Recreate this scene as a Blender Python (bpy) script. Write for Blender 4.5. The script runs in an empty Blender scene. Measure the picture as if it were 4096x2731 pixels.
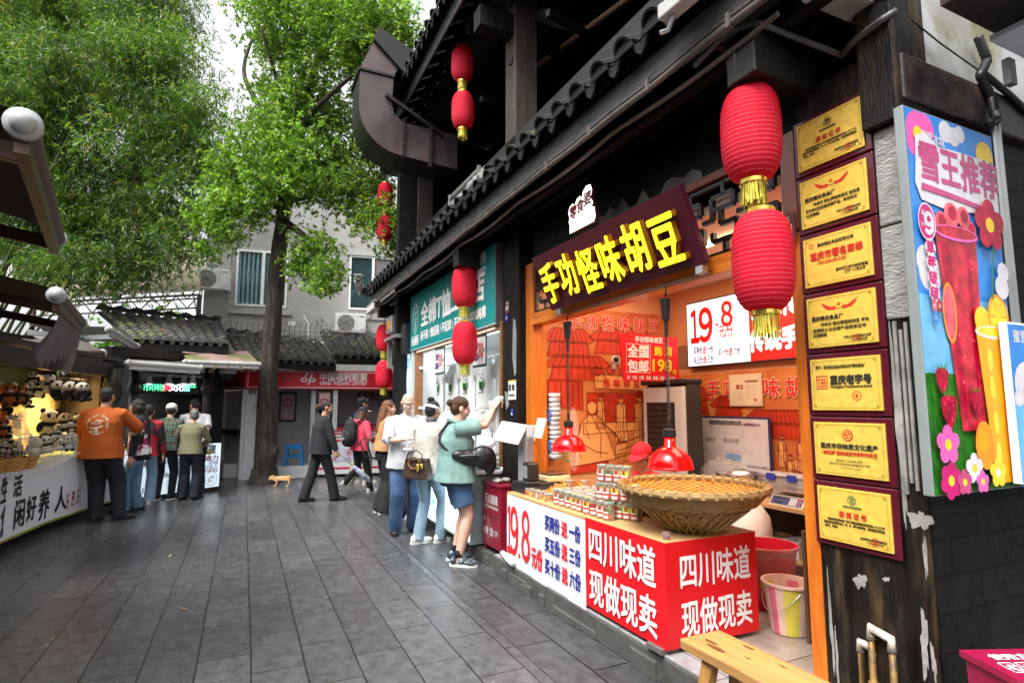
import bpy, math, random
import numpy as np
from mathutils import Vector, Matrix, Euler
from mathutils.bvhtree import BVHTree
R = math.radians
rnd = random.Random(7)
scene = bpy.context.scene
COL = scene.collection
# ---------------------------------------------------------------- camera
CAM_H = 1.6
PITCH = math.atan(255 / 2275.6)
cam = bpy.data.cameras.new('camera')
cam.lens = 20.0
cam.sensor_width = 36.0
cam.clip_start = 0.05
cam.clip_end = 600
camo = bpy.data.objects.new('camera', cam)
COL.objects.link(camo)
camo.location = (0, 0, CAM_H)
camo.rotation_euler = (R(90) + PITCH, 0, 0)
scene.camera = camo
# ---------------------------------------------------------------- overcast daylight
SUN_EL, SUN_AZ = 58, 215
wd = bpy.data.worlds.new('World')
scene.world = wd
wd.use_nodes = True
nt = wd.node_tree
bg = nt.nodes['Background']
sky = nt.nodes.new('ShaderNodeTexSky')
sky.sky_type = 'NISHITA'
sky.sun_disc = False
sky.sun_elevation = R(SUN_EL)
sky.sun_rotation = R(SUN_AZ)
sky.air_density = 1.0
sky.dust_density = 6.0
sky.ozone_density = 1.0
hs = nt.nodes.new('ShaderNodeHueSaturation')
hs.inputs['Saturation'].default_value = 0.12
nt.links.new(sky.outputs[0], hs.inputs['Color'])
nt.links.new(hs.outputs[0], bg.inputs[0])
bg.inputs[1].default_value = 0.15
sl = bpy.data.lights.new('sun', 'SUN')
sl.energy = 1.2
sl.angle = R(25)
sl.color = (1, .96, .9)
so = bpy.data.objects.new('sun', sl)
COL.objects.link(so)
sd = Vector((math.sin(R(SUN_AZ)) * math.cos(R(SUN_EL)), math.cos(R(SUN_AZ)) * math.cos(R(SUN_EL)), math.sin(R(SUN_EL))))
so.rotation_euler = sd.to_track_quat('Z', 'Y').to_euler()
so.location = sd * 40
scene.view_settings.view_transform = 'Standard'
scene.view_settings.look = 'None'
scene.view_settings.exposure = 1.45
scene.view_settings.gamma = 1.0
scene.view_settings.use_curve_mapping = False
scene.cycles.max_bounces = 8
scene.cycles.transparent_max_bounces = 12
scene.cycles.sample_clamp_indirect = 8
scene.cycles.use_denoising = True
# ---------------------------------------------------------------- measured points of the place
FOC = 2275.6
_c, _s = math.cos(PITCH), math.sin(PITCH)
ANG = R(25.1)
U = Vector((-math.sin(ANG), math.cos(ANG), 0))
V = Vector((math.cos(ANG), math.sin(ANG), 0))
FROT = -R(64.9)
def ray(x, y):
 x = (x - 2048) / FOC; y = (1365.5 - y) / FOC
 return Vector((x, _c - _s * y, _s + _c * y))
def on_ground(x, y, z=0):
 r = ray(x, y); t = (z - CAM_H) / r.z
 return Vector((r.x * t, r.y * t, z))
def at_depth(x, y, d):
 r = ray(x, y)
 return Vector((r.x * d, r.y * d, CAM_H + r.z * d))
def W(a, b, z=0):
 return U * a + V * b + Vector((0, 0, z))
def on_front(x, y, b):
 r = ray(x, y); t = b / r.dot(V)
 return r.dot(U) * t, CAM_H + r.z * t
def on_side(x, y, a):
 r = ray(x, y); t = a / r.dot(U)
 return r.dot(V) * t, CAM_H + r.z * t
# ---------------------------------------------------------------- helpers
MATS = {}
def nodes_of(m):
 return m.node_tree.nodes, m.node_tree.links
def mat(name, col, rough=.6, metal=0, var=.12, vs=6, bump=0, bs=60, emit=0, ecol=None, coat=0, spec=.5, trans=0, alpha=1, col2=None, c2s=3, c2lo=.5, c2hi=.62, stretch=None, transl=0, rvar=0, sub=0, ior=1.45):
 """Principled material with noise-varied colour, optional second colour in patches, bump."""
 if name in MATS: return MATS[name]
 m = bpy.data.materials.new(name); m.use_nodes = True
 N, L = nodes_of(m); p = N['Principled BSDF']
 tc = N.new('ShaderNodeTexCoord'); src = tc.outputs['Object']
 if stretch:
  mp = N.new('ShaderNodeMapping'); mp.inputs['Scale'].default_value = stretch
  L.new(src, mp.inputs[0]); src = mp.outputs[0]
 n1 = N.new('ShaderNodeTexNoise'); n1.inputs['Scale'].default_value = vs; n1.inputs['Detail'].default_value = 5
 L.new(src, n1.inputs['Vector'])
 mr = N.new('ShaderNodeMapRange'); mr.inputs[1].default_value = .3; mr.inputs[2].default_value = .7
 mr.inputs[3].default_value = 1 - var; mr.inputs[4].default_value = 1 + var
 L.new(n1.outputs[0], mr.inputs[0])
 base = N.new('ShaderNodeMix'); base.data_type = 'RGBA'
 base.inputs[6].default_value = (*col, 1); base.inputs[7].default_value = (*(col2 or col), 1); base.inputs[0].default_value = 0
 if col2:
  n2 = N.new('ShaderNodeTexNoise'); n2.inputs['Scale'].default_value = c2s; n2.inputs['Detail'].default_value = 7; n2.inputs['Roughness'].default_value = .62
  L.new(src, n2.inputs['Vector'])
  m2 = N.new('ShaderNodeMapRange'); m2.inputs[1].default_value = c2lo; m2.inputs[2].default_value = c2hi
  L.new(n2.outputs[0], m2.inputs[0]); L.new(m2.outputs[0], base.inputs[0])
 mul = N.new('ShaderNodeVectorMath'); mul.operation = 'SCALE'
 L.new(base.outputs[2], mul.inputs[0]); L.new(mr.outputs[0], mul.inputs['Scale'])
 L.new(mul.outputs[0], p.inputs['Base Color'])
 p.inputs['Roughness'].default_value = rough; p.inputs['Metallic'].default_value = metal
 p.inputs['Coat Weight'].default_value = coat; p.inputs['Specular IOR Level'].default_value = spec
 p.inputs['Transmission Weight'].default_value = trans; p.inputs['Alpha'].default_value = alpha
 p.inputs['IOR'].default_value = ior
 if sub:
  p.inputs['Subsurface Weight'].default_value = sub; p.inputs['Subsurface Radius'].default_value = (.01, .004, .002)
 if rvar:
  r2 = N.new('ShaderNodeMapRange'); r2.inputs[1].default_value = .35; r2.inputs[2].default_value = .65
  r2.inputs[3].default_value = max(.03, rough - rvar); r2.inputs[4].default_value = min(1, rough + rvar)
  L.new(n1.outputs[0], r2.inputs[0]); L.new(r2.outputs[0], p.inputs['Roughness'])
 if bump:
  nb = N.new('ShaderNodeTexNoise'); nb.inputs['Scale'].default_value = bs; nb.inputs['Detail'].default_value = 4
  L.new(src, nb.inputs['Vector'])
  b = N.new('ShaderNodeBump'); b.inputs['Strength'].default_value = min(1, bump); b.inputs['Distance'].default_value = .01
  L.new(nb.outputs[0], b.inputs['Height']); L.new(b.outputs[0], p.inputs['Normal'])
 if emit:
  p.inputs['Emission Color'].default_value = (*(ecol or col), 1); p.inputs['Emission Strength'].default_value = emit
 if transl:
  out = N['Material Output']; tl = N.new('ShaderNodeBsdfTranslucent'); mx = N.new('ShaderNodeMixShader')
  mx.inputs[0].default_value = transl; L.new(mul.outputs[0], tl.inputs[0])
  L.new(p.outputs[0], mx.inputs[1]); L.new(tl.outputs[0], mx.inputs[2]); L.new(mx.outputs[0], out.inputs[0])
 MATS[name] = m
 return m
class MB:
 """Collects geometry and links it as one mesh object."""
 def __init__(s): s.v = []; s.f = []; s.m = []
 def add(s, V, F, m=0):
  k = len(s.v); s.v += [tuple(p) for p in V]; s.f += [tuple(i + k for i in q) for q in F]; s.m += [m] * len(F); return s
 def box(s, x0, x1, y0, y1, z0, z1, m=0):
  V = [(x, y, z) for z in (z0, z1) for y in (y0, y1) for x in (x0, x1)]
  return s.add(V, [(0, 2, 3, 1), (4, 5, 7, 6), (0, 1, 5, 4), (2, 6, 7, 3), (0, 4, 6, 2), (1, 3, 7, 5)], m)
 def hexa(s, P, m=0):
  return s.add(P, [(3, 2, 1, 0), (4, 5, 6, 7), (0, 1, 5, 4), (1, 2, 6, 5), (2, 3, 7, 6), (3, 0, 4, 7)], m)
 def bar(s, p, q, w, h, m=0, up=(0, 0, 1)):
  p = Vector(p); q = Vector(q); d = (q - p).normalized(); up = Vector(up)
  if abs(d.dot(up)) > .98: up = Vector((0, 1, 0))
  r = d.cross(up).normalized() * w / 2; t = r.cross(d).normalized() * h / 2
  return s.hexa([p - r - t, q - r - t, q + r - t, p + r - t, p - r + t, q - r + t, q + r + t, p + r + t], m)
 def tube(s, pts, r, n=8, m=0, flat=None):
  pts = [Vector(p) for p in pts]; k = len(pts)
  rr = r if isinstance(r, (list, tuple)) else [r] * k
  T = [(pts[min(i + 1, k - 1)] - pts[max(i - 1, 0)]).normalized() for i in range(k)]
  a = Vector((0, 0, 1)) if abs(T[0].z) < .9 else Vector((1, 0, 0))
  x = T[0].cross(a).normalized(); V = []; F = []
  for i in range(k):
   x = (x - T[i] * x.dot(T[i])).normalized(); y = T[i].cross(x)
   for j in range(n):
    t = 2 * math.pi * j / n
    V.append(pts[i] + (x * math.cos(t) + y * math.sin(t)) * rr[i])
  for i in range(k - 1):
   for j in range(n):
    F.append((i * n + j, i * n + (j + 1) % n, (i + 1) * n + (j + 1) % n, (i + 1) * n + j))
  F.append(tuple(range(n - 1, -1, -1))); F.append(tuple((k - 1) * n + j for j in range(n)))
  return s.add(V, F, m)
 def lathe(s, prof, n=24, c=(0, 0, 0), m=0, close=True, sx=1, sy=1):
  V = []; F = []; k = len(prof)
  for r, z in prof:
   for j in range(n):
    t = 2 * math.pi * j / n
    V.append((c[0] + r * math.cos(t) * sx, c[1] + r * math.sin(t) * sy, c[2] + z))
  for i in range(k - 1):
   for j in range(n):
    F.append((i * n + j, i * n + (j + 1) % n, (i + 1) * n + (j + 1) % n, (i + 1) * n + j))
  if close:
   F.append(tuple(range(n - 1, -1, -1))); F.append(tuple((k - 1) * n + j for j in range(n)))
  return s.add(V, F, m)
 def ell(s, c, r, rot=None, nu=14, nv=9, m=0):
  c = Vector(c); V = []; F = []
  if not isinstance(r, (tuple, list)): r = (r, r, r)
  for i in range(1, nv):
   p = math.pi * i / nv
   for j in range(nu):
    t = 2 * math.pi * j / nu
    V.append(Vector((r[0] * math.sin(p) * math.cos(t), r[1] * math.sin(p) * math.sin(t), r[2] * math.cos(p))))
  V.append(Vector((0, 0, r[2]))); V.append(Vector((0, 0, -r[2])))
  if rot is not None: V = [rot @ q for q in V]
  a, b = len(V) - 2, len(V) - 1
  for i in range(nv - 2):
   for j in range(nu):
    F.append((i * nu + j, (i + 1) * nu + j, (i + 1) * nu + (j + 1) % nu, i * nu + (j + 1) % nu))
  for j in range(nu):
   F.append((a, j, (j + 1) % nu)); q = (nv - 2) * nu
   F.append((b, q + (j + 1) % nu, q + j))
  return s.add([c + q for q in V], F, m)
 def prism(s, poly, o, r, up, d, m=0, m2=None):
  o = Vector(o); r = Vector(r); up = Vector(up); n = r.cross(up).normalized() * d; k = len(poly)
  A = [o + r * x + up * y for x, y in poly]; B = [p + n for p in A]
  s.add(A + B, [tuple(range(k, 2 * k))], m)
  s.add(A + B, [tuple(range(k - 1, -1, -1))] + [(i, (i + 1) % k, k + (i + 1) % k, k + i) for i in range(k)], m if m2 is None else m2)
  return s
 def sheet(s, P, m=0): return s.add(P, [tuple(range(len(P)))], m)
 def text(s, t, o, r, up, size, m=0, bold=0, align='c', lift=.002, ext=0, sx=1, m2=None, shear=0, fit=None, bs=.00025):
  """lettering lying on the plane through o spanned by r and up"""
  o = Vector(o); r = Vector(r).normalized(); up = Vector(up).normalized(); n = r.cross(up)
  Vg, Fg, w, h0, h1 = glyphs(t)
  if fit: sx = fit / (w * size)
  ox = {'c': -w / 2, 'l': 0, 'r': -w}[align]; oy = -(h0 + h1) / 2
  offs = [(0, 0)] if not bold else [(0, 0)] + [(bold * math.cos(a), bold * math.sin(a)) for a in [k * math.pi / 4 for k in range(8)]]
  for i, (dx, dy) in enumerate(offs):
   e = lift + i * bs
   P = [o + r * ((x + ox + dx / 1 + shear * (y + oy)) * size * sx) + up * ((y + oy + dy) * size) + n * e for x, y in Vg]
   if ext:
    Q = [p + n * (ext + i * .0004) for p in P]; k = len(P)
    s.add(Q, Fg, m)
    ed = {}
    for f in Fg:
     for a, b in zip(f, f[1:] + f[:1]): ed[(a, b)] = ed.get((a, b), 0) + 1
    s.add(P + Q, [(a, b, b + k, a + k) for (a, b) in ed if (b, a) not in ed], m if m2 is None else m2)
   else: s.add(P, Fg, m)
  return s
 def build(s, name, mats, parent=None, smooth=False, bev=0, loc=None):
  me = bpy.data.meshes.new(name); me.from_pydata(s.v, [], s.f)
  for m in (mats if isinstance(mats, (list, tuple)) else [mats]): me.materials.append(m)
  me.polygons.foreach_set('material_index', s.m)
  if smooth: me.polygons.foreach_set('use_smooth', [True] * len(s.f))
  me.update()
  return link(name, me, parent, bev, loc)
def link(name, me, parent=None, bev=0, loc=None):
 o = bpy.data.objects.new(name, me); COL.objects.link(o)
 if parent is not None: o.parent = parent
 if loc is not None: o.location = loc
 if bev:
  b = o.modifiers.new('edge', 'BEVEL'); b.width = bev; b.segments = 2; b.limit_method = 'ANGLE'
 return o
_G = {}
def glyphs(t):
 if t not in _G:
  c = bpy.data.curves.new('lettering', 'FONT'); c.body = t; c.size = 1; c.resolution_u = 3; c.fill_mode = 'FRONT'
  o = bpy.data.objects.new('lettering', c); COL.objects.link(o)
  dg = bpy.context.evaluated_depsgraph_get()
  me = bpy.data.meshes.new_from_object(o.evaluated_get(dg), depsgraph=dg)
  Vg = [(q.co.x, q.co.y) for q in me.vertices]; Fg = [tuple(p.vertices) for p in me.polygons]
  if me.polygons and sum(p.normal.z for p in me.polygons) < 0: Fg = [f[::-1] for f in Fg]
  bpy.data.objects.remove(o); bpy.data.curves.remove(c); bpy.data.meshes.remove(me)
  x0 = min(p[0] for p in Vg); x1 = max(p[0] for p in Vg)
  _G[t] = ([(x - x0, y) for x, y in Vg], Fg, x1 - x0, min(p[1] for p in Vg), max(p[1] for p in Vg))
 return _G[t]
def tag(o, label=None, cat=None, group=None, kind=None):
 if label: o['label'] = label
 if cat: o['category'] = cat
 if group: o['group'] = group
 if kind: o['kind'] = kind
 return o
def thing(name, label, cat, loc=(0, 0, 0), rotz=0, group=None):
 o = bpy.data.objects.new(name, None); o.empty_display_size = .2; COL.objects.link(o)
 o.location = loc; o.rotation_euler = (0, 0, rotz)
 return tag(o, label, cat, group)
def dup(root, loc, rot=None, label=None, group=None, scale=None):
 r = root.copy(); COL.objects.link(r); r.location = loc
 if rot is not None: r.rotation_euler = rot if isinstance(rot, (tuple, list)) else (0, 0, rot)
 if scale: r.scale = (scale,) * 3
 if label: r['label'] = label
 if group: r['group'] = group
 for ch in list(root.children):
  c = ch.copy(); COL.objects.link(c); c.parent = r
  for g in ch.children:
   d = g.copy(); COL.objects.link(d); d.parent = c
 return r
X, Y, Z = Vector((1, 0, 0)), Vector((0, 1, 0)), Vector((0, 0, 1))
def area_light(name, parent, loc, sx, sy, energy, col, rot=(0, 0, 0)):
 l = bpy.data.lights.new(name, 'AREA'); l.shape = 'RECTANGLE'; l.size = sx; l.size_y = sy; l.energy = energy; l.color = col
 o = bpy.data.objects.new(name, l); COL.objects.link(o); o.parent = parent; o.location = loc; o.rotation_euler = rot
 return o
def circ(cx, cy, r, n=24, ry=None, a0=0, a1=2 * math.pi):
 e = 0 if abs(a1 - a0 - 2 * math.pi) < 1e-6 else 1
 return [(cx + r * math.cos(a0 + (a1 - a0) * i / (n - e)), cy + (ry or r) * math.sin(a0 + (a1 - a0) * i / (n - e))) for i in range(n)]
WHITE = mat('white_paint', (.78, .78, .77), .5, var=.05)
BLACKP = mat('black_plastic', (.015, .015, .016), .4, var=.1)
GREYM = mat('grey_metal', (.45, .46, .47), .35, .8, var=.1)
STEEL = mat('steel', (.6, .6, .6), .22, 1, var=.06)
GOLD = mat('gold_foil', (.85, .6, .12), .28, .9, var=.2, vs=40)
REDP = mat('red_print', (.72, .012, .02), .45, var=.05)
REDT = mat('red_lettering', (.75, .01, .02), .5, var=.03)
BLUET = mat('blue_lettering', (.02, .03, .28), .5, var=.03)
WHITET = mat('white_lettering', (.8, .8, .8), .5, var=.03)
BLACKT = mat('black_lettering', (.01, .01, .012), .55, var=.03)
GREENP = mat('green_print', (.02, .25, .08), .5, var=.1)
YELP = mat('yellow_print', (.85, .65, .02), .5, var=.05)
TEAL = mat('teal_print', (.0, .22, .22), .4, var=.04)
BLKW = mat('black_timber', (.006, .0055, .0055), .5, spec=.25, var=.5, vs=4, bump=.5, bs=25, stretch=(6, 6, .6), rvar=.15)
GLASS = mat('clear_glass', (.9, .95, .95), .03, trans=1, var=0, ior=1.1)
# ================================================================ ground
def brick_mat(name, c1, c2, mortar, bw, bh, ms, rough, scale=1, shift=(0, 0, 0), offset=.5, wet=0, bump=.4, grit=.5, wash=None, rotz=0, swap=None):
 m = bpy.data.materials.new(name); m.use_nodes = True; N, L = nodes_of(m); p = N['Principled BSDF']
 tc = N.new('ShaderNodeTexCoord'); mp = N.new('ShaderNodeMapping'); mp.inputs['Location'].default_value = shift
 src = tc.outputs['Object']
 if swap:
  sx = N.new('ShaderNodeSeparateXYZ'); cx = N.new('ShaderNodeCombineXYZ'); L.new(src, sx.inputs[0])
  L.new(sx.outputs[swap[0]], cx.inputs[0]); L.new(sx.outputs[swap[1]], cx.inputs[1]); src = cx.outputs[0]
 p.inputs['Specular IOR Level'].default_value = .5 if wet or rough < .4 else .2
 nw = N.new('ShaderNodeTexNoise'); nw.inputs['Scale'].default_value = 3; L.new(tc.outputs['Object'], nw.inputs['Vector'])
 wv = N.new('ShaderNodeVectorMath'); wv.operation = 'MULTIPLY_ADD'; wv.inputs[1].default_value = (.012, .012, 0)
 L.new(nw.outputs['Color'], wv.inputs[0]); L.new(src, wv.inputs[2])
 L.new(wv.outputs[0], mp.inputs[0])
 b = N.new('ShaderNodeTexBrick'); b.offset = offset; b.inputs['Scale'].default_value = scale
 b.inputs['Brick Width'].default_value = bw; b.inputs['Row Height'].default_value = bh; b.inputs['Mortar Size'].default_value = ms
 b.inputs['Mortar Smooth'].default_value = .25; b.inputs['Bias'].default_value = 0
 b.inputs['Color1'].default_value = (*c1, 1); b.inputs['Color2'].default_value = (*c2, 1); b.inputs['Mortar'].default_value = (*mortar, 1)
 L.new(mp.outputs[0], b.inputs['Vector'])
 n1 = N.new('ShaderNodeTexNoise'); n1.inputs['Scale'].default_value = 9; n1.inputs['Detail'].default_value = 9; n1.inputs['Roughness'].default_value = .68
 mp2 = N.new('ShaderNodeMapping'); mp2.inputs['Scale'].default_value = (1, 1.15, 1); L.new(tc.outputs['Object'], mp2.inputs[0]); L.new(mp2.outputs[0], n1.inputs['Vector'])
 mr = N.new('ShaderNodeMapRange'); mr.inputs[1].default_value = .35; mr.inputs[2].default_value = .68; mr.inputs[3].default_value = 1 - grit; mr.inputs[4].default_value = 1 + grit
 L.new(n1.outputs[0], mr.inputs[0])
 mul = N.new('ShaderNodeVectorMath'); mul.operation = 'SCALE'; L.new(b.outputs[0], mul.inputs[0]); L.new(mr.outputs[0], mul.inputs['Scale'])
 col = mul.outputs[0]
 n2 = N.new('ShaderNodeTexNoise'); n2.inputs['Scale'].default_value = .7 if wet else 1.3; n2.inputs['Detail'].default_value = 6; n2.inputs['Roughness'].default_value = .6
 L.new(tc.outputs['Object'], n2.inputs['Vector'])
 if wash:
  mw = N.new('ShaderNodeMapRange'); mw.inputs[1].default_value = .5; mw.inputs[2].default_value = .72; L.new(n2.outputs[0], mw.inputs[0])
  mx = N.new('ShaderNodeMix'); mx.data_type = 'RGBA'; L.new(mw.outputs[0], mx.inputs[0]); L.new(col, mx.inputs[6]); mx.inputs[7].default_value = (*wash, 1); col = mx.outputs[2]
 L.new(col, p.inputs['Base Color'])
 ad = N.new('ShaderNodeMath'); ad.operation = 'MULTIPLY_ADD'; ad.inputs[1].default_value = -1.0 * wet; ad.inputs[2].default_value = rough + .5 * wet
 L.new(n2.outputs[0], ad.inputs[0])
 a2 = N.new('ShaderNodeMath'); a2.operation = 'MULTIPLY_ADD'; a2.inputs[1].default_value = .45 * grit; L.new(n1.outputs[0], a2.inputs[0]); L.new(ad.outputs[0], a2.inputs[2])
 a3 = N.new('ShaderNodeMath'); a3.operation = 'SUBTRACT'; a3.inputs[1].default_value = .22 * grit; a3.use_clamp = True; L.new(a2.outputs[0], a3.inputs[0])
 L.new(a3.outputs[0], p.inputs['Roughness'])
 h = N.new('ShaderNodeMath'); h.operation = 'MULTIPLY_ADD'; h.inputs[1].default_value = -1.4; L.new(b.outputs['Fac'], h.inputs[0]); L.new(n1.outputs[0], h.inputs[2])
 bp = N.new('ShaderNodeBump'); bp.inputs['Strength'].default_value = bump; bp.inputs['Distance'].default_value = .012
 L.new(h.outputs[0], bp.inputs['Height']); L.new(bp.outputs[0], p.inputs['Normal'])
 return m
GROT = R(115.1)
PAVE = brick_mat('slate_paving', (.094, .097, .101), (.062, .067, .075), (.014, .014, .014), .62, .305, .0055, .25, shift=(-.22, .72, 0), wet=.62, bump=.5, grit=.34)
PAVE2 = brick_mat('slate_border', (.064, .066, .069), (.044, .047, .052), (.008, .008, .008), 1.0, .53, .008, .36, shift=(-.1, -.0, 0), wet=.5, bump=.45, grit=.45)
g = MB(); g.sheet([(-40, 40, 0), (-40, -2.9, 0), (60, -2.9, 0), (60, 40, 0)][::1])
g.sheet([(-40, -2.9, 0), (-40, -30, 0), (60, -30, 0), (60, -2.9, 0)])
go = g.build('ground', PAVE); go.rotation_euler = (0, 0, GROT); tag(go, kind='structure')
g = MB(); g.sheet([(-12, .265, 0), (-12, -.265, 0), (12, -.265, 0), (12, .265, 0)])
go = g.build('paving_border', PAVE2); go.rotation_euler = (0, 0, GROT); go.location = W(0, 1.983, .004); tag(go, kind='structure')
FACE = thing
CONC = mat('old_concrete', (.075, .074, .07), .75, var=.5, vs=5, bump=.8, bs=18, col2=(.05, .05, .048), c2s=5)
STEP = brick_mat('grey_floor_tile', (.30, .30, .30), (.26, .27, .28), (.08, .08, .08), .8, .8, .005, .3, grit=.2, bump=.15, offset=0)
INFL = brick_mat('shop_floor_tile', (.28, .235, .20), (.23, .20, .175), (.05, .04, .04), .8, .8, .005, .35, grit=.25, bump=.15, offset=0)
k = MB(); k.box(-5.25, .6, 2.262, 12, 0, .15); k.box(-9.9, -5.25, 2.30, 12, 0, .13)
for i in range(26):
 a = rnd.uniform(1, 9.5); d = rnd.uniform(.01, .03); k.box(-a, -a + rnd.uniform(.08, .4), 2.262 - d if a < 5.2 else 2.3 - d, 2.4, 0, rnd.uniform(.05, .12))
ko = k.build('kerb', CONC, bev=.008); ko.rotation_euler = (0, 0, FROT); tag(ko, kind='structure')
k = MB(); k.box(-5.24, .6, 2.268, 2.72, .152, .17); ko = k.build('step_paving', STEP, bev=.004); ko.rotation_euler = (0, 0, FROT); tag(ko, kind='structure')
k = MB(); k.box(-5.1, -1.3, 2.723, 4.4, .152, .168); ko = k.build('floor', INFL); ko.rotation_euler = (0, 0, FROT); tag(ko, kind='structure')
# ================================================================ tiled roofs
TILE = mat('clay_roof_tile', (.05, .051, .05), .8, var=.45, vs=9, bump=.6, bs=40, col2=(.10, .115, .03), c2s=2.2, c2lo=.52, c2hi=.64)
TILED = mat('dark_roof_tile', (.014, .014, .0145), .75, spec=.25, var=.5, vs=9, bump=.6, bs=40, col2=(.09, .12, .03), c2s=3.5, c2lo=.62, c2hi=.7)
def roof(mb, E0, E1, R0, R1, ncol, nrow, rad, drip=True, seed=1, sag=0):
 q = random.Random(seed); E0, E1, R0, R1 = map(Vector, (E0, E1, R0, R1))
 def P(s, t):
  p = E0.lerp(E1, s).lerp(R0.lerp(R1, s), t); p.z -= sag * math.sin(math.pi * t) ; return p
 ac = (E1 - E0).normalized()
 n = ac.cross((R0 + R1) / 2 - (E0 + E1) / 2).normalized()
 if n.z < 0: n = -n
 mb.sheet([P(0, 0), P(1, 0), P(1, 1), P(0, 1)]); mb.sheet([P(0, 0) - n * .05, P(0, 1) - n * .05, P(1, 1) - n * .05, P(1, 0) - n * .05])
 K = 6
 def shell(p0, p1, r, lo, hi, inv, base0, base1, th):
  V = []; F = []
  for (p, hgt) in ((p0, base0), (p1, base1)):
   for rr in (r, r - th):
    for i in range(K + 1):
     t = lo + (hi - lo) * i / K
     V.append(p + ac * (math.cos(t) * rr) + n * (hgt + (math.sin(t) * rr - r * .25 if not inv else r * .95 - math.sin(t) * rr)))
  k = K + 1
  for i in range(K):
   F.append((i, i + 1, 2 * k + i + 1, 2 * k + i)); F.append((i, i + 1, k + i + 1, k + i)); F.append((k + i, k + i + 1, 3 * k + i + 1, 3 * k + i))
  mb.add(V, F)
 dn = (P(.5, 0) - P(.5, 1)).normalized()
 for i in range(ncol):
  jit = q.uniform(-.012, .012)
  for j in range(nrow):
   t0 = j / nrow - .35 / nrow * (j > 0); t1 = (j + 1) / nrow
   jj = jit + q.uniform(-.008, .008); s = (i + .5) / ncol; s2 = (i + 1) / ncol
   shell(P(s, max(t0, 0)) + ac * jj - (dn * -.03 if j == 0 else Vector()), P(s, t1) + ac * jj, rad, .35, math.pi - .35, False, .035 + q.uniform(0, .012), .012, .016)
   if i < ncol - 1: shell(P(s2, max(t0, 0)) + ac * jj, P(s2, t1), rad * .95, .3, math.pi - .3, True, .0 + q.uniform(0, .01), -.012, .014)
  if drip:
   s = (i + .5) / ncol; p = P(s, 0) + dn * .035 + ac * jit
   mb.prism([(rad * 1.05 * math.cos(a), rad * 1.0 * math.sin(a) - rad * .3) for a in [math.pi * z / 8 for z in range(9)]], p + n * .035, ac, Z, .014)
   if i < ncol - 1:
    p = P((i + 1) / ncol, 0) + dn * .02
    mb.prism([(-rad * .9, .035), (-rad * .55, -.035), (0, -.075), (rad * .55, -.035), (rad * .9, .035), (0, -.0)], p, ac, Z, .014)
LITTER = mat('dry_leaves', (.32, .17, .08), .8, var=.5, vs=3)
def litter(E0, E1, R0, R1, count, seed):
 q = random.Random(seed); mb = MB(); E0, E1, R0, R1 = map(Vector, (E0, E1, R0, R1)); n = (E1 - E0).cross(R0 - E0).normalized()
 if n.z < 0: n = -n
 for _ in range(count):
  p = E0.lerp(E1, q.random()).lerp(R0.lerp(R1, q.random()), q.random() ** .8) + n * q.uniform(.05, .09); a = q.uniform(0, 6.28); d = Vector((math.cos(a), math.sin(a), q.uniform(-.3, .3))); e = d.cross(n).normalized() * q.uniform(.01, .018); d *= q.uniform(.03, .08)
  mb.sheet([p - d, p + e, p + d, p - e])
 return mb
# ================================================================ the timber building on the right
BRICKK = brick_mat('black_painted_brick', (.008, .008, .0085), (.005, .005, .0055), (.002, .002, .002), .42, .15, .008, .5, bump=.9, grit=.6, swap=(1, 2), wash=(.014, .014, .014))
BRICKF = brick_mat('black_painted_brick_front', (.007, .007, .0075), (.004, .004, .0045), (.002, .002, .002), .42, .15, .008, .5, bump=.8, grit=.6, swap=(0, 2), wash=(.011, .01, .0095))
PILM = mat('worn_black_lacquer', (.009, .007, .006), .5, spec=.25, var=.7, vs=3, bump=.6, bs=30, col2=(.075, .047, .022), c2s=2.4, c2lo=.5, c2hi=.75, stretch=(5, 5, .8), rvar=.2)
PEEL = mat('white_undercoat', (.30, .29, .275), .7, var=.4, vs=8, bump=.5, bs=40)
BROWNB = mat('worn_brown_beam', (.055, .032, .026), .45, var=.6, vs=5, bump=.4, bs=30, col2=(.016, .013, .015), c2s=4, c2lo=.4, c2hi=.6, rvar=.15)
CINFL = mat('rough_cement', (.30, .30, .29), .85, var=.3, vs=14, bump=1, bs=45, stretch=(1, 1, 2.5))
PLAST = mat('stained_plaster', (.40, .41, .42), .8, var=.15, vs=2, bump=.4, bs=9, col2=(.19, .17, .09), c2s=1.3, c2lo=.46, c2hi=.6)
FASC = mat('grey_painted_board', (.12, .124, .132), .32, var=.35, vs=4, bump=.5, bs=50, stretch=(.8, 6, 6), rvar=.12)
ORNG = mat('orange_varnished_wood', (.56, .14, .012), .35, var=.3, vs=4, bump=.25, bs=40, stretch=(8, 8, .8), coat=.3)
ORNH = mat('orange_varnished_rail', (.56, .15, .014), .35, var=.3, vs=4, bump=.25, bs=40, stretch=(.8, 8, 8), coat=.3)
LATT = mat('lattice_wood', (.014, .008, .006), .35, var=.3)
DPOST = mat('bleached_brown_post', (.05, .034, .029), .6, var=.4, vs=3, bump=.5, bs=30, stretch=(8, 8, .7))
bld = thing('timber_building', 'black timber two storey shop house with tiled eaves and orange shopfront', 'building', (0, 0, 0), FROT)
def part(name, mb, m, parent=bld, **k): return mb.build(name, m, parent, **k)
def FB(mb, a0, a1, b0, b1, z0, z1, m=0): return mb.box(-a1, -a0, b0, b1, z0, z1, m)
def q_(*bx):
 mb = MB()
 for b in bx: FB(mb, *b)
 return mb
part('pillar', q_((1.468, 1.975, 2.6, 2.9, 0, 3.25)), PILM, bev=.006)
pl = MB()
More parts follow.
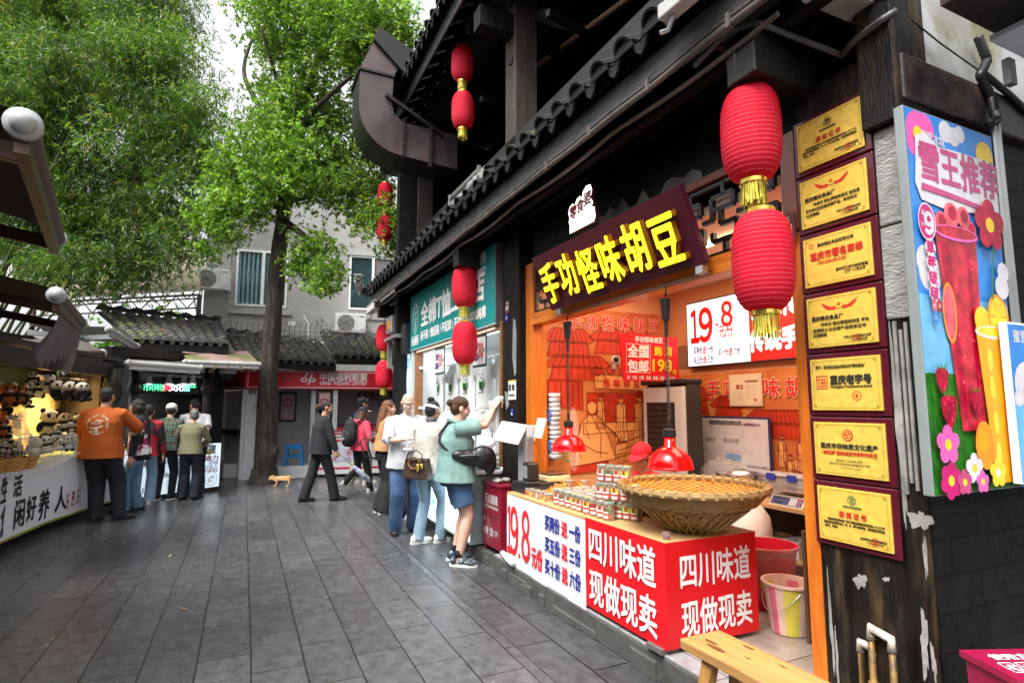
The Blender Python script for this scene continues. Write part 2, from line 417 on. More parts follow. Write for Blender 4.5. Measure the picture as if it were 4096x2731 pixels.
for (a, z, w, h, sd) in ((1.78, .80, .04, .05, 1), (1.52, .62, .025, .16, 2), (1.50, .38, .03, .14, 3), (1.50, 1.12, .06, .06, 4), (1.56, 1.5, .02, .5, 5), (1.92, .36, .012, .2, 6), (1.49, .98, .01, .14, 8), (1.49, .56, .012, .1, 9), (1.94, .55, .012, .3, 12), (1.74, .5, .014, .02, 13), (1.66, .84, .02, .015, 14)):
 q = random.Random(sd); b1, b2, b3 = q.uniform(0, 6), q.uniform(0, 6), q.uniform(0, 6); pts = [(w * .62 * math.cos(t) * rr, h * .7 * math.sin(t) * rr) for t, rr in [(t, 1 + .3 * math.sin(2 * t + b1) + .2 * math.sin(5 * t + b2) + .1 * math.sin(11 * t + b3)) for t in [6.283 * i / 40 for i in range(40)]]]
 pl.prism(pts, (-a, 2.598, z), X, Z, .002)
part('peeling_paint', pl, PEEL)
part('concrete_infill', q_((1.452, 1.573, 2.588, 2.75, 1.98, 2.40), (1.455, 1.573, 2.59, 2.75, 2.408, 2.86)), CINFL, bev=.008)
part('cable_trunking', q_((1.49, 1.503, 2.588, 2.6, 1.24, 1.96), (1.512, 1.525, 2.588, 2.6, 1.27, 1.93), (1.535, 1.55, 2.588, 2.6, 1.22, 1.97)), PEEL, bev=.002)
part('corner_post', q_((1.43, 1.60, 2.55, 2.8, 2.863, 4.8)), PILM, bev=.01)
part('side_wall', q_((1.46, 1.62, 2.61, 9, 0, 2.95)), BRICKK)
part('side_beam', q_((1.415, 1.64, 2.585, 9, 2.951, 3.17)), BROWNB, bev=.012)
part('plaster_wall', q_((1.455, 1.62, 2.62, 9, 3.171, 6.6)), PLAST)
part('upper_wall', q_((1.62, 5.25, 2.64, 2.8, 3.06, 4.3), (5.62, 9.7, 2.64, 2.8, 2.52, 4.3), (9.55, 9.75, 2.3, 6, 0, 6.4)), BRICKF)
part('plaster_patch', q_((1.5, 1.64, 2.25, 2.63, 3.45, 4.0)), PLAST)
pp = MB(); q = random.Random(3)
for (a0, a1, zb, zt) in ((2.7, 3.9, 3.05, 3.22),):
 n = 14; pts = [(-a1 + (a1 - a0) * i / n, zb) for i in range(n + 1)] + [(-a1 + (a1 - a0) * i / n, zt * .5 + zb * .5 + q.uniform(-.06, .1)) for i in range(n, -1, -1)]
 pp.prism(pts, (0, 2.636, 0), X, Z, .006)
pp.prism([(-2.33, 3.2), (-2.29, 3.22), (-2.27, 3.33), (-2.25, 3.46), (-2.28, 3.40), (-2.31, 3.31), (-2.33, 3.27)], (0, 2.636, 0), X, Z, .006)
part('render_remnant', pp, mat('grey_render', (.2, .2, .2), .8, var=.3, bump=.6, bs=30))
part('side_pillar', q_((5.22, 5.62, 2.52, 3.0, 0, 3.6)), BLKW, bev=.01)
sp = MB(); sp.prism([(-5.3, 1.9), (-5.26, 1.92), (-5.25, 2.32), (-5.28, 2.48), (-5.33, 2.5), (-5.35, 2.1)], (0, 2.515, 0), X, Z, .006); sp.prism([(-5.5, 1.55), (-5.44, 1.6), (-5.46, 1.72), (-5.54, 1.75)], (0, 2.515, 0), X, Z, .006)
part('peeling_paint', sp, mat('grey_render', (.2, .2, .2)))
BEAMM = mat('peeling_black_beam', (.01, .008, .007), .5, var=.6, vs=6, bump=.5, bs=30, col2=(.32, .25, .2), c2s=7, c2lo=.66, c2hi=.7)
for a in (1.94, 6.2, 10.45): part('eave_bracket', q_((a - .09, a + .09, 2.17, 2.64, 3.215, 3.44)), BEAMM, bev=.008)
part('eave_beam', q_((1.3, 10.9, 2.28, 2.36, 3.442, 3.56), (1.3, 10.9, 2.5, 2.58, 3.5, 3.7)), BLKW)
part('fascia', q_((1.55, 10.92, 2.085, 2.11, 3.46, 3.655)), FASC, bev=.004)
gt = MB()
for (zz, yy, rr) in ((3.452, 2.066, .014), (3.49, 2.07, .008)): gt.tube([(-a, yy, zz + .006 * math.sin(a * 7)) for a in np.linspace(1.6, 10.9, 60)], rr, 8)
gt.tube([(-a, 2.16, 3.42 - .035 * abs(math.sin(a * 2.1))) for a in np.linspace(1.7, 10.8, 90)], .014, 6)
for a in np.arange(1.9, 10.8, .62): gt.box(-a - .012, -a + .012, 2.05, 2.086, 3.435, 3.51)
part('eave_cable', gt, mat('cable_grey', (.12, .1, .09), .5, var=.2))
rf = MB(); roof(rf, (-1.42, 2.0, 3.70), (-10.95, 2.0, 3.70), (-1.42, 2.7, 4.12), (-10.95, 2.7, 4.12), 36, 3, .088, seed=4)
part('eave_roof', rf, TILED)
so_ = MB(); so_.sheet([(-1.42, 2.05, 3.66), (-10.95, 2.05, 3.66), (-10.95, 2.7, 3.98), (-1.42, 2.7, 3.98)])
for a in np.arange(1.5, 10.95, .33): so_.bar((-a, 2.1, 3.64), (-a, 2.65, 3.93), .06, .06)
part('soffit', so_, BLKW)
# upper storey: open gallery under the main roof
ub = q_((1.6, 9.75, 4.3, 4.45, 4.1, 6.5), (1.6, 9.75, 2.66, 4.4, 4.25, 4.34), (1.6, 9.75, 2.62, 2.72, 4.34, 4.62))
part('gallery_wall', ub, mat('gallery_black', (.012, .012, .013), .6, var=.4))
part('gallery_ceiling', q_((1.2, 9.75, 2.5, 4.4, 6.5, 6.56)), mat('gallery_black', (.012, .012, .013)))
for a in (1.55, 5.64, 9.66): part('gallery_post', q_((a - .14, a + .14, 2.62, 2.9, 4.1, 6.5)), DPOST if a > 5 else PILM, bev=.01)
for a in (1.75, 5.64, 9.66):
 part('gallery_beam', q_((a - .1, a + .1, 2.2, 4.3, 5.86, 6.1)), BLKW)
 t = MB(); t.prism([(2.66, 6.11), (4.2, 6.11), (2.66, 6.45)], (-a, 0, 0), Y, Z, .04); part('beam_plaster', t, mat('dirty_plaster', (.2, .2, .2), .8, var=.4, bump=.5, bs=20))
rb = MB()
for b in (2.9, 3.4, 3.9): rb.box(-9.7, -1.3, b, b + .1, 6.3, 6.42)
for a in np.arange(2.0, 9.6, .9): rb.bar((-a, 2.6, 5.55), (-a - .4, 4.2, 5.6), .06, .07)
part('ceiling_joist', rb, BLKW)
pp = MB(); pp.tube([(-3.0, 2.9, 5.0), (-6.5, 3.4, 6.2)], .03, 8); pp.tube([(-2.4, 3.1, 4.9), (-5.4, 3.6, 6.2)], .02, 8)
part('ceiling_pipe', pp, mat('rusty_pipe', (.12, .06, .04), .6))
part('upper_fascia', q_((.5, 11.3, 2.085, 2.11, 6.30, 6.50)), mat('dark_painted_board', (.035, .036, .04), .35, var=.3))
uf = MB()
for a in np.arange(.6, 11.3, .35): uf.bar((-a, 2.1, 6.49), (-a, 5.4, 8.45), .07, .08)
uf.sheet([(-.5, 2.1, 6.54), (-11.3, 2.1, 6.54), (-11.3, 5.5, 8.55), (-.5, 5.5, 8.55)])
uf.box(-11.3, -.5, 2.3, 2.38, 6.36, 6.46); uf.box(-11.3, -9.7, 2.35, 6, 6.3, 6.4)
part('upper_rafter', uf, BLKW)
rf = MB(); roof(rf, (-.5, 2.0, 6.56), (-11.4, 2.0, 6.56), (-.5, 5.5, 8.62), (-11.4, 5.5, 8.62), 44, 11, .085, seed=8)
part('upper_roof', rf, TILED)
part('back_wall', q_((.5, 11.2, 5.5, 5.6, 0, 8.5)), BRICKF)
part('left_return', q_((9.76, 11.0, 3.2, 3.3, 0, 6.4)), BRICKF)
# snack shop opening
for q3 in ((1.978, 2.055, 2.60, 2.74, .17, 3.06), (5.06, 5.215, 2.60, 2.76, .17, 3.05)): part('door_post', q_(q3), ORNG, bev=.004)
part('lintel', q_((2.056, 5.06, 2.585, 2.73, 2.40, 2.515)), ORNH, bev=.004)
part('lintel_cap', q_((2.056, 5.06, 2.6, 2.72, 3.0, 3.055)), mat('dark_orange_rail', (.2, .05, .012), .4), bev=.003)
def rods(L):
 for a0, z0, a1, z1 in L: lt.bar((-a0, 2.64, z0), (-a1, 2.64, z1), .03, .03, up=(0, 1, 0))
for (A0, A1) in ((2.06, 3.0), (4.05, 5.05)):
 lt = MB(); w = A1 - A0; rods([(A0, 2.53, A1, 2.53), (A0, 2.985, A1, 2.985), (A0 + .012, 2.53, A0 + .012, 2.985), (A1 - .012, 2.53, A1 - .012, 2.985)])
 for c in (.2, .5, .8):
  a = A0 + w * c
  rods([(a, 2.53, a, 2.62), (a, 2.9, a, 2.985), (a - .1, 2.62, a + .1, 2.62), (a - .1, 2.62, a - .1, 2.72), (a + .1, 2.62, a + .1, 2.68), (a - .1, 2.72, a + .03, 2.72), (a + .03, 2.72, a + .03, 2.82), (a - .08, 2.82, a + .1, 2.82), (a - .08, 2.82, a - .08, 2.9), (a + .1, 2.76, a + .1, 2.9), (a - .08, 2.9, a + .1, 2.9), (a + .1, 2.76, a + .18, 2.76)])
 part('lattice_window', lt, LATT)
part('door_post_board', q_((1.985, 2.075, 2.585, 2.6, 2.52, 3.06)), mat('red_brown_board', (.22, .055, .02), .3, coat=.3), bev=.003)
PEACH = mat('peach_wall', (.72, .33, .15), .6, var=.06, vs=2)
part('interior_wall', q_((5.1, 5.216, 2.76, 4.5, .17, 2.95), (1.7, 5.1, 4.4, 4.5, .15, 2.95), (1.66, 1.74, 2.9, 4.4, .15, 2.95)), PEACH)
part('interior_ceiling', q_((1.74, 5.1, 2.74, 4.4, 2.86, 2.92)), mat('pale_ceiling_board', (.7, .55, .42), .6))
part('wall_band', q_((1.76, 5.098, 4.394, 4.4, 2.0, 2.26)), mat('brown_wall_band', (.26, .15, .08), .6))
MUR = mat('orange_mural', (.64, .235, .065), .4, var=.14, vs=1.2, col2=(.50, .11, .028), c2s=.9, c2lo=.42, c2hi=.6)
mu = MB(); mu.box(-5.1, -5.094, 2.762, 4.393, .9, 2.62); mu.box(-5.093, -1.76, 4.395, 4.4, .7, 1.93)
part('mural', mu, MUR)
MLINE = mat('mural_line', (.20, .022, .006), .5, var=.05); MPALE = mat('mural_pale', (.86, .38, .12), .5, var=.08); MRED = mat('mural_red', (.55, .04, .01), .5, var=.2)
ml = MB(); mf = MB(); mr_ = MB()
class Pen:
 def __init__(s, o, r): s.o = Vector(o); s.r = Vector(r); s.k = 0
 def line(s, pts, w=.006):
  n = s.r.cross(Z)
  for (x0, y0), (x1, y1) in zip(pts, pts[1:]):
   d = Vector((x1 - x0, y1 - y0)); L_ = d.length or 1e-6; e = Vector((-d.y, d.x)) / L_ * w / 2
   ml.sheet([s.o + s.r * (x0 + e.x * k) + Z * (y0 + e.y * k) + n * .009 for k in (-1,)] + [s.o + s.r * (x1 - e.x) + Z * (y1 - e.y) + n * .009, s.o + s.r * (x1 + e.x) + Z * (y1 + e.y) + n * .009, s.o + s.r * (x0 + e.x) + Z * (y0 + e.y) + n * .009])
 def fill(s, pts, mb=None, e=0): n = s.r.cross(Z); s.k += 1; e = .001 + .00005 * s.k; (mb or mf).sheet([s.o + s.r * x + Z * y + n * e for x, y in pts])
 def shape(s, pts, mb=None, w=.006): s.fill(pts, mb); s.line(pts + pts[:1], w)
 def person(s, x, y, h, arms=0, hat=0):
  k = h
  s.shape([(x - .17 * k, y), (x + .17 * k, y), (x + .12 * k, y + .5 * k), (x + .13 * k, y + .76 * k), (x + .05 * k, y + .8 * k), (x - .05 * k, y + .8 * k), (x - .13 * k, y + .76 * k), (x - .12 * k, y + .5 * k)])
  s.shape(circ(x, y + .88 * k, .065 * k, 14, .085 * k)); s.fill(circ(x, y + .93 * k, .07 * k, 12, .05 * k), mr_, .0024)
  s.line([(x - .12 * k, y + .7 * k), (x - .17 * k, y + .5 * k), (x - .02 * k, y + .48 * k)]); s.line([(x + .12 * k, y + .7 * k), (x + .18 * k, y + .52 * k), (x + .02 * k, y + .5 * k)])
  s.line([(x, y + .8 * k), (x + .06 * k, y + .68 * k), (x + .05 * k, y + .4 * k), (x + .08 * k, y + .02 * k)]); s.line([(x - .03 * k, y + .86 * k), (x - .01 * k, y + .86 * k)]); s.line([(x + .03 * k, y + .86 * k), (x + .01 * k, y + .86 * k)])
  for i in range(3): s.line([(x - .1 * k + i * .07 * k, y + .02 * k), (x - .07 * k + i * .05 * k, y + .38 * k)], .004)
  if hat: s.shape([(x - .09 * k, y + .94 * k), (x + .09 * k, y + .94 * k), (x + .06 * k, y + 1.02 * k), (x - .06 * k, y + 1.02 * k)], mr_)
p1 = Pen((-5.094, 0, 0), Y)
def house(p, x0, x1, y, h, flare=.06, n=9):
 p.shape([(x0, y), (x1, y), (x1 - .05, y + h * .55), (x0 + .05, y + h * .55)], mr_)
 p.shape([(x0 - flare, y + h * .62), (x0, y + h * .5), (x1, y + h * .5), (x1 + flare, y + h * .62), (x1 - .08, y + h), (x0 + .08, y + h)], mr_)
 for i in range(n):
  t = (i + .5) / n; p.line([(x0 + (x1 - x0) * t, y + h * .52), (x0 + .08 + (x1 - x0 - .16) * t, y + h)], .006); p.line([(x0 + (x1 - x0) * t, y + .01), (x0 + (x1 - x0) * t, y + h * .45)], .004)
for a in ((2.78, 3.3, 2.1, .3), (3.35, 4.1, 2.15, .28), (2.8, 3.5, 1.86, .26)): house(p1, *a)
p1.shape([(2.78, 1.58), (3.2, 1.55), (3.2, 1.85), (2.78, 1.86)], mr_)
for i in range(6): p1.line([(2.8 + i * .07, 1.58), (2.8 + i * .07, 1.84)], .008)
p1.shape([(3.35, 1.78), (4.1, 1.76), (4.1, 1.9), (3.35, 1.93)])
for i in range(5): p1.shape(circ(3.38 + i * .17, 1.96 + .02 * (i % 2), .05, 9), mr_)
p1.shape([(3.25, 1.42), (4.3, 1.42), (4.3, 1.73), (3.25, 1.73)], mr_); p1.shape([(3.2, 1.3), (4.25, 1.35), (4.25, 1.42), (3.2, 1.42)])
p1.person(3.42, 1.36, .36, hat=1); p1.person(3.68, 1.22, .5, hat=1); p1.person(3.93, 1.2, .54, hat=1)
p1.shape([(3.08, .98), (3.6, 1.04), (3.52, 1.25), (3.44, 1.44), (3.36, 1.5), (3.26, 1.5), (3.18, 1.42), (3.12, 1.22)]); p1.shape(circ(3.31, 1.585, .062, 16, .078)); p1.fill([(3.245, 1.6), (3.26, 1.67), (3.32, 1.685), (3.38, 1.65), (3.375, 1.61), (3.31, 1.635)], mr_, .0026)
p1.line([(3.44, 1.42), (3.62, 1.28), (3.66, 1.2)], .012); p1.line([(3.17, 1.42), (3.11, 1.2), (3.17, 1.06)], .008); p1.line([(3.3, 1.5), (3.42, 1.3), (3.4, 1.05)]); p1.line([(3.2, 1.2), (3.35, 1.12), (3.5, 1.1)]); p1.line([(3.22, 1.4), (3.27, 1.25)])
p1.shape([(3.6, 1.08), (3.74, 1.11), (3.74, 1.21), (3.6, 1.18)]); p1.line([(3.62, 1.19), (3.67, 1.27), (3.72, 1.2)])
for i in range(4): p1.line([(3.55 + i * .04, .96 + .08 * i), (4.38, 1.18 + .07 * i)], .008);
for i in range(9): p1.line([(3.62 + i * .085, 1.0 + i * .022), (3.64 + i * .085, 1.07 + i * .022)], .005)
p1.shape([(3.05, .9), (3.5, .93), (3.5, 1.02), (3.05, .98)], mr_)
p1.line([(2.8, 1.5), (2.8, 1.0)], .01)
for i in range(7): p1.line([(2.9 + .14 * i, 2.42 + .05 * math.sin(i)), (2.97 + .14 * i, 2.46), (3.04 + .14 * i, 2.42)], .006)
p2 = Pen((-5.08, 4.395, 0), X)
for a in ((.1, .55, 1.5, .3), (.62, 1.0, 1.45, .25), (1.05, 1.75, 1.3, .26), (2.1, 2.9, 1.35, .5), (1.7, 2.2, 1.5, .22)): house(p2, *a, n=14)
for i, (x, y, h) in enumerate(((1.42, 1.05, .3), (1.62, 1.02, .32), (1.78, .95, .33), (1.5, .88, .3), (1.7, .8, .34), (1.95, 1.1, .26))): p2.person(x, y, h)
p2.shape(circ(1.6, 1.08, .16, 20, .05))
TITLE = "手功怪味胡豆"
mt = MB()
for i, ch in enumerate(TITLE):
 for mm, bo, li in ((0, .05, .011), (1, .015, .0145)): mt.text(ch, (-5.094, 3.1 + i * .21, 2.47 + .004 * i), Y, Z, .17, mm, bo, lift=li)
 for mm, bo, li in ((0, .05, .011), (1, .015, .0145)): mt.text(ch, (-5.08 + .62 + i * .24, 4.395, 1.76), X, Z, .2, mm, bo, lift=li)
for i, ch in enumerate("怪味胡豆"): mt.text(ch, (-5.094, 3.5 + i * .13, 1.84), Y, Z, .09, 1, .02, lift=.011)
for nm, mb, m_ in (('mural_drawing', mf, MPALE), ('mural_roofs', mr_, MRED), ('mural_lines', ml, MLINE)): part(nm, mb, m_)
part('mural_lettering', mt, [mat('cream_lettering', (.85, .62, .45), .5), mat('mural_title', (.7, .02, .015), .5)])
lampm = mat('warm_tube', (1, .8, .55), .5, emit=4, ecol=(1, .72, .42)); lampw = mat('white_tube', (1, 1, 1), .5, emit=4, ecol=(.93, .98, 1))
part('ceiling_tube', q_((2.3, 3.3, 3.2, 3.24, 2.83, 2.86), (3.6, 4.7, 3.2, 3.24, 2.83, 2.86)), lampm)
area_light('shop_lamp', bld, (-3.4, 3.35, 2.82), 2.6, .9, 20, (1, .76, .52))
# clothing shop room
CW = mat('bright_white_wall', (.82, .84, .84), .6, var=.04)
part('interior_wall', q_((5.63, 9.25, 4.2, 4.3, .13, 2.9), (5.63, 5.7, 2.9, 4.2, .13, 2.9), (9.2, 9.3, 2.66, 4.2, .13, 2.9)), CW)
part('interior_ceiling', q_((5.7, 9.2, 2.66, 4.2, 2.6, 2.66)), CW)
part('ceiling_tube', q_((6.0, 7.4, 2.95, 2.99, 2.56, 2.6), (7.6, 9.0, 2.95, 2.99, 2.56, 2.6)), lampw)
area_light('shop_lamp', bld, (-7.4, 2.95, 2.55), 3.2, .35, 11, (.92, .97, 1))
area_light('shop_lamp', bld, (-7.4, 2.5, 2.47), 3.2, .08, 2, (.92, .97, 1), (R(35), 0, 0))
WFR = mat('brown_window_wood', (.23, .10, .04), .5, var=.3, stretch=(4, 4, 4))
part('window_frame', q_((5.625, 5.67, 2.5, 2.62, .95, 2.52), (9.0, 9.08, 2.5, 2.62, .9, 2.5), (5.67, 9.0, 2.5, 2.6, 2.44, 2.505)), WFR, bev=.003)
part('side_frame', q_((9.09, 9.28, 2.47, 2.62, .15, 2.5)), mat('pale_blue_frame', (.5, .58, .6), .4))
rl = MB()
for z in (2.2, 1.56):
 rl.tube([(-5.68, 2.78, z), (-9.05, 2.78, z)], .012, 8); rl.box(-9.08, -8.95, 2.55, 2.8, z - .02, z + .02)
part('clothes_rail', rl, WHITE)
# ================================================================ lottery kiosk
kx = thing('lottery_kiosk', 'white lottery kiosk with red sign band beside the tree trunk', 'kiosk', (-5.9, 12.5, 0), R(16))
KW = mat('kiosk_white', (.74, .75, .78), .5, var=.08, vs=3); KR = mat('kiosk_red', (.64, .008, .022), .35, var=.06); KG = mat('kiosk_grey', (.40, .41, .43), .5, var=.08)
def kp(name, m, *bx, **k):
 mb = MB()
 for b in bx: mb.box(*b)
 return mb.build(name, m, kx, **k)
kp('sign_band', KR, (0.05, 7, -.06, .2, 1.955, 2.385), bev=.006)
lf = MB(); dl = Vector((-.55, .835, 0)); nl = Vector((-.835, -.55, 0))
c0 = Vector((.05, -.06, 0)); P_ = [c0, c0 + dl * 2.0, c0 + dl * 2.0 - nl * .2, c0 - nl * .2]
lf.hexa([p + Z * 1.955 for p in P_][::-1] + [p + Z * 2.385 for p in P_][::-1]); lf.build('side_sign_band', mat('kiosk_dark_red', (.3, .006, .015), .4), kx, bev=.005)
ln = MB()
for z in (1.995, 2.345): ln.box(.1, 7, -.064, -.06, z - .007, z + .007)
ln.box(.1, .114, -.064, -.06, 1.995, 2.345); ln.box(.95, 2.7, -.12, -.075, 1.985, 2.0)
for z in (1.995, 2.345):
 P_ = [c0 + dl * .03 + nl * .003, c0 + dl * 2 + nl * .003]
 ln.sheet([P_[1] + Z * (z - .007), P_[0] + Z * (z - .007), P_[0] + Z * (z + .007), P_[1] + Z * (z + .007)])
ln.text("中国福利彩票", (2.12, -.06, 2.235), X, Z, .20, 0, .025, lift=.004, fit=1.03)
ln.text("CHINA  WELFARE  LOTTERY", (2.12, -.06, 2.095), X, Z, .1, 0, .025, lift=.004, fit=1.03)
ln.text("51015059", (3.33, -.06, 2.03), X, Z, .055, 0, .02, lift=.004)
for i, sx in enumerate((-1, 1)):
 ring = circ(1.35 + sx * .085, 2.17, .075, 20, .055); inn = circ(1.35 + sx * .085, 2.17, .038, 20, .026)
 for j in range(20): ln.sheet([Vector((p[0], -.064, p[1])) for p in (ring[j], ring[(j + 1) % 20], inn[(j + 1) % 20], inn[j])])
ln.prism([(1.345, 2.06), (1.375, 2.06), (1.45, 2.32), (1.41, 2.33)], (0, -.063, 0), X, Z, .003); ln.prism([(1.255, 2.2), (1.285, 2.2), (1.36, 2.33), (1.31, 2.33)], (0, -.063, 0), X, Z, .003)
ln.build('lettering', WHITET, kx)
kp('corner_column', KW, (0, .1, 0, .12, 0, 1.95), (.12, .3, 0, .14, 0, 1.95), (.32, .38, 0, .14, 0, 1.95), bev=.01)
lw = MB()
for (s0, s1, d) in ((.0, .16, 0), (.16, .5, .1), (.5, 1.7, .3), (1.7, 1.85, .02), (1.9, 2.0, 0)):
 P_ = [c0 + dl * s0 - nl * (.05 + d), c0 + dl * s1 - nl * (.05 + d), c0 + dl * s1 - nl * (.35 + d), c0 + dl * s0 - nl * (.35 + d)]
 lw.hexa([p for p in P_][::-1] + [p + Z * 1.95 for p in P_][::-1])
lw.build('side_wall', KW, kx)
sh = MB(); P_ = [c0 + dl * .15 + nl * .06, c0 + dl * 1.8 + nl * .06, c0 + dl * 1.8 - nl * .3, c0 + dl * .15 - nl * .3]
sh.hexa([p + Z * .96 for p in P_][::-1] + [p + Z * 1.06 for p in P_][::-1]); sh.build('side_shelf', BLACKP, kx, bev=.004)
sh = MB(); P_ = [c0 + dl * .6 + nl * .1, c0 + dl * 1.7 + nl * .1, c0 + dl * 1.7 - nl * .3, c0 + dl * .6 - nl * .3]
sh.hexa([p for p in P_][::-1] + [p + Z * .3 for p in P_][::-1]); sh.build('side_step', KW, kx, bev=.006)
kp('inner_wall', KG, (.38, 7, 1.3, 1.4, 0, 2.0), (.34, .42, .14, 1.3, 0, 1.96), (6.9, 7, .1, 1.3, 0, 2))
for q3 in ((1.42, 1.52, .1, 1.3, 0, 1.96), (1.9, 2.0, -.02, .06, 1.05, 1.96), (3.9, 4.0, -.02, .06, 1.05, 1.96)): kp('partition', mat('kiosk_pale_grey', (.45, .46, .48), .5), q3)
kp('platform', KW, (.42, 1.50, .02, 1.3, 0, .26), bev=.006)
kp('roof_slab', KG, (.05, 7, .2, 1.5, 2.0, 2.1))
ct = kp('counter', KW, (1.62, 6.9, .05, .6, .06, 1.03), bev=.006)
kp('counter_trim', KR, (1.6, 6.9, .0, .62, 1.03, 1.075), (1.64, 6.9, .04, .05, .17, .21), (2.6, 6.9, .038, .05, .82, .86))
kp('counter_plinth', BLACKP, (1.66, 6.9, .1, .6, 0, .06))
kp('counter_base', KW, (1.64, 6.9, .03, .05, .06, .13))
wl = MB(); wl.text("中国福利彩票", (2.9, 1.298, 1.87), X, Z, .19, 0, .02, lift=.004, fit=.95); wl.text("CHINA WELFARE LOTTERY", (2.9, 1.298, 1.74), X, Z, .085, 0, .03, lift=.004, fit=.95)
wl.build('wall_lettering', BLACKT, kx); kp('wall_stripe', KR, (2.0, 6.8, 1.29, 1.299, 1.08, 1.13))
nb = MB(); nb.box(1.74, 2.19, .04, .048, .79, .97); nb.text("量力而行 理智投注", (1.965, .04, .88), X, Z, .05, 1, .03); nb.box(1.74, 2.19, .036, .04, .79, .825, 2); nb.box(1.74, 2.19, .036, .04, .935, .97, 2)
nb.build('counter_notice', [WHITET, BLACKT, KR], kx)
for i in range(5):
 x = 1.83 + i * .31; c = MB(); c.box(x, x + .27, .036, .05, .35, .645)
 o1 = circ(x + .135, .535, .075, 22); o2 = circ(x + .135, .535, .068, 22)
 for j in range(22): c.sheet([Vector((p[0], .034, p[1])) for p in (o1[j], o1[(j + 1) % 22], o2[(j + 1) % 22], o2[j])], 1)
 c.prism([(x + .11, .485), (x + .13, .485), (x + .14, .52), (x + .155, .485), (x + .17, .485), (x + .155, .555), (x + .12, .57), (x + .105, .53)], (0, .034, 0), X, Z, .002, 1); c.prism(circ(x + .145, .585, .016, 10), (0, .034, 0), X, Z, .002, 1); c.bar((x + .185, .033, .485), (x + .185, .033, .545), .005, .003, 1)
 c.text(("扶老", "助残", "救孤", "济困", "公益")[i], (x + .135, .036, .40), X, Z, .05, 1, .02); c.build('icon_panel', [mat('lilac_panel', (.62, .62, .74), .4), mat('icon_red', (.6, .05, .09), .5)], kx, bev=.003)
def kposter(label, x0, x1, y, z0, z1, ring):
 t = thing('framed_poster', label, 'poster', kx.location, R(16), 'framed posters of the lottery kiosk')
 m = MB(); m.box(x0, x1, y, y + .03, z0, z1); m.build('frame', BLACKP, t, bev=.003)
 m = MB(); m.box(x0 + .05, x1 - .05, y - .004, y, z0 + .05, z1 - .05); xc = (x0 + x1) / 2; w = (x1 - x0)
 o1 = circ(xc, z1 - .26, w * .3, 22, w * .26); o2 = circ(xc, z1 - .26, w * .2, 22, w * .17)
 for j in range(22): m.sheet([Vector((p[0], y - .006, p[1])) for p in (o1[j], o1[(j + 1) % 22], o2[(j + 1) % 22], o2[j])], 1)
 m.prism([(xc - .03, z1 - .5), (xc + .03, z1 - .5), (xc + .1, z0 + .15), (xc - .1, z0 + .15)], (0, y - .005, 0), X, Z, .002, 2)
 if ring: m.text("中奖啦", (xc, y - .004, (z0 + z1) / 2 - .08), X, Z, .09, 1, .03, fit=w * .55); m.text("中国福利彩票", (xc, y - .004, z0 + .1), X, Z, .05, 3, .02, fit=w * .5)
 m.build('print', [mat('poster_pink', (.5, .32, .32), .4), mat('poster_ring', (.45, .03, .04), .4), mat('poster_pale', (.6, .5, .5), .4), BLACKT], t)
kposter('black framed poster with red ring on the grey kiosk wall behind the tree', .62, 1.02, 1.26, 1.2, 1.92, 0)
kposter('black framed poster with red title leaning above the kiosk counter', 1.55, 1.88, .0, 1.09, 1.93, 1)
# unseen timber house, added to block skylight from the shopfronts
op = thing('skylight_blocker', 'unseen dark timber house added across the lane to block skylight', 'house', (-7.6, 5.2, 0), R(-58))
m = MB(); m.box(0, 15, -4, 0, 0, 5.2); m.build('wall', BLKW, op); m = MB(); roof(m, (-.3, .7, 5.0), (15.3, .7, 5.0), (-.3, -3, 7), (15.3, -3, 7), 40, 6, .085, seed=3); m.build('roof', TILED, op)
m = MB()
for x in (0, 3.7, 7.4, 11.1, 14.8): m.box(x - .12, x + .12, 0, .1, 0, 5)
for z in (2.9, 3.3, 4.7): m.box(0, 15, .0, .08, z, z + .15)
m.build('timber_frame', PILM, op)
# ================================================================ concrete house behind
HW = mat('weathered_grey_render', (.37, .36, .345), .85, var=.14, vs=1.6, bump=.4, bs=12, col2=(.18, .175, .165), c2s=.8, c2lo=.5, c2hi=.72)
hs_ = thing('concrete_house', 'weathered grey concrete house with two white windows behind the tiled roofs', 'house', (-9.3, 16.9, 0), R(16))
def hp(name, m, *bx, parent=hs_, **k):
 mb = MB()
 for b in bx: mb.box(*b)
 return mb.build(name, m, parent, **k)
hp('wall', HW, (0, .86, 0, 6, 0, 9), (2.34, 4.2, 0, 6, 0, 9), (5.79, 14, 0, 6, 0, 9), (.86, 2.34, 0, 6, 0, 4.62), (.86, 2.34, 0, 6, 6.38, 9), (4.2, 5.79, 0, 6, 0, 4.66), (4.2, 5.79, 0, 6, 6.44, 9), (.86, 2.34, 2, 6, 4.62, 6.38), (4.2, 5.79, 2, 6, 4.66, 6.44))
hp('ledge', HW, (.7, 2.5, -.09, 0, 4.38, 4.53), (4.0, 6.6, -.04, 0, 4.35, 4.48), (0.65, .7, -.04, 0, 3.6, 6.6), (4.1, 5.9, -.06, 0, 6.44, 6.5))
PANE = mat('window_glass', (.03, .06, .07), .04, spec=.8, var=.1, coat=.5)
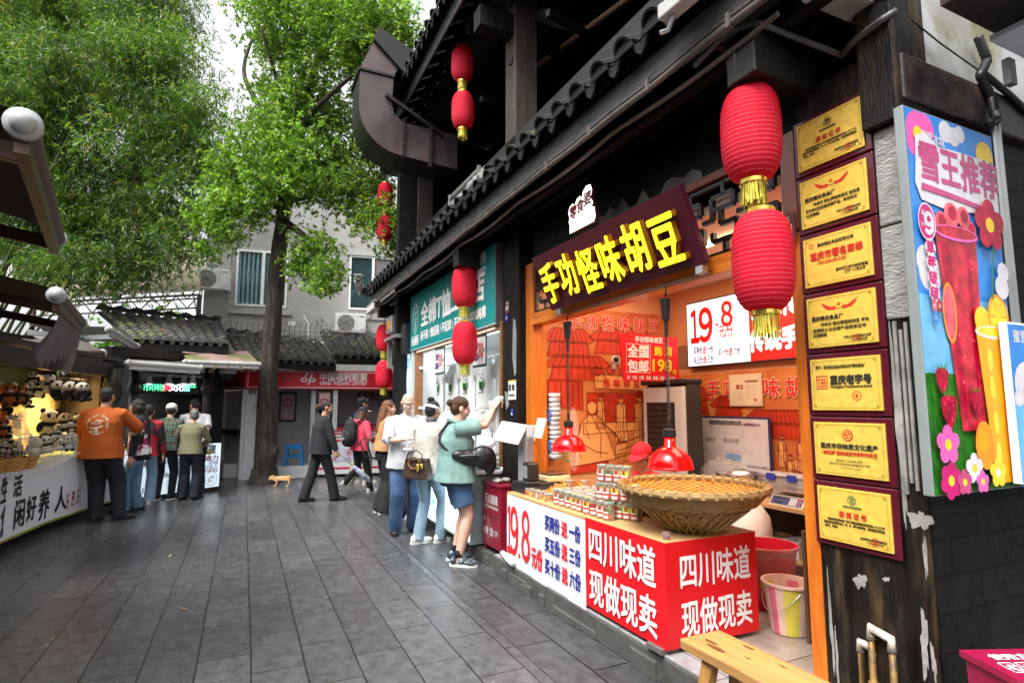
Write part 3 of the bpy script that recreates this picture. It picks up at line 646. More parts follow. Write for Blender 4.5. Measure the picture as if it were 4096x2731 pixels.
def hwin(x0, x1, z0, z1, f):
 mb = MB(); w = .06
 for b in ((x0, x1, -.03, .1, z0, z0 + w), (x0, x1, -.03, .1, z1 - w, z1), (x0, x0 + w, -.03, .1, z0 + w, z1 - w), (x1 - w, x1, -.03, .1, z0 + w, z1 - w), (x0 + (x1 - x0) * f - .04, x0 + (x1 - x0) * f + .04, -.04, .1, z0 + w, z1 - w)): mb.box(*b)
 o = mb.build('window', WHITE, hs_, bev=.006)
 mb = MB(); mb.box(x0 + w, x1 - w, .03, .04, z0 + w, z1 - w); mb.build('pane', PANE, o)
 return o
w1 = hwin(.86, 2.34, 4.62, 6.38, .52); w2 = hwin(4.2, 5.79, 4.66, 6.44, .47)
cu = MB()
for (x0, x1) in ((.92, 1.6), (1.66, 2.0)):
 n = 26; P_ = [(x0 + (x1 - x0) * i / n, .022 + .0 * math.sin(i)) for i in range(n + 1)]
 for i in range(n):
  cu.sheet([(P_[i][0], .025 - .02 * math.sin(i * 1.3), 4.7), (P_[i + 1][0], .025 - .02 * math.sin(i * 1.3 + 1.3), 4.7), (P_[i + 1][0], .025 - .02 * math.sin(i * 1.3 + 1.3), 6.3), (P_[i][0], .025 - .02 * math.sin(i * 1.3), 6.3)])
cu.build('curtain', mat('blue_grey_curtain', (.16, .26, .30), .7, var=.1), w1, smooth=True)
mb = MB(); mb.box(5.0, 5.7, .015, .028, 4.74, 6.36); mb.build('screen', mat('grey_insect_screen', (.16, .155, .155), .8), w2)
mb = MB(); mb.text("", (0, 0, 0), X, Z, 1) if 0 else mb.box(2.42, 2.63, -.012, 0, 4.06, 4.2); mb.build('wall_plate', WHITE, hs_)
pb = MB()
for p in ((2.1, 4.38), (3.25, 4.25), (3.4, 4.3)): pb.tube([(p[0], 0, p[1]), (p[0], -.12, p[1]), (p[0] + .05, -.12, p[1] - .12)], .02, 6)
pb.build('pipe_stub', mat('rusty_pipe', (.12, .06, .04)), hs_)
def aircon(label, o, rz, s=1):
 t = thing('air_conditioner', label, 'air conditioner', o, rz, 'outdoor air conditioner units on the grey house')
 m = MB(); m.box(0, .93, 0, .33, 0, .6); m.build('casing', mat('ac_white', (.68, .68, .66), .45, var=.08), t, bev=.015)
 m = MB(); m.lathe([(.25, 0), (.25, .01), (.05, .012), (.02, .0)], 28, (0, 0, 0)); m = MB()
 for rr in (.06, .1, .14, .18, .22, .26):
  a = circ(.33, .3, rr, 26); b = circ(.33, .3, rr - .012, 26)
  for j in range(26): m.sheet([Vector((p[0], -.012, p[1])) for p in (a[j], a[(j + 1) % 26], b[(j + 1) % 26], b[j])])
 for i in range(8): an = i * math.pi / 4; m.bar((.33 + .05 * math.cos(an), -.01, .3 + .05 * math.sin(an)), (.33 + .27 * math.cos(an), -.01, .3 + .27 * math.sin(an)), .008, .004)
 m.build('fan_grille', mat('ac_grille', (.5, .5, .48), .5), t)
 m = MB(); m.prism(circ(.33, .3, .265, 28), (0, -.003, 0), X, Z, .002); m.build('fan_opening', mat('ac_dark', (.05, .05, .05), .6), t)
 m = MB(); m.box(.66, .664, -.004, 0, .03, .57); m.text("GREE", (.8, 0, .52), X, Z, .06, 0, .02); m.prism([(.72, .06), (.74, .06), (.9, .16), (.88, .16)], (0, -.003, 0), X, Z, .002); m.prism([(.76, .04), (.78, .04), (.92, .12), (.9, .12)], (0, -.003, 0), X, Z, .002, 1); m.build('badge', [mat('badge_blue', (.03, .06, .3), .5), REDP], t)
 m = MB(); m.bar((.15, .0, -.02), (.15, .35, -.02), .03, .03); m.bar((.78, 0, -.02), (.78, .35, -.02), .03, .03); m.bar((.15, .33, -.02), (.15, .33, -.25), .03, .03); m.bar((.78, .33, -.02), (.78, .33, -.25), .03, .03); m.build('bracket', GREYM, t)
KD = Vector((math.cos(R(16)), math.sin(R(16)), 0)); KN = Vector((-KD.y, KD.x, 0)); HO = Vector((-9.3, 16.9, 0))
aircon('outdoor air conditioner left of the curtained window', HO + KD * -.18 - KN * .42 + Z * 5.03, R(16))
aircon('outdoor air conditioner under the right hand white window', HO + KD * 3.82 - KN * .42 + Z * 3.86, R(16))
# wall with spikes in front of the house
sf = thing('spiked_fence', 'iron fence of bent spikes on the wall in front of the grey house', 'fence', (-9.3, 16.5, 0), R(16))
m = MB(); m.box(-.2, 9, 0, .15, 0, 3.5); m.build('wall', HW, sf)
m = MB()
for i in range(34): x = -.1 + i * .15; m.tube([(x, .07, 3.5), (x, .07, 4.0), (x + .05, .03, 4.1)], .009, 5)
for z in (3.6, 3.85): m.tube([(-.2, .07, z), (5.2, .07, z)], .008, 5)
m.build('spikes', mat('rusty_iron', (.06, .04, .035), .7), sf)
m = MB(); m.tube([(.05, .0, 3.3), (.05, 0, 4.3), (-.1, 0, 4.9)], .03, 6); m.tube([(3.15, 0, 3.5), (3.15, 0, 4.1), (3.0, 0, 4.35)], .02, 6); m.tube([(3.65, 0, 3.5), (3.65, 0, 4.0)], .02, 6); m.tube([(1.0, -.05, 3.5), (5, -.05, 3.52)], .025, 6)
m.build('white_post', WHITE, sf)
m = MB()
for z in (3.9, 4.15, 4.4, 4.7): m.tube([(.0, -.03, z), (1.5, -.03, z - .06), (3.1, -.03, z - .25), (5, -.03, z - .3)], .005, 4)
m.build('wire', mat('pale_wire', (.4, .42, .42), .5), sf)
# tiled roofs of the low buildings
def lowroof(name, label, E0, E1, R0, R1, nc, nr, seed, lit, wall=True):
 t = thing(name, label, 'building', (0, 0, 0))
 mb = MB(); roof(mb, E0, E1, R0, R1, nc, nr, .075, seed=seed); mb.build('tiles', TILE, t)
 E0, E1, R0, R1 = map(Vector, (E0, E1, R0, R1)); rg = MB(); d = (R1 - R0).normalized()
 for i in range(int((R1 - R0).length / .055)): p = R0 + d * i * .055; rg.bar(p + Z * .04, p + Z * (.15 + .03 * math.sin(i)) + d * .06, .2, .018, up=d)
 rg.build('ridge', TILE, t)
 litter(E0, E1, R0, R1, lit, seed).build('leaf_litter', LITTER, t)['kind'] = 'stuff'
 w = MB(); n = Vector((0, 0, -.09)); w.hexa([E0 + n * 2.2, E1 + n * 2.2, E1 + (R1 - E1) * .1 + n * 2, E0 + (R0 - E0) * .1 + n * 2, E0 + n * .7, E1 + n * .7, E1 + (R1 - E1) * .1 + n * .5, E0 + (R0 - E0) * .1 + n * .5])
 w.build('eave_board', BLKW, t)
 if wall:
  i0 = E0.lerp(R0, .28); i1 = E1.lerp(R1, .28); o0 = i0 + (R0 - E0).normalized() * 2; o1 = i1 + (R1 - E1).normalized() * 2
  w = MB(); w.hexa([Vector((p.x, p.y, 0)) for p in (i0, i1, o1, o0)] + [Vector((p.x, p.y, E0.z - .05)) for p in (i0, i1, o1, o0)]); w.build('wall', brick_mat(name + '_brick', (.014, .014, .015), (.010, .010, .011), (.02, .02, .02), .24, .07, .008, .7, swap=(0, 2), grit=.4), t)
 return t
lowroof('stall_house', 'low house with mossy tiled roof behind the souvenir stalls', (-7.3, 10.85, 2.86), (-5.75, 11.5, 2.84), (-9.75, 13.2, 3.8), (-7.2, 14.0, 3.62), 10, 13, 11, 170)
lowroof('kiosk_house', 'low tiled roof house right behind the tree trunk', (-5.75, 12.0, 2.6), (-3.95, 12.75, 2.54), (-7.1, 14.0, 3.35), (-5.0, 14.8, 3.2), 11, 12, 12, 190, False)
lowroof('lantern_house', 'low tiled roof house behind the small hanging lanterns', (-4.05, 12.85, 2.72), (-1.6, 13.6, 2.72), (-5.0, 14.75, 3.42), (-2.0, 15.7, 3.36), 14, 12, 13, 130, False)
# translucent canopy far left
cn = thing('market_canopy', 'pale translucent corrugated canopy on steel trusses beyond the bamboo', 'canopy')
A_, B_, C_, D_ = Vector((-17.5, 19.6, 6.6)), Vector((-10.9, 19.5, 7.0)), Vector((-8.25, 14.8, 4.6)), Vector((-12.6, 14.8, 4.38))
m = MB()
for i in range(60):
 t0, t1 = i / 60, (i + 1) / 60; h = .04 * (i % 2)
 m.sheet([A_.lerp(D_, t0) + Z * h, B_.lerp(C_, t0) + Z * h, B_.lerp(C_, t1) + Z * (.04 - h), A_.lerp(D_, t1) + Z * (.04 - h)])
m.build('corrugated_sheet', mat('translucent_sheet', (.78, .68, .52), .5, var=.12, vs=1.5, transl=.75), cn)
m = MB()
for i in range(7):
 t = i / 6; p, q = A_.lerp(D_, t) - Z * .1, B_.lerp(C_, t) - Z * .1; m.tube([p, q], .03, 6); m.tube([p - Z * .35, q - Z * .35], .022, 6)
 for j in range(14): m.tube([p.lerp(q, j / 14) - Z * (.35 * (j % 2)), p.lerp(q, (j + 1) / 14) - Z * (.35 * ((j + 1) % 2))], .015, 5)
for j in range(11): m.tube([A_.lerp(B_, j / 10) - Z * .06, D_.lerp(C_, j / 10) - Z * .06], .02, 6)
for p in (D_, C_): m.tube([p - Z * .1, Vector((p.x, p.y, 0))], .06, 8)
m.build('truss', mat('truss_steel', (.12, .09, .075), .6), cn)
# ================================================================ things on and in the shop fronts
def fthing(name, label, cat, a, b, z, group=None, dr=0): return thing(name, label, cat, W(a, b, z), FROT + dr, group)
def bx(name, m, t, *L, **k):
 mb = MB()
 for b in L: mb.box(*b)
 return mb.build(name, m, t, **k)
# ---- big tilted sign
MAROON = mat('maroon_board', (.075, .008, .022), .35, var=.06)
sg = fthing('shop_sign', 'big tilted maroon sign with glowing yellow channel letters over the snack shop', 'shop sign', 4.485, 2.5, 2.455)
upv = Vector((0, -.2, .462)).normalized(); nrm = X.cross(upv)
m = MB(); m.prism([(0, 0), (1.93, 0), (1.93, .503), (0, .503)], -nrm * .04, X, upv, .04); m.build('board', MAROON, sg, bev=.003)
YEL = mat('lit_yellow_face', (.9, .75, .02), .4, emit=1.5, ecol=(1, .78, .01), var=.03); YELS = mat('golden_letter_side', (.36, .15, .006), .4, var=.2)
m = MB()
for i, ch in enumerate(TITLE):
 m.text(ch, Vector((.215 + i * .30, 0, 0)) + upv * (.235 + .016 * math.sin(i * 2.1)), X, upv, .36, 0, .022, ext=.042, m2=1, sx=.74, shear=.08, lift=.001)
m.build('lettering', [YEL, YELS], sg)
m = MB()
for x in (.12, 1.86): m.box(x - .03, x + .03, .0, .05, -.05, .0)
m.build('bracket', GREYM, sg, bev=.003)
a0, z0 = on_front(2302, 925, 2.42); a1, z1 = on_front(2418, 850, 2.42); a2, z2 = on_front(2305, 845, 2.42)
cs = fthing('light_sign', 'small white cloud shaped lit sign standing on the big maroon sign', 'light sign', a0, 2.40, z0 - .03)
w = a0 - a1; h = .24
cl = [(0, .0)] + [(.0, .07), (-.015, .1), (.0, .13), (-.02, .17), (.0, .22), (.05, .235), (.08, .21), (.11, .25), (.16, .26), (.19, .235), (.2, .28), (.25, .31), (.31, .30), (.33, .25), (.31, .2), (.34, .15), (.32, .12), (.36, .11), (.37, .03), (.35, .0)]
k_ = w / .41
m = MB(); m.prism([(x * k_, y * k_ * 1.0) for x, y in cl], (0, 0, 0), X, Z, .035, 0, 1)
for i, ch in enumerate("零食婆"): m.text(ch, ((.06 + i * .105) * k_, -.035, (.155 + .025 * i) * k_), X, Z, .115 * k_, 2, .035)
m.text("非遗美食文化遗产", (.18 * k_, -.035, .06 * k_), X, Z, .05 * k_, 3, .02, fit=.3 * k_)
m.build('light_panel', [mat('lit_white', (1, 1, 1), .4, emit=.7, ecol=(1, .97, .97)), MAROON, mat('dark_red_lettering', (.25, .02, .02), .5), mat('grey_lettering', (.4, .4, .4), .5)], cs)
# ---- lanterns
LRED = mat('red_lantern_cloth', (.70, .012, .04), .7, spec=.2, var=.12, vs=6, bump=.25, bs=30, transl=.35)
TASS = mat('golden_tassel', (.55, .48, .06), .45, .3, var=.3, vs=60)
LRIB = LRED.copy(); LRIB.name = 'ribbed_lantern_cloth'; N, L = nodes_of(LRIB); tcn = N.new('ShaderNodeTexCoord'); sxn = N.new('ShaderNodeSeparateXYZ'); L.new(tcn.outputs['Object'], sxn.inputs[0])
zm = N.new('ShaderNodeMath'); zm.operation = 'MULTIPLY'; zm.inputs[1].default_value = 44; L.new(sxn.outputs[2], zm.inputs[0]); zf = N.new('ShaderNodeMath'); zf.operation = 'FRACT'; L.new(zm.outputs[0], zf.inputs[0]); zl = N.new('ShaderNodeMath'); zl.operation = 'LESS_THAN'; zl.inputs[1].default_value = .2; L.new(zf.outputs[0], zl.inputs[0])
pz_ = N['Principled BSDF']; old = pz_.inputs['Base Color'].links[0].from_socket; mx = N.new('ShaderNodeMix'); mx.data_type = 'RGBA'; L.new(zl.outputs[0], mx.inputs[0]); L.new(old, mx.inputs[6]); mx.inputs[7].default_value = (.78, .09, .12, 1); L.new(mx.outputs[2], pz_.inputs['Base Color'])
def lantern_mesh():
 b = MB(); n = 21; H = .50; pr = []
 for i in range(n * 2 + 1):
  t = i / (n * 2); s = abs(2 * t - 1); r = .062 + .088 * (1 - s ** 3.2) ** .62
  pr.append((r - (.006 if i % 2 else 0), -H / 2 + H * t))
 b.lathe(pr, 24); b.v = [(x * (1 + .012 * math.cos(4 * math.atan2(y, x))), y * (1 + .012 * math.cos(4 * math.atan2(y, x))), z) for x, y, z in b.v]
 for i in range(8): t = i * math.pi / 4 + .2; b.tube([(r * 1.004 * math.cos(t), r * 1.004 * math.sin(t), z) for r, z in pr[1:-1:2]], .0022, 4)
 g = MB()
 for sgn in (-1, 1):
  z = sgn * H / 2; g.lathe([(.064, z - .018), (.068, z - .016), (.068, z + .016), (.064, z + .018)], 24)
 ts = MB(); q = random.Random(1)
 for i in range(64):
  t = 2 * math.pi * i / 64; r = .06 + q.uniform(-.006, .002); e = .003; L_ = q.uniform(.09, .125)
  c = Vector((math.cos(t), math.sin(t), 0)); d = Vector((-math.sin(t), math.cos(t), 0)); sw = q.uniform(-.012, .012)
  ts.sheet([c * r - d * e + Z * (-H / 2 - .015), c * r + d * e + Z * (-H / 2 - .015), c * (r + .004) + d * (e + sw) + Z * (-H / 2 - .015 - L_), c * (r + .004) + d * (sw - e) + Z * (-H / 2 - .015 - L_)])
 return b, g, ts
def make_lantern_string(label, a, b, ztop, lay=0, sc=1):
 t = fthing('lantern_string', label, 'lantern', a, b, ztop, 'pairs of red lanterns hung along the timber building')
 for i, z in enumerate((-.31, -.985)):
  B_, G_, T_ = lantern_mesh(); loc = (0, 0, z * sc)
  o = B_.build('lantern', LRIB, t, smooth=True, loc=loc); G_.build('gold_ring', GOLD, o, smooth=False); T_.build('tassel', TASS, o); o.scale = (sc, sc, sc)
  if i: o.location.x += lay
 c = MB(); c.tube([(0, 0, .25), (0, 0, -.1)], .008, 6); c.tube([(0, 0, -.5 * sc), (lay, 0, -.7 * sc)], .005, 5); c.build('hanging_cord', BLACKP, t)
 return t
ls = make_lantern_string('nearest and largest pair of red lanterns hanging beside the gold plaques', 2.0, 2.29, 3.29, .035)
for a, b, z, lb in ((6.27, 2.31, 3.31, 'pair of red lanterns hanging in front of the teal sign'), (10.5, 2.3, 3.15, 'pair of red lanterns hanging at the far end of the lower eave'), (6.72, 2.42, 6.42, 'pair of red lanterns hanging high under the upper eave'), (10.82, 2.32, 6.0, 'pair of red lanterns hanging below the bent exhaust duct')):
 dup(ls, W(a, b, z), FROT, lb)
# ---- gold plaques
FRM = mat('dark_red_lacquer_frame', (.085, .006, .016), .3, var=.1, coat=.5); GFACE = mat('gold_plate', (.86, .60, .10), .38, .3, var=.12, vs=30, bump=.25, bs=260)
DTX = mat('plaque_black', (.03, .03, .02), .6); RTX = mat('plaque_red', (.6, .03, .02), .5); GTX = mat('plaque_green', (.05, .2, .06), .5); OTX = mat('plaque_ochre', (.35, .22, .02), .5)
def seal(m, x, z, r, mi):
 y = -.031
 o1 = circ(x, z, r, 18); o2 = circ(x, z, r * .86, 18)
 for j in range(18): m.sheet([Vector((p[0], y, p[1])) for p in (o1[j], o1[(j + 1) % 18], o2[(j + 1) % 18], o2[j])], mi)
 m.prism([(x + (r * .5 if k % 2 == 0 else r * .2) * math.sin(k * math.pi / 5), z + (r * .5 if k % 2 == 0 else r * .2) * math.cos(k * math.pi / 5)) for k in range(10)], (0, y, 0), X, Z, .001, mi)
PLQ = [('top gold plaque of the column with a black octagon emblem', 'oct', 1), ('second gold plaque from the top with a red ribbon emblem', 'rib', 2), ('gold plaque with large red writing and no emblem, third from the top', 'red', 3), ('gold plaque with a red ribbon emblem right below the plaque with red writing', 'rib', 4), ('gold plaque with a square red seal and black brush writing', 'sq', 5), ('gold plaque with a round red emblem, second from the bottom', 'rnd', 6), ('chipped lowest gold plaque with a green octagon emblem', 'octg', 7)]
for i, (lb, kd, _) in enumerate(PLQ):
 zt = 3.082 - i * .3075; t = fthing('award_plaque', lb, 'plaque', 1.982, 2.6, zt - .302, 'gold award plaques on the pillar')
 w, h = .406, .302
 m = MB(); m.box(0, w, -.018, -.002, 0, h); m.build('frame', FRM, t, bev=.006)
 m = MB(); m.box(.028, w - .028, -.028, -.019, .026, h - .026); m.build('plate', GFACE, t, bev=.002)
 m = MB(); y = -.028; xc = w / 2
 for (x0, x1, za, zb) in ((.04, w - .04, .037, .0385), (.04, w - .04, h - .0385, h - .037), (.04, .0415, .037, h - .037), (w - .0415, w - .04, .037, h - .037)): m.box(x0, x1, y - .001, y, za, zb, 3)
 for cx in (.05, w - .05):
  for cz in (.047, h - .047): m.text("❀" if 0 else "※", (cx, y, cz), X, Z, .024, 3)
 T = lambda s, x, z, sz, mi, b=0, al='c', f=None: m.text(s, (x, y, z), X, Z, sz, mi, b, align=al, lift=.0015, fit=f)
 if kd.startswith('oct'):
  e = 0 if kd == 'oct' else 2; ez = h - .075
  for r1, r2 in ((.022, .019), (.015, .012)):
   o1 = circ(xc, ez, r1, 8, a0=.39, a1=.39 + 2 * math.pi); o2 = circ(xc, ez, r2, 8, a0=.39, a1=.39 + 2 * math.pi)
   for j in range(8): m.sheet([Vector((p[0], y - .002, p[1])) for p in (o1[j], o1[(j + 1) % 8], o2[(j + 1) % 8], o2[j])], e)
  m.box(xc - .005, xc - .002, y - .003, y - .001, ez - .009, ez + .009, e); m.box(xc - .005, xc + .009, y - .003, y - .001, ez + .006, ez + .009, e); m.box(xc - .002, xc + .006, y - .003, y - .001, ez - .001, ez + .002, e)
  T("首届中国食品博览会", xc, ez - .031, .010, e, .02); T("获 奖 证 书", xc, .157, .03, 1, .03, f=.13)
  T("重庆市荣昌县食品厂生产的缙云牌怪味胡豆参加一九八八年", xc + .01, .128, .0125, 0, .015, f=.27); T("首届中国食品博览会名、特、优、新产品的评选、经审定授予博览会", xc, .112, .0125, 0, .015, f=.29); T("金奖，此证。", .062, .096, .0125, 0, .015, 'l'); T("食品博览会奖评审委员会", xc + .09, .066, .011, 0, .01); T("一九八八年十二月", xc + .095, .052, .010, 0, .01); seal(m, xc + .1, .06, .018, 1)
 elif kd == 'rib':
  ez = h - .078
  for sx in (-1, 1): m.prism([(xc + sx * .012, ez - .004), (xc + sx * .04, ez - .006), (xc + sx * .09, ez + .02), (xc + sx * .085, ez + .006), (xc + sx * .06, ez - .016), (xc + sx * .02, ez - .02)][::sx], (0, y - .001, 0), X, Z, .001, 1)
  m.prism(circ(xc, ez + .004, .019, 16), (0, y - .002, 0), X, Z, .001, 4); m.prism([(xc + (.013 if k % 2 == 0 else .006) * math.sin(k * math.pi / 5), ez + .004 + (.013 if k % 2 == 0 else .006) * math.cos(k * math.pi / 5)) for k in range(10)], (0, y - .003, 0), X, Z, .001, 1)
  T("重庆缙云食品厂", .055, .17, .024, 0, .03, 'l'); T("你单位 缙云牌怪味胡豆 " + ("经批准" if i == 1 else "评为"), xc + .02, .138, .019, 0, .015, f=.24); T("评为商业部系统优质产品，特发此证" if i == 1 else "全国轻工业优质产品特发证书", .058, .112, .019, 0, .015, 'l', .27); T("以资鼓励", .058, .088, .019, 0, .015, 'l'); T("中华人民共和国商业部" if i == 1 else "中华人民共和国轻工业部", xc + .08, .066, .012, 0, .01); T("一九八四年七月", xc + .085, .05, .012, 0, .01); seal(m, xc + .08, .06, .017, 1)
 elif kd == 'red':
  T("重庆缙云食品有限公司", xc, .232, .019, 0, .015); T("重庆市著名商标", xc, .178, .043, 1, .035, f=.27); T("（2012.05-2015.05）", xc - .02, .142, .02, 1, .01); T("重庆市工商行政管理局", xc + .075, .09, .016, 0, .01); T("二〇一二年五月", xc + .09, .072, .015, 0, .01)
  for k2 in range(6): m.prism(circ(.075 + .011 * math.cos(k2 * 1.047), .232 + .011 * math.sin(k2 * 1.047), .004, 8), (0, y - .001, 0), X, Z, .001, 1)
 elif kd == 'sq':
  T("授予：重庆缙云食品有限公司“缙云食品”", .06, .235, .018, 0, .015, 'l', .25)
  for (x0, x1, za, zb) in ((.06, .12, .13, .134), (.06, .12, .19, .194), (.06, .064, .13, .194), (.116, .12, .13, .194), (.07, .11, .175, .179), (.07, .074, .14, .18), (.09, .094, .14, .18), (.08, .11, .158, .162), (.104, .108, .14, .18), (.07, .11, .142, .146)): m.box(x0, x1, y - .002, y - .001, za, zb, 1)
  T("重庆老字号", .135, .172, .046, 0, .05, 'l', .2); T("Chongqing Time-honored Brand", .135, .138, .016, 0, .02, 'l', .2); seal(m, xc + .06, .095, .022, 1)
 else:
  ez = h - .085; m.prism(circ(xc, ez, .027, 20), (0, y - .001, 0), X, Z, .001, 1); o1 = circ(xc, ez, .021, 20); o2 = circ(xc, ez, .018, 20)
  for j in range(20): m.sheet([Vector((p[0], y - .004, p[1])) for p in (o1[j], o1[(j + 1) % 20], o2[(j + 1) % 20], o2[j])], 4)
  m.bar((xc - .012, y - .004, ez - .008), (xc, y - .004, ez + .012), .003, .002, 4); m.bar((xc + .012, y - .004, ez - .008), (xc, y - .004, ez + .012), .003, .002, 4); m.bar((xc - .013, y - .004, ez - .008), (xc + .013, y - .004, ez - .008), .003, .002, 4)
  T("重庆市非物质文化遗产", xc, .165, .028, 0, .03, f=.28); T("“梅花牌”怪味胡豆传承制作技艺", xc, .133, .021, 1, .02, f=.27); T("重庆市人民政府 公布", xc, .098, .014, 0); T("重庆市文化和旅游发展委员会 颁发", xc, .082, .013, 0); T("二〇一九年十二月", xc, .066, .013, 0)
 m.build('engraving', [DTX, RTX, GTX, OTX, mat('plaque_gold_relief', (.8, .6, .08), .4)], t)
# ---- drink poster on the side wall (plane a = 1.36, facing the street end)
pb_ = thing('poster_lightbox', 'tall colourful drink poster box on the black brick side wall', 'poster', W(1.46, 2.455, 1.245), FROT)
PH, PW = 1.615, .68
m = MB(); m.box(.06, .10, 0, PW, 0, PH); m.build('box', mat('pale_grey_box', (.22, .25, .25), .4), pb_, bev=.004)
PC = {}
def pcol(n, c, r=.3): return mat('print_' + n, c, r, var=.5 if n in ('juice', 'pulp', 'crimson', 'grass') else .12, vs=16, spec=.25)
plist = [('sky', (.045, .24, .66)), ('sky_pale', (.16, .45, .74)), ('grass', (.025, .16, .015)), ('magenta', (.55, .01, .16)), ('pink', (.80, .12, .42)), ('white', (.66, .64, .68)), ('crimson', (.40, .0, .03)), ('orange', (.80, .28, .02)), ('yellow', (.85, .58, .03)), ('juice', (.50, .02, .04)), ('pulp', (.75, .10, .12)), ('leaf', (.03, .2, .01)), ('mauve', (.50, .07, .20)), ('amber', (.72, .35, .01))]
PM = [pcol(n, c) for n, c in plist]; PI = {n: i for i, (n, c) in enumerate(plist)}
class Print:
 """flat printed shapes, each a hair above the one before; x = along the poster, y up"""
 def __init__(s, o, r, e=.00006): s.mb = MB(); s.o = Vector(o); s.r = Vector(r); s.n = s.r.cross(Z); s.k = 1; s.e = e
 def poly(s, pts, c): s.mb.sheet([s.o + s.r * x + Z * y + s.n * s.e * s.k for x, y in pts], PI[c] if isinstance(c, str) else c); s.k += 1
 def dot(s, x, y, r, c, ry=None, n=18): s.poly(circ(x, y, r, n, ry), c)
 def text(s, t, x, y, sz, c, bold=0, fit=None, sx=1, shear=0): s.mb.text(t, s.o + s.r * x + Z * y, s.r, Z, sz, PI[c] if isinstance(c, str) else c, bold, lift=s.e * s.k, fit=fit, sx=sx, shear=shear, bs=.00006); s.k += 11
 def flower(s, x, y, r, c, c2='yellow', n=5, a=.3):
  for i in range(n): s.dot(x + r * .62 * math.cos(a + i * 6.283 / n), y + r * .62 * math.sin(a + i * 6.283 / n), r * .44, c, n=12)
  s.dot(x, y, r * .3, c2)
 def strawberry(s, x, y, r):
  s.poly([(x - r * .8, y + r * .55), (x - r * .35, y + r * .85), (x + r * .35, y + r * .85), (x + r * .8, y + r * .5), (x + r * .62, y - r * .3), (x + r * .1, y - r * 1.1), (x - r * .2, y - r * 1.05), (x - r * .7, y - r * .3)], 'crimson')
  for i in range(10): s.dot(x + r * .45 * math.sin(i * 2.4), y + r * (.6 - .14 * i), r * .06, 'pulp', n=6)
  for a in (-.6, 0, .6): s.poly([(x - r * .12 + a * r * .5, y + r * .75), (x + r * .12 + a * r * .5, y + r * .75), (x + a * r, y + r * 1.25)], 'leaf')
pr = Print((.101, 0, 0), Y)
q = random.Random(5)
nst = 10
for i in range(nst):
 y0, y1 = PH * i / nst, PH * (i + 1) / nst; c = 'grass' if i < 3 else ('sky_pale' if i in (3, 4) else 'sky')
 pr.mb.sheet([pr.o + Y * x + Z * y for x, y in ((.006, y0 + .006 * (i == 0)), (PW - .006, y0 + .006 * (i == 0)), (PW - .006, y1 - .006 * (i == nst - 1)), (.006, y1 - .006 * (i == nst - 1)))], PI[c])
for x, y, r, c in ((.05, 1.55, .09, 'pink'), (.14, 1.57, .07, 'pink'), (.02, 1.46, .06, 'pink'), (.3, 1.58, .05, 'white'), (.36, 1.545, .045, 'white'), (.41, 1.57, .04, 'white'), (.64, 1.5, .07, 'yellow'), (.1, .9, .08, 'white'), (.03, .95, .07, 'white'), (.6, .55, .08, 'white')):
 x = min(max(x, r + .008), PW - r - .008); y = min(y, PH - r - .008); pr.dot(x, y, r, c)
for i in range(60):
 x = q.uniform(.02, PW - .03); pr.poly([(x, q.uniform(.2, .45)), (x + .008, .25), (x + q.uniform(-.03, .03), q.uniform(.45, .56))], 'leaf')
pr.dot(.085, 1.50, .035, 'yellow'); pr.text("蜜雪冰城", .19, 1.5, .055, 'white', .02, fit=.17)
pr.poly([(.06, 1.49), (.13, 1.515), (.23, 1.47), (.4, 1.475), (.6, 1.475), (.672, 1.46), (.672, 1.20), (.5, 1.21), (.25, 1.19), (.07, 1.21), (.035, 1.28), (.05, 1.38)], 'white')
for i, ch in enumerate("雪王推荐"): pr.text(ch, .148 + i * .152, 1.385, .185, 'mauve', .03, fit=.14)
pr.poly([(.07, 1.255), (.3, 1.245), (.55, 1.225), (.66, 1.19), (.665, 1.21), (.56, 1.245), (.32, 1.268), (.08, 1.285)], 'mauve')
# red drink
pr.poly([(.14, 1.08), (.45, 1.1), (.40, .25), (.22, .25)], 'juice'); pr.poly([(.17, 1.05), (.24, 1.05), (.27, .3), (.24, .3)], 'crimson'); pr.poly([(.36, 1.05), (.4, 1.05), (.37, .35), (.35, .35)], 'crimson'); pr.dot(.2, .74, .05, 'orange', .13); pr.dot(.2, .74, .04, 'pulp', .115)
for i in range(30): pr.dot(q.uniform(.2, .4), q.uniform(.35, 1.0), q.uniform(.003, .008), 'pulp', n=6)
for x, y, r in ((.19, 1.13, .045), (.27, 1.17, .055), (.36, 1.17, .05), (.41, 1.12, .04)): pr.dot(x, y, r, 'pulp'); pr.dot(x + .008, y + .008, r * .6, 'crimson')
pr.poly(circ(.295, 1.09, .165, 28, .034), 'pink'); pr.poly(circ(.295, 1.094, .15, 28, .025), 'juice')
pr.dot(.085, 1.115, .062, 'white', .082); pr.dot(.085, 1.115, .056, 'magenta', .075); pr.text("９", .1, 1.11, .12, 'white', .05, fit=.06); pr.text("￥", .058, 1.15, .035, 'white', .03); pr.text("大杯", .058, 1.1, .022, 'white')
for i, ch in enumerate("草莓啵啵"): pr.poly(circ(.09, 1.005 - i * .064, .037, 14), 'white'); pr.text(ch, .09, 1.005 - i * .064, .06, 'magenta', .04)
for i, ch in enumerate(("常温", "温热", "冰")): pr.dot(.08 + .034 * (i % 2), .76 - .05 * (i // 2), .016, ('pulp', 'crimson', 'sky')[i], .028); pr.text(ch[0], .08 + .034 * (i % 2), .76 - .05 * (i // 2), .02, 'white')
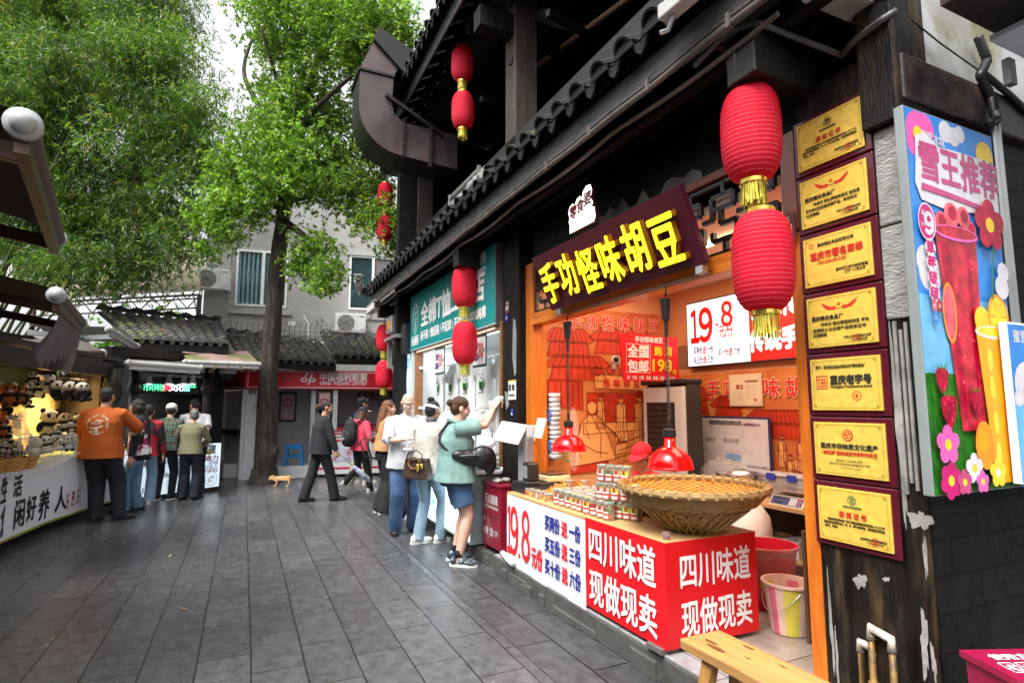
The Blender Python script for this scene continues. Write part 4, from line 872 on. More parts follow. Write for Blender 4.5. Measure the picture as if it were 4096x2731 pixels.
# orange drink
pr.poly([(.36, .69), (.645, .65), (.62, .03), (.42, .03)], 'amber'); pr.dot(.42, .72, .06, 'yellow'); pr.dot(.55, .74, .085, 'orange', .105); pr.dot(.55, .74, .07, 'yellow', .09); pr.poly(circ(.5, .67, .145, 26, .028), 'white'); pr.poly(circ(.5, .673, .13, 26, .02), 'yellow')
for k in range(6): pr.poly([(.55, .74), (.55 + .062 * math.cos(k), .74 + .08 * math.sin(k)), (.55 + .062 * math.cos(k + .12), .74 + .08 * math.sin(k + .12))], 'orange')
for y in (.6, .48, .33, .2): pr.dot(.56, y, .04, 'orange', .075); pr.dot(.57, y, .028, 'amber', .06); pr.dot(.45, y - .05, .02, 'yellow', .05)
pr.flower(.55, 1.16, .115, 'crimson'); pr.poly([(.545, 1.05), (.555, 1.05), (.52, .82), (.51, .82)], 'leaf'); pr.dot(.62, .95, .045, 'white'); pr.dot(.6, .88, .055, 'white')
for x, y, r in ((.085, .46, .055), (.115, .34, .07), (.315, .37, .055)): pr.strawberry(x, y, r)
pr.dot(.345, .19, .07, 'orange', .1); pr.dot(.33, .21, .035, 'amber', .05); pr.dot(.64, .12, .03, 'yellow', .07)
pr.flower(.082, .2, .075, 'pink'); pr.flower(.082, .06, .07, 'magenta', n=6); pr.flower(.25, .1, .06, 'white'); pr.flower(.3, .045, .045, 'pink'); pr.flower(.42, .075, .06, 'yellow', 'white'); pr.flower(.63, .05, .05, 'sky', 'yellow'); pr.flower(.17, .05, .05, 'mauve')
pr.mb.build('print', PM, pb_)
p2_ = thing('small_poster', 'pale blue poster board standing in front of the tall drink poster', 'poster', W(1.33, 2.97, 1.27), FROT)
m = MB(); m.box(0, .03, 0, .6, 0, .69); m.build('board', WHITE, p2_, bev=.003)
pr = Print((.031, 0, 0), Y); pr.poly([(.006, .01), (.59, .01), (.59, .35), (.006, .35)], 'sky_pale'); pr.poly([(.006, .35), (.59, .35), (.59, .68), (.006, .68)], 'sky'); pr.dot(.12, .42, .1, 'white'); pr.dot(.04, .36, .08 - .046, 'white'); pr.text("蜜雪冰城", .16, .63, .06, 'white', .02); pr.text("ice", .2, .34, .2, 'white', .09); pr.text("ice", .2, .34, .2, 'sky', .04); pr.dot(.3, .15, .12, 'white')
pr.mb.build('print', PM, p2_)
# ---- red fire box in the corner
CRIM = mat('crimson_steel', (.30, .006, .05), .35, var=.1, coat=.4)
fb_ = thing('fire_hose_box', 'crimson metal box with white pictograms on its lid under the drink poster', 'box', W(1.31, 2.48, .0), FROT + R(-23))
m = MB(); m.box(.0, .21, .0, .42, .16, .665); m.build('body', CRIM, fb_, bev=.006)
m = MB(); m.box(-.012, .222, -.012, .43, .667, .69)
m.text("使用方法", (.06, .14, .69), Y, -X, .05, 1, .03)
for i in range(4):
 for (x0, x1, y0, y1) in ((.1, .103, 0, .05), (.172, .175, 0, .05), (.1, .175, 0, .003), (.1, .175, .047, .05)): m.box(x0, x1, .03 + i * .062 + y0, .03 + i * .062 + y1, .6905, .6915, 1)
 m.prism(circ(.03 + i * .062 + .025, -.13, .012, 10), (0, 0, .691), Y, -X, .001, 1); m.bar((.14, .04 + i * .062, .6915), (.165, .07 + i * .062, .6915), .008, .001, 1)
m.build('lid', [CRIM, WHITET], fb_, bev=0)
m = MB(); m.prism([(.1 + .0, .0)] and circ(.13, .58, .06, 16, .018), (.2105, 0, 0), Y, Z, .002); m.build('hand_slot', BLACKP, fb_)
# ---- wooden bench in the foreground
PINE = mat('worn_pine', (.42, .225, .075), .5, var=.22, vs=3, bump=.3, bs=30, stretch=(.7, 9, 9), col2=(.40, .17, .045), c2s=2.5, c2lo=.5, c2hi=.75)
bn = fthing('wooden_bench', 'worn pine bench standing on the paving by the snack shop step', 'bench', 2.243, 1.932, 0)
m = MB(); m.box(0, 1.35, 0, .25, .452, .5)
m.build('seat', PINE, bn, bev=.008)
for nm, x, y, dx, dy in (('leg', .15, .05, -.06, -.07), ('leg', .15, .2, -.06, .07), ('leg', 1.2, .05, .06, -.07), ('leg', 1.2, .2, .06, .07)):
 m = MB(); m.bar((x + dx, y + dy, 0), (x, y, .455), .06, .05, up=(0, 1, 0)); m.build(nm, mat('worn_pine_leg', (.34, .17, .05), .55, var=.25, stretch=(6, 6, .8)), bn, bev=.004)
m = MB(); m.bar((.11, -.005, .2), (.11, .255, .2), .04, .03); m.bar((1.24, -.005, .2), (1.24, .255, .2), .04, .03); m.build('stretcher', PINE, bn)
m = MB(); q = random.Random(9)
for x, y, s in ((.10, .1, .03), (.16, .07, .035), (.42, .19, .012), (.55, .06, .02), (.7, .17, .015), (.85, .08, .018), (.3, .12, .012), (.22, .21, .02)): m.prism([(s * q.uniform(.6, 1.4) * math.cos(t) * 1.6 + x, s * q.uniform(.5, 1) * math.sin(t) * .6 + y) for t in [6.283 * i / 9 for i in range(9)]], (0, 0, .5), X, Y, .0015)
m.build('knots', mat('dark_knot', (.13, .045, .012), .6), bn)
# ---- sales counter
PLY = mat('plywood', (.52, .32, .14), .45, var=.1, vs=3, stretch=(.5, 5, 5), bump=.1); BAN = mat('white_banner', (.66, .67, .70), .4, var=.04, vs=3, bump=.15, bs=5); BANR = mat('red_banner', (.62, .006, .012), .4, var=.05, vs=3, bump=.15, bs=5)
ct_ = fthing('sales_counter', 'snack counter wrapped in white and red price banners with plywood top', 'counter', 4.95, 2.27, .0)
CL, CD, CB, CT = 2.21, .735, .2, .80
m = MB(); m.box(.0, CL, .0, CD, CT - .022, CT); m.build('top', PLY, ct_, bev=.002)
m = MB(); m.box(.01, CL - .006, .006, CD - .01, CB + .02, CT - .023); m.build('body', PLY, ct_)
xs = 4.95 - on_front(2344, 2250, 2.27)[0]
def banner(x0, x1, mi, mats, name):
 m = MB(); n = 16; P_ = []
 for i in range(n + 1):
  x = x0 + (x1 - x0) * i / n
  for j in range(9):
   z = (.155 if x0 < .1 else .195) + .0 + (CT - .002 - .175) * j / 8; P_.append((x, -.002 - .002 * math.sin(i * .9 + j * .5) * math.sin(math.pi * j / 8), min(z, CT - .001)))
 for i in range(n):
  for j in range(8): m.add([P_[i * 9 + j], P_[(i + 1) * 9 + j], P_[(i + 1) * 9 + j + 1], P_[i * 9 + j + 1]], [(0, 1, 2, 3)])
 return m.build(name, mats, ct_, smooth=True)
banner(0, xs, 0, BAN, 'white_banner'); banner(xs, CL, 0, BANR, 'red_banner')
m = MB(); m.box(CL - .006, CL + .002, -.002, CD - .005, CB, CT - .002); m.build('side_banner', BANR, ct_, bev=.001)
m = MB(); yb = -.0055
for ch, x, w_ in (("１", .06, .085), ("９", .165, .155), ("８", .395, .155)): m.text(ch, (x, yb, .475), X, Z, .56, 0, .012, fit=w_)
m.box(.252, .282, yb - .002, yb - .001, .262, .302); m.text("元/份", (.607, yb, .335), X, Z, .18, 0, .035, fit=.185)
for i, (s1, s2) in enumerate((("买两份", "一份"), ("买五份", "三份"), ("买十份", "六份"))):
 z = .66 - i * .17; m.text(s1, (.868, yb, z), X, Z, .125, 1, .03, fit=.24); m.text("送", (1.06, yb, z), X, Z, .125, 0, .035, fit=.085); m.text(s2, (1.212, yb, z), X, Z, .125, 1, .03, fit=.155)
for j, s in enumerate(("四川味道", "现做现卖")):
 m.text(s, (1.77, yb, .635 - j * .285), X, Z, .25, 2, .018, fit=.72)
 m.text(s, (CL + .003, CD / 2 + .02, .625 - j * .27), Y, Z, .215, 2, .018, fit=.56)
m.box(.02, .1, yb + .006, yb + .007, .7, .78, 2); m.box(.03, .09, yb + .005, yb + .006, .71, .725, 0); m.prism(circ(.06, .757, .014, 10), (0, yb + .006, 0), X, Z, .001, 3)
m.build('lettering', [REDT, BLUET, WHITET, BLACKT], ct_)
for x, y in ((CL - .08, CD - .1), (CL - .1, .08), (.1, CD - .1)):
 m = MB(); m.tube([(x - .015, y, .208), (x + .015, y, .208)], .036, 14); m.box(x - .025, x + .025, y - .02, y + .02, .235, CB + .035); m.build('caster', BLACKP, ct_)
m = MB(); m.box(CL - .16, CL - .02, -.03, .1, .171, .2); m.build('wood_wedge', mat('grey_wedge', (.12, .11, .1), .8), ct_)
# ---- winnowing basket
B1 = mat('bamboo_strip', (.46, .21, .03), .5, var=.3, vs=25); B2 = mat('bamboo_strip_dark', (.22, .085, .012), .55, var=.3, vs=25); B3 = mat('bamboo_rim', (.32, .20, .075), .5, var=.25, vs=20)
bk = fthing('bamboo_basket', 'wide woven bamboo winnowing basket on the counter under the heat lamp', 'basket', 2.95, 2.68, .80); bk.scale = (1.11, 1.11, .97)
def weave(prof, n, name, sgn):
 m = MB(); k = len(prof); V_ = []
 for j, (r, z) in enumerate(prof):
  for i in range(n):
   t = 2 * math.pi * i / n; w = .004 * (1 if ((i // 2 + j) % 2) else -1) * sgn; V_.append(((r + w) * math.cos(t), (r + w) * math.sin(t), z))
 F_ = [[], []]
 for j in range(k - 1):
  for i in range(n): F_[((i + j * 2) // 2) % 2].append((j * n + i, j * n + (i + 1) % n, (j + 1) * n + (i + 1) % n, (j + 1) * n + i))
 kk = len(m.v); m.v += V_; m.f += F_[0] + F_[1]; m.m += [0] * len(F_[0]) + [1] * len(F_[1])
 return m.build(name, [B1, B2], bk)
pin = [(.001, .035), (.06, .036), (.12, .045)] + [(.12 + .285 * t, .045 + .225 * t ** 1.25) for t in np.linspace(.05, 1, 26)]
pout = [(.001, .0), (.10, .0), (.13, .006)] + [(.13 + .29 * t, .006 + .272 * t ** 1.12) for t in np.linspace(.08, 1, 15)]
B1, B2 = mat('lamp_gold_strip', (.50, .215, .022), .5, var=.3, vs=25), mat('lamp_gold_strip_dark', (.19, .062, .006), .55, var=.3, vs=25); weave(pin, 156, 'woven_inside', -1)  # heat lamp's golden light is put into the inside strip colours
B1, B2 = mat('tan_strip', (.40, .235, .075), .5, var=.3, vs=25), mat('tan_strip_dark', (.26, .14, .04), .55, var=.3, vs=25); weave(pout, 84, 'woven_outside', 1)
m = MB()
for i in range(26):
 for sgn in (-1, 1):
  pts = []
  for t in np.linspace(0, .62, 7): r = .137 + .29 * t; an = 2 * math.pi * i / 26 + sgn * .32 * t; pts.append((r * math.cos(an), r * math.sin(an), .0 + .272 * t ** 1.12))
  m.tube(pts, .006, 4)
for j in range(8): m.lathe([(.36 + j * .0085, .185 + j * .0115), (.364 + j * .0085, .189 + j * .0115), (.364 + j * .0085, .193 + j * .0115), (.36 + j * .0085, .197 + j * .0115)], 60, close=False)
m.build('woven_band', B3, bk)
m = MB(); N_ = 90
m.lathe([(.405, .272), (.43, .267), (.437, .282), (.432, .304), (.41, .306), (.40, .292), (.405, .272)], 72, close=False)
for i in range(40):
 t = 2 * math.pi * i / 40; c = Vector((math.cos(t), math.sin(t), 0)); e = Vector((-c.y, c.x, 0)); p = [c * .397 + Z * .272, c * .40 + Z * .310, c * .436 + Z * .310, c * .438 + Z * .268]
 for p0, p1 in zip(p, p[1:]): m.add([p0 - e * .006, p0 + e * .014, p1 + e * .018, p1 - e * .002], [(0, 1, 2, 3)])
m.build('rim', B3, bk)
# ---- jars
JG = mat('jar_plastic', (.30, .20, .12), .25, var=.75, vs=90, coat=1, col2=(.12, .13, .06), c2s=60); LID = mat('clear_lid', (.36, .36, .34), .2, .3, var=.1, vs=30)
JR = 'snack jars on the counter'
def make_jar(lm, label, r=.041, h=.124, cut=True):
 t = thing('snack_jar', label, 'jar', (0, 0, 0), 0, JR)
 m = MB(); m.lathe([(r * .92, 0), (r, .004), (r, h * .84), (r * .9, h * .87)], 18); m.build('jar_body', JG, t, smooth=False)
 m = MB(); m.lathe([(r * .98, h * .875), (r * 1.0, h * .88), (r * 1.0, h * .985), (r * .95, h), (r * .8, h)], 18); m.prism(circ(0, 0, r * .45, 12), (0, 0, h), X, Y, .001, 1); m.build('lid', [LID, lm[0]], t)
 m = MB(); n = 14; a0, a1 = -2.9, -.2; rr = r + .0012
 def band(z0, z1, b0, b1, mi, ex=0):
  for i in range(n):
   t0 = b0 + (b1 - b0) * i / n; t1 = b0 + (b1 - b0) * (i + 1) / n; R_ = rr + ex
   m.sheet([(R_ * math.cos(t0), R_ * math.sin(t0), z0), (R_ * math.cos(t1), R_ * math.sin(t1), z0), (R_ * math.cos(t1), R_ * math.sin(t1), z1), (R_ * math.cos(t0), R_ * math.sin(t0), z1)], mi)
 band(h * .1, h * .7, -2.7, a1 - .2, 0); band(h * .1, h * .4, -1.9, -.25, 1, .0006); band(h * .4, h * .5, -1.7, -.5, 2, .0006); band(h * .5, h * .72, -1.35, -.85, 1, .0006); band(h * .14, h * .3, -1.6, -.5, 2, .0012)
 for k in range(5): band(h * (.2 + .1 * k), h * (.24 + .1 * k), -2.75, -2.1, 3, .0006)
 m.build('label_wrap', lm, t); return t
JL = [('green', (.01, .22, .09)), ('cream', (.50, .40, .35)), ('lime', (.38, .55, .03)), ('wine', (.22, .01, .04)), ('yellow', (.75, .55, .03)), ('pink', (.50, .24, .22))]
JRD = mat('jar_red_house', (.38, .03, .025), .45); JCR = mat('jar_cream_house', (.68, .6, .52), .45); JTX = mat('jar_small_print', (.12, .08, .07), .5)
pos = []
for ri, b in enumerate((2.36, 2.452, 2.544, 2.636, 2.728)):
 for ci in range(9):
  pos.append((3.43 + ci * .0895 + .03 * (ri % 2) - .0 * ri, b, .80, ri, ci))
protos = {}
ORD = ['first', 'second', 'third', 'fourth', 'fifth', 'sixth', 'seventh', 'eighth', 'ninth']; ROWN = ['front', 'second', 'middle', 'fourth', 'back']
q = random.Random(21)
FRONTC = ['green', 'cream', 'wine', 'yellow', 'pink', 'lime', 'cream', 'green', 'cream']
def put_jar(a, b, z, c, label, dr=None):
 lm = [mat('jar_label_' + c, dict(JL)[c], .4), JRD, JCR, JTX]; rot = FROT + (q.uniform(-.35, .35) if dr is None else dr)
 if c not in protos: protos[c] = make_jar(lm, label); t = protos[c]; t.location = W(a, b, z); t.rotation_euler = (0, 0, rot)
 else: dup(protos[c], W(a, b, z), rot, label)
for a, b, z, ri, ci in pos:
 if ri == 0: c = FRONTC[ci]
 else: c = q.choice(JL)[0]
 put_jar(a, b, z, c, f'snack jar with {c} label, {ORD[ci]} from the basket in the {ROWN[ri]} row')
for k in range(3):
 xs_ = [(705, 768, 832, 890), (690, 742, 812, 885, 950), (700, 770, 840, 900, 960)][2 - k] if k else (700, 770, 840, 900, 960)
 for i, x in enumerate(xs_):
  p = at_depth(2050 + x * .5102, 1850, 4.16 - .04 * i); a, b = p.dot(U), p.dot(V); c = q.choice(['cream', 'cream', 'green', 'pink', 'lime', 'yellow'])
  if k == 2: c = ['cream', 'green', 'pink', 'lime'][i]
  put_jar(a, b, .80 + .1245 * k, c, f'snack jar with {c} label, {["first", "second", "third", "fourth", "fifth"][i]} in the {["bottom", "middle", "top"][k]} tier of the jar tower', .0 if 1 else 0)
# ---- snack tray with loose beans, small tubs
NUT = mat('roasted_snack', (.48, .20, .04), .5, var=.5, vs=60, bump=.3, bs=80)
tr = fthing('snack_tray', 'heap of loose orange roasted beans behind the jars on the counter', 'snack heap', 4.86, 2.40, .80)
m = MB(); q = random.Random(4); m.box(0, .62, .02, .5, .0, .012); m.build('tray', PLY, tr)
m = MB()
for i in range(420):
 x, y = q.uniform(.03, .6), q.uniform(.08, .48); hh = .11 * math.exp(-((x - .3) / .22) ** 2 - ((y - .3) / .16) ** 2)
 m.ell((x, y, .016 + hh * q.random() ** .35), (q.uniform(.010, .016), q.uniform(.008, .012), q.uniform(.008, .011)), nu=6, nv=4)
m.ell((.3, .3, -.005), (.25, .19, .09), nu=16, nv=8)
m.build('beans', NUT, tr)
TB = mat('tub_plastic', (.42, .22, .12), .25, var=.7, vs=80, coat=1)
def tub(label, a, b, z, c):
 t = fthing('snack_tub', label, 'tub', a, b, z, 'low tubs of beans')
 m = MB(); m.lathe([(.036, 0), (.04, .003), (.042, .05), (.04, .052)], 16); m.build('tub_body', TB, t)
 m = MB(); m.lathe([(.043, .053), (.043, .064), (.04, .066)], 16); m.build('lid', LID, t)
 m = MB(); m.prism(circ(0, .03, .016, 12), (0, -.043, 0), X, Z, .001); m.build('sticker', mat('tub_sticker_' + c, {'lime': (.4, .6, .04), 'white': (.7, .65, .6), 'red': (.5, .05, .03), 'yellow': (.7, .5, .04)}[c], .5), t)
for i, (a, b, z, c, lb) in enumerate(((4.66, 2.36, .8, 'red', 'low bean tub with red sticker at the far end of the counter front'), (4.55, 2.36, .8, 'yellow', 'low bean tub with yellow sticker on the counter edge'), (4.44, 2.36, .8, 'white', 'low bean tub with white sticker on the counter edge'), (4.30, 2.355, .8, 'lime', 'low bean tub with lime sticker next to the tall jars'), (4.42, 2.63, .88, 'yellow', 'open bean tub with yellow sticker resting on the bean heap'), (4.36, 2.75, .88, 'lime', 'bean tub with lime sticker resting on the bean heap'))): tub(lb, a, b, z, c)
cp = fthing('tasting_cup', 'tiny clear cup of dark syrup on the counter corner', 'cup', 2.80, 2.335, .80)
m = MB(); m.lathe([(.019, 0), (.024, .036), (.026, .045), (.0255, .045), (.0235, .036), (.0185, .002)], 16, close=False); m.build('cup', mat('cup_clear', (.5, .35, .35), .15, alpha=.25), cp)
m = MB(); m.lathe([(.018, .002), (.021, .022), (.001, .023)], 16); m.build('syrup', mat('dark_syrup', (.08, .005, .005), .1), cp)
# ---- till
cd = fthing('cash_drawer', 'black cash drawer under the till at the far counter corner', 'cash drawer', 4.985, 2.33, .80)
bx('body', BLACKP, cd, (0, .33, .0, .47, 0, .095), bev=.005); bx('drawer_front', mat('till_grey', (.03, .03, .033), .4), cd, (.331, .338, .02, .45, .015, .075))
ALU = mat('brushed_aluminium', (.55, .55, .56), .35, .7, var=.06); WPL = mat('white_plastic', (.58, .58, .57), .35, var=.03)
ts = fthing('till_screen', 'till with tilted touch screen and white rear display on a metal column', 'till', 4.88, 2.43, .896, dr=R(25))
bx('column', ALU, ts, (-.05, .06, -.06, .05, 0, .52), bev=.01)
m = MB(); r_ = Vector((.93, .0, -.1)).normalized(); u_ = Vector((.1, .55, .83)).normalized(); o_ = Vector((-.27, -.17, .38)); n_ = r_.cross(u_).normalized()
m.prism([(0, 0), (.31, 0), (.31, .21), (0, .21)], o_ - n_ * .02, r_, u_, .022); m.build('touch_screen', WPL, ts, bev=.006)
m = MB(); m.prism([(.012, .012), (.298, .012), (.298, .198), (.012, .198)], o_ + n_ * .0025, r_, u_, .001); m.build('screen', mat('till_screen', (.30, .31, .30), .15, var=.06, vs=4), ts)
m = MB(); m.prism([(0, 0), (.26, 0), (.26, .19), (0, .19)], Vector((.05, .07, .40)), Vector((.8, -.6, 0)).normalized(), Vector((.1, .3, .95)).normalized(), .02); m.build('rear_display', WPL, ts, bev=.008)
rp = fthing('receipt_printer', 'dark receipt printer on the cash drawer', 'printer', 4.72, 2.40, .896)
bx('body', BLACKP, rp, (-.06, .06, -.06, .06, .02, .19), bev=.02); bx('base', mat('till_grey', (.03, .03, .033)), rp, (-.08, .08, -.08, .06, 0, .02), bev=.005); bx('front_glass', mat('printer_glass', (.2, .2, .2), .1), rp, (-.045, .045, -.063, -.058, .05, .16))
ws = fthing('weighing_scale', 'cream weighing scale with metal pan beside the till', 'scale', 4.85, 2.60, .896)
bx('body', mat('cream_plastic', (.62, .48, .26), .4), ws, (-.08, .16, -.04, .2, 0, .055), bev=.01); bx('pan', STEEL, ws, (-.07, .15, -.03, .19, .07, .08), bev=.003)
# ---- heat lamps
LR = mat('red_enamel', (.58, .002, .004), .2, spec=.35, var=.03, coat=.4)
def heatlamp(label, a, b, zr):
 t = fthing('heat_lamp', label, 'heat lamp', a, b, zr, 'red heat lamps hung over the counter')
 m = MB(); m.lathe([(.15, 0), (.152, .006), (.148, .012)] + [(.146 * math.cos(x), .012 + .135 * math.sin(x)) for x in np.linspace(.05, 1.28, 12)] + [(.042, .15), (.036, .155), (.036, .21), (.034, .21)], 32)
 m2 = MB(); m2.lathe([(.1485, .0), (.1465, .004)] + [(.143 * math.cos(x), .01 + .13 * math.sin(x)) for x in np.linspace(.05, 1.5, 10)], 32, close=False)
 m.f = [f for f in m.f if len(f) < 20]; m.m = m.m[:len(m.f)]
 m.build('shade', LR, t, smooth=True); m2.build('shade_lining', WHITE, t, smooth=True)
 m = MB(); m.lathe([(.042, .21), (.042, .255), (.015, .262), (.012, .33), (.006, .34)], 16); m.lathe([(.014, .98), (.026, .99), (.038, 1.12), (.041, 1.125), (.041, 1.135)], 18); m.lathe([(.012, .88), (.014, .98)], 12)
 m.build('socket', BLACKP, t)
 m = MB(); pts = [(.011 * math.cos(i * .7), .011 * math.sin(i * .7), .33 + .56 * i / 340) for i in range(341)]; m.tube(pts, .0035, 4); m.tube([(0, 0, 1.15), (.01, 0, 1.2), (0, 0, 2.41 - zr)], .006, 6); m.build('coiled_cord', BLACKP, t)
 m = MB(); m.ell((0, 0, .045), .035); m.build('bulb', mat('warm_bulb', (1, .8, .5), .4, emit=25, ecol=(1, .62, .25)), t)
 l = bpy.data.lights.new('lamp_light', 'SPOT'); l.energy = 1.2; l.color = (1, .66, .3); l.spot_size = R(130); l.spot_blend = .5; l.shadow_soft_size = .03
 o = bpy.data.objects.new('lamp_light', l); COL.objects.link(o); o.parent = t; o.location = (0, 0, .006)
heatlamp('red heat lamp hanging over the winnowing basket', 3.02, 2.57, 1.185); heatlamp('red heat lamp hanging over the bean heap by the till', 4.36, 2.59, 1.205)
# ---- at the back of the snack shop
ac_ = fthing('air_cooler', 'tall white air cooler with black louvres in the shop corner', 'air cooler', 4.97, 3.88, .17)
bx('front', WPL, ac_, (0, .62, 0, .05, 0, 1.62), bev=.02); bx('body', mat('dark_side_panel', (.035, .03, .03), .5), ac_, (.01, .62, .05, .24, 0, 1.64), bev=.01); bx('top', BLACKP, ac_, (-.01, .63, -.02, .25, 1.641, 1.69), bev=.01)
m = MB(); m.box(.07, .5, -.006, 0, .78, 1.46); m.build('louvre_opening', BLACKP, ac_, bev=.002)
m = MB()
for i in range(11): m.box(.085, .485, -.014, -.006, .81 + i * .058, .835 + i * .058)
m.build('louvres', mat('louvre_grey', (.03, .03, .032), .4), ac_)
m = MB(); m.box(.1, .42, -.003, 0, .36, .72)
for i in range(9): m.box(.12, .2, -.004, -.003, .4 + i * .032, .408 + i * .032, 1); m.box(.24, .4, -.004, -.003, .4 + i * .032, .406 + i * .032, 1)
m.build('paper_sheet', [mat('paper', (.7, .66, .6), .7), mat('grey_lettering', (.4, .4, .4))], ac_)
rpz = fthing('promotion_board', 'tilted red free shipping board leaning on the air cooler', 'sign board', 4.62, *on_side(2492, 1521, 4.62))
m = MB(); rr = Vector((0, 1, .0)).normalized(); uu = Vector((.10, -.06, .45)).normalized(); s_ = .5
m.prism([(0, 0), (.70, 0), (.66, .46), (-.06, .46)], (0, 0, 0), rr, uu, .015)
nn = rr.cross(uu); L_ = lambda s, x, y, sz, mi, b, f=None: m.text(s, rr * x + uu * y + nn * .016, rr, uu, sz, mi, b, fit=f)
L_("手功怪味胡豆", .3, .42, .06, 1, .03, .34); L_("全国", .17, .30, .13, 1, .04, .25); L_("包邮", .17, .15, .13, 1, .04, .25); L_("购 满", .48, .31, .1, 2, .04, .22); L_("198", .47, .165, .17, 2, .03, .24); L_("元", .63, .10, .06, 2, .03); L_("除：宁夏、内蒙、海南、新疆、西藏、东北三省", .34, .035, .04, 1, .02, .6)
for a_, b_ in (((.03, .085), (.32, .085)), ((.32, .085), (.32, .37)), ((.32, .37), (.03, .37)), ((.03, .37), (.03, .085))): m.bar(rr * a_[0] + uu * a_[1] + nn * .017, rr * b_[0] + uu * b_[1] + nn * .017, .003, .003, 1)
m.build('board', [REDP, WHITET, YELP], rpz)
lb = fthing('menu_lightbox', 'glowing white and red price lightbox on the back wall of the snack shop', 'lightbox', 4.757, 4.39, 2.0)
bx('case', BLACKP, lb, (0, 2.2, -.06, 0, 0, .70), bev=.004)
LW = mat('lit_panel_white', (.8, .8, .85), .4, emit=.38, ecol=(.86, .93, 1)); LRD = mat('lit_panel_red', (.7, .01, .01), .4, emit=.3, ecol=(.85, .015, .01))
m = MB(); m.box(.015, .85, -.064, -.06, .015, .685); m.box(.85, 2.18, -.064, -.06, .015, .685, 1)
for ch, x, w_, h_, z_ in (("１", .13, .12, .46, .435), ("９", .29, .18, .46, .435), ("８", .58, .14, .32, .51)): m.text(ch, (x, -.064, z_), X, Z, h_, 2, .03, fit=w_)
m.box(.43, .46, -.066, -.065, .40, .43, 2); m.text("元/份", (.56, -.064, .34), X, Z, .14, 2, .02, fit=.18)
m.text("买两份", (.165, -.064, .175), X, Z, .085, 3, .02, fit=.13); m.text("送", (.26, -.064, .175), X, Z, .085, 2, .03, fit=.05); m.text("一份", (.34, -.064, .175), X, Z, .085, 3, .02, fit=.09)
m.text("买五份", (.165, -.064, .075), X, Z, .085, 3, .02, fit=.13); m.text("送", (.26, -.064, .075), X, Z, .085, 2, .03, fit=.05); m.text("三份", (.34, -.064, .075), X, Z, .085, 3, .02, fit=.09)
m.text("买十份", (.515, -.064, .13), X, Z, .085, 3, .02, fit=.13); m.text("送", (.61, -.064, .13), X, Z, .085, 2, .03, fit=.05); m.text("六份", (.69, -.064, .13), X, Z, .085, 3, .02, fit=.09)
m.text("怪味传统", (1.22, -.064, .5), X, Z, .21, 4, .05, fit=.7); m.text("传统手工", (1.2, -.064, .2), X, Z, .21, 4, .05, fit=.7)
m.build('light_panel', [LW, LRD, mat('lit_red_lettering', (.7, .01, .01), .5, emit=.3, ecol=(.8, .0, .0)), BLUET, mat('lit_white_lettering', (.9, .9, .9), .5, emit=.5)], lb)
ib = fthing('notice_board', 'white food safety notice board with blue frame standing at the back wall', 'notice board', 4.6, 4.34, .79)
bx('frame', mat('navy_frame', (.03, .035, .14), .4), ib, (0, .86, 0, .02, 0, .70), bev=.004)
m = MB(); m.box(.02, .84, -.003, 0, .02, .68); m.text("武侯区餐饮食品安全信息公示栏", (.33, -.003, .64), X, Z, .05, 1, .02, fit=.42); m.text("投诉举报电话:12315", (.66, -.003, .63), X, Z, .035, 2, .01, fit=.2)
for x0, x1 in ((.04, .22), (.25, .56), (.6, .82)):
 for z_ in (.36, .59): m.box(x0, x1, -.004, -.003, z_, z_ + .002, 3)
 for x_ in (x0, x1): m.box(x_ - .001, x_ + .001, -.004, -.003, .36, .59, 3)
m.text("营业执照", (.4, -.003, .47), X, Z, .05, 3, .01); m.text("备案证", (.13, -.003, .47), X, Z, .045, 3, .01)
m.box(.33, .52, -.005, -.003, .28, .34, 4); m.box(.38, .6, -.005, -.003, .03, .24, 5)
for i in range(7): m.box(.4, .58, -.006, -.005, .05 + i * .025, .055 + i * .025, 1)
m.text("姓名 电话", (.7, -.003, .18), X, Z, .035, 1); m.text("本店食品安全管理人员", (.72, -.003, .24), X, Z, .03, 1)
m.build('panel', [mat('board_white', (.66, .62, .64), .4), mat('navy_text', (.02, .02, .08), .5), mat('purple_text', (.3, .05, .2), .5), mat('grey_lettering', (.4, .4, .4)), mat('id_card', (.25, .4, .65), .4), mat('paper', (.7, .66, .6))], ib)
cf = fthing('certificate_frame', 'small cream framed certificate hanging on the mural of the back wall', 'certificate', 4.235, 4.385, 1.59)
bx('frame', mat('cream_frame', (.66, .52, .38), .4), cf, (0, .40, -.012, 0, 0, .31), bev=.004)
m = MB(); m.box(.02, .38, -.014, -.012, .02, .29)
m.text("营业", (.14, -.014, .19), X, Z, .05, 1, .02); m.text("四川省食品小经营店备案证", (.28, -.014, .24), X, Z, .02, 1, .01, fit=.15)
for i in range(6): m.box(.05, .17, -.015, -.014, .05 + i * .018, .053 + i * .018, 2); m.box(.22, .34, -.015, -.014, .07 + i * .024, .073 + i * .024, 2)
m.prism(circ(.32, .06, .018, 12), (0, -.0142, 0), X, Z, .001, 1); m.build('certificate', [mat('cream_paper', (.72, .58, .42), .6), mat('faded_red', (.5, .12, .06), .5), mat('grey_lettering', (.4, .4, .4))], cf)
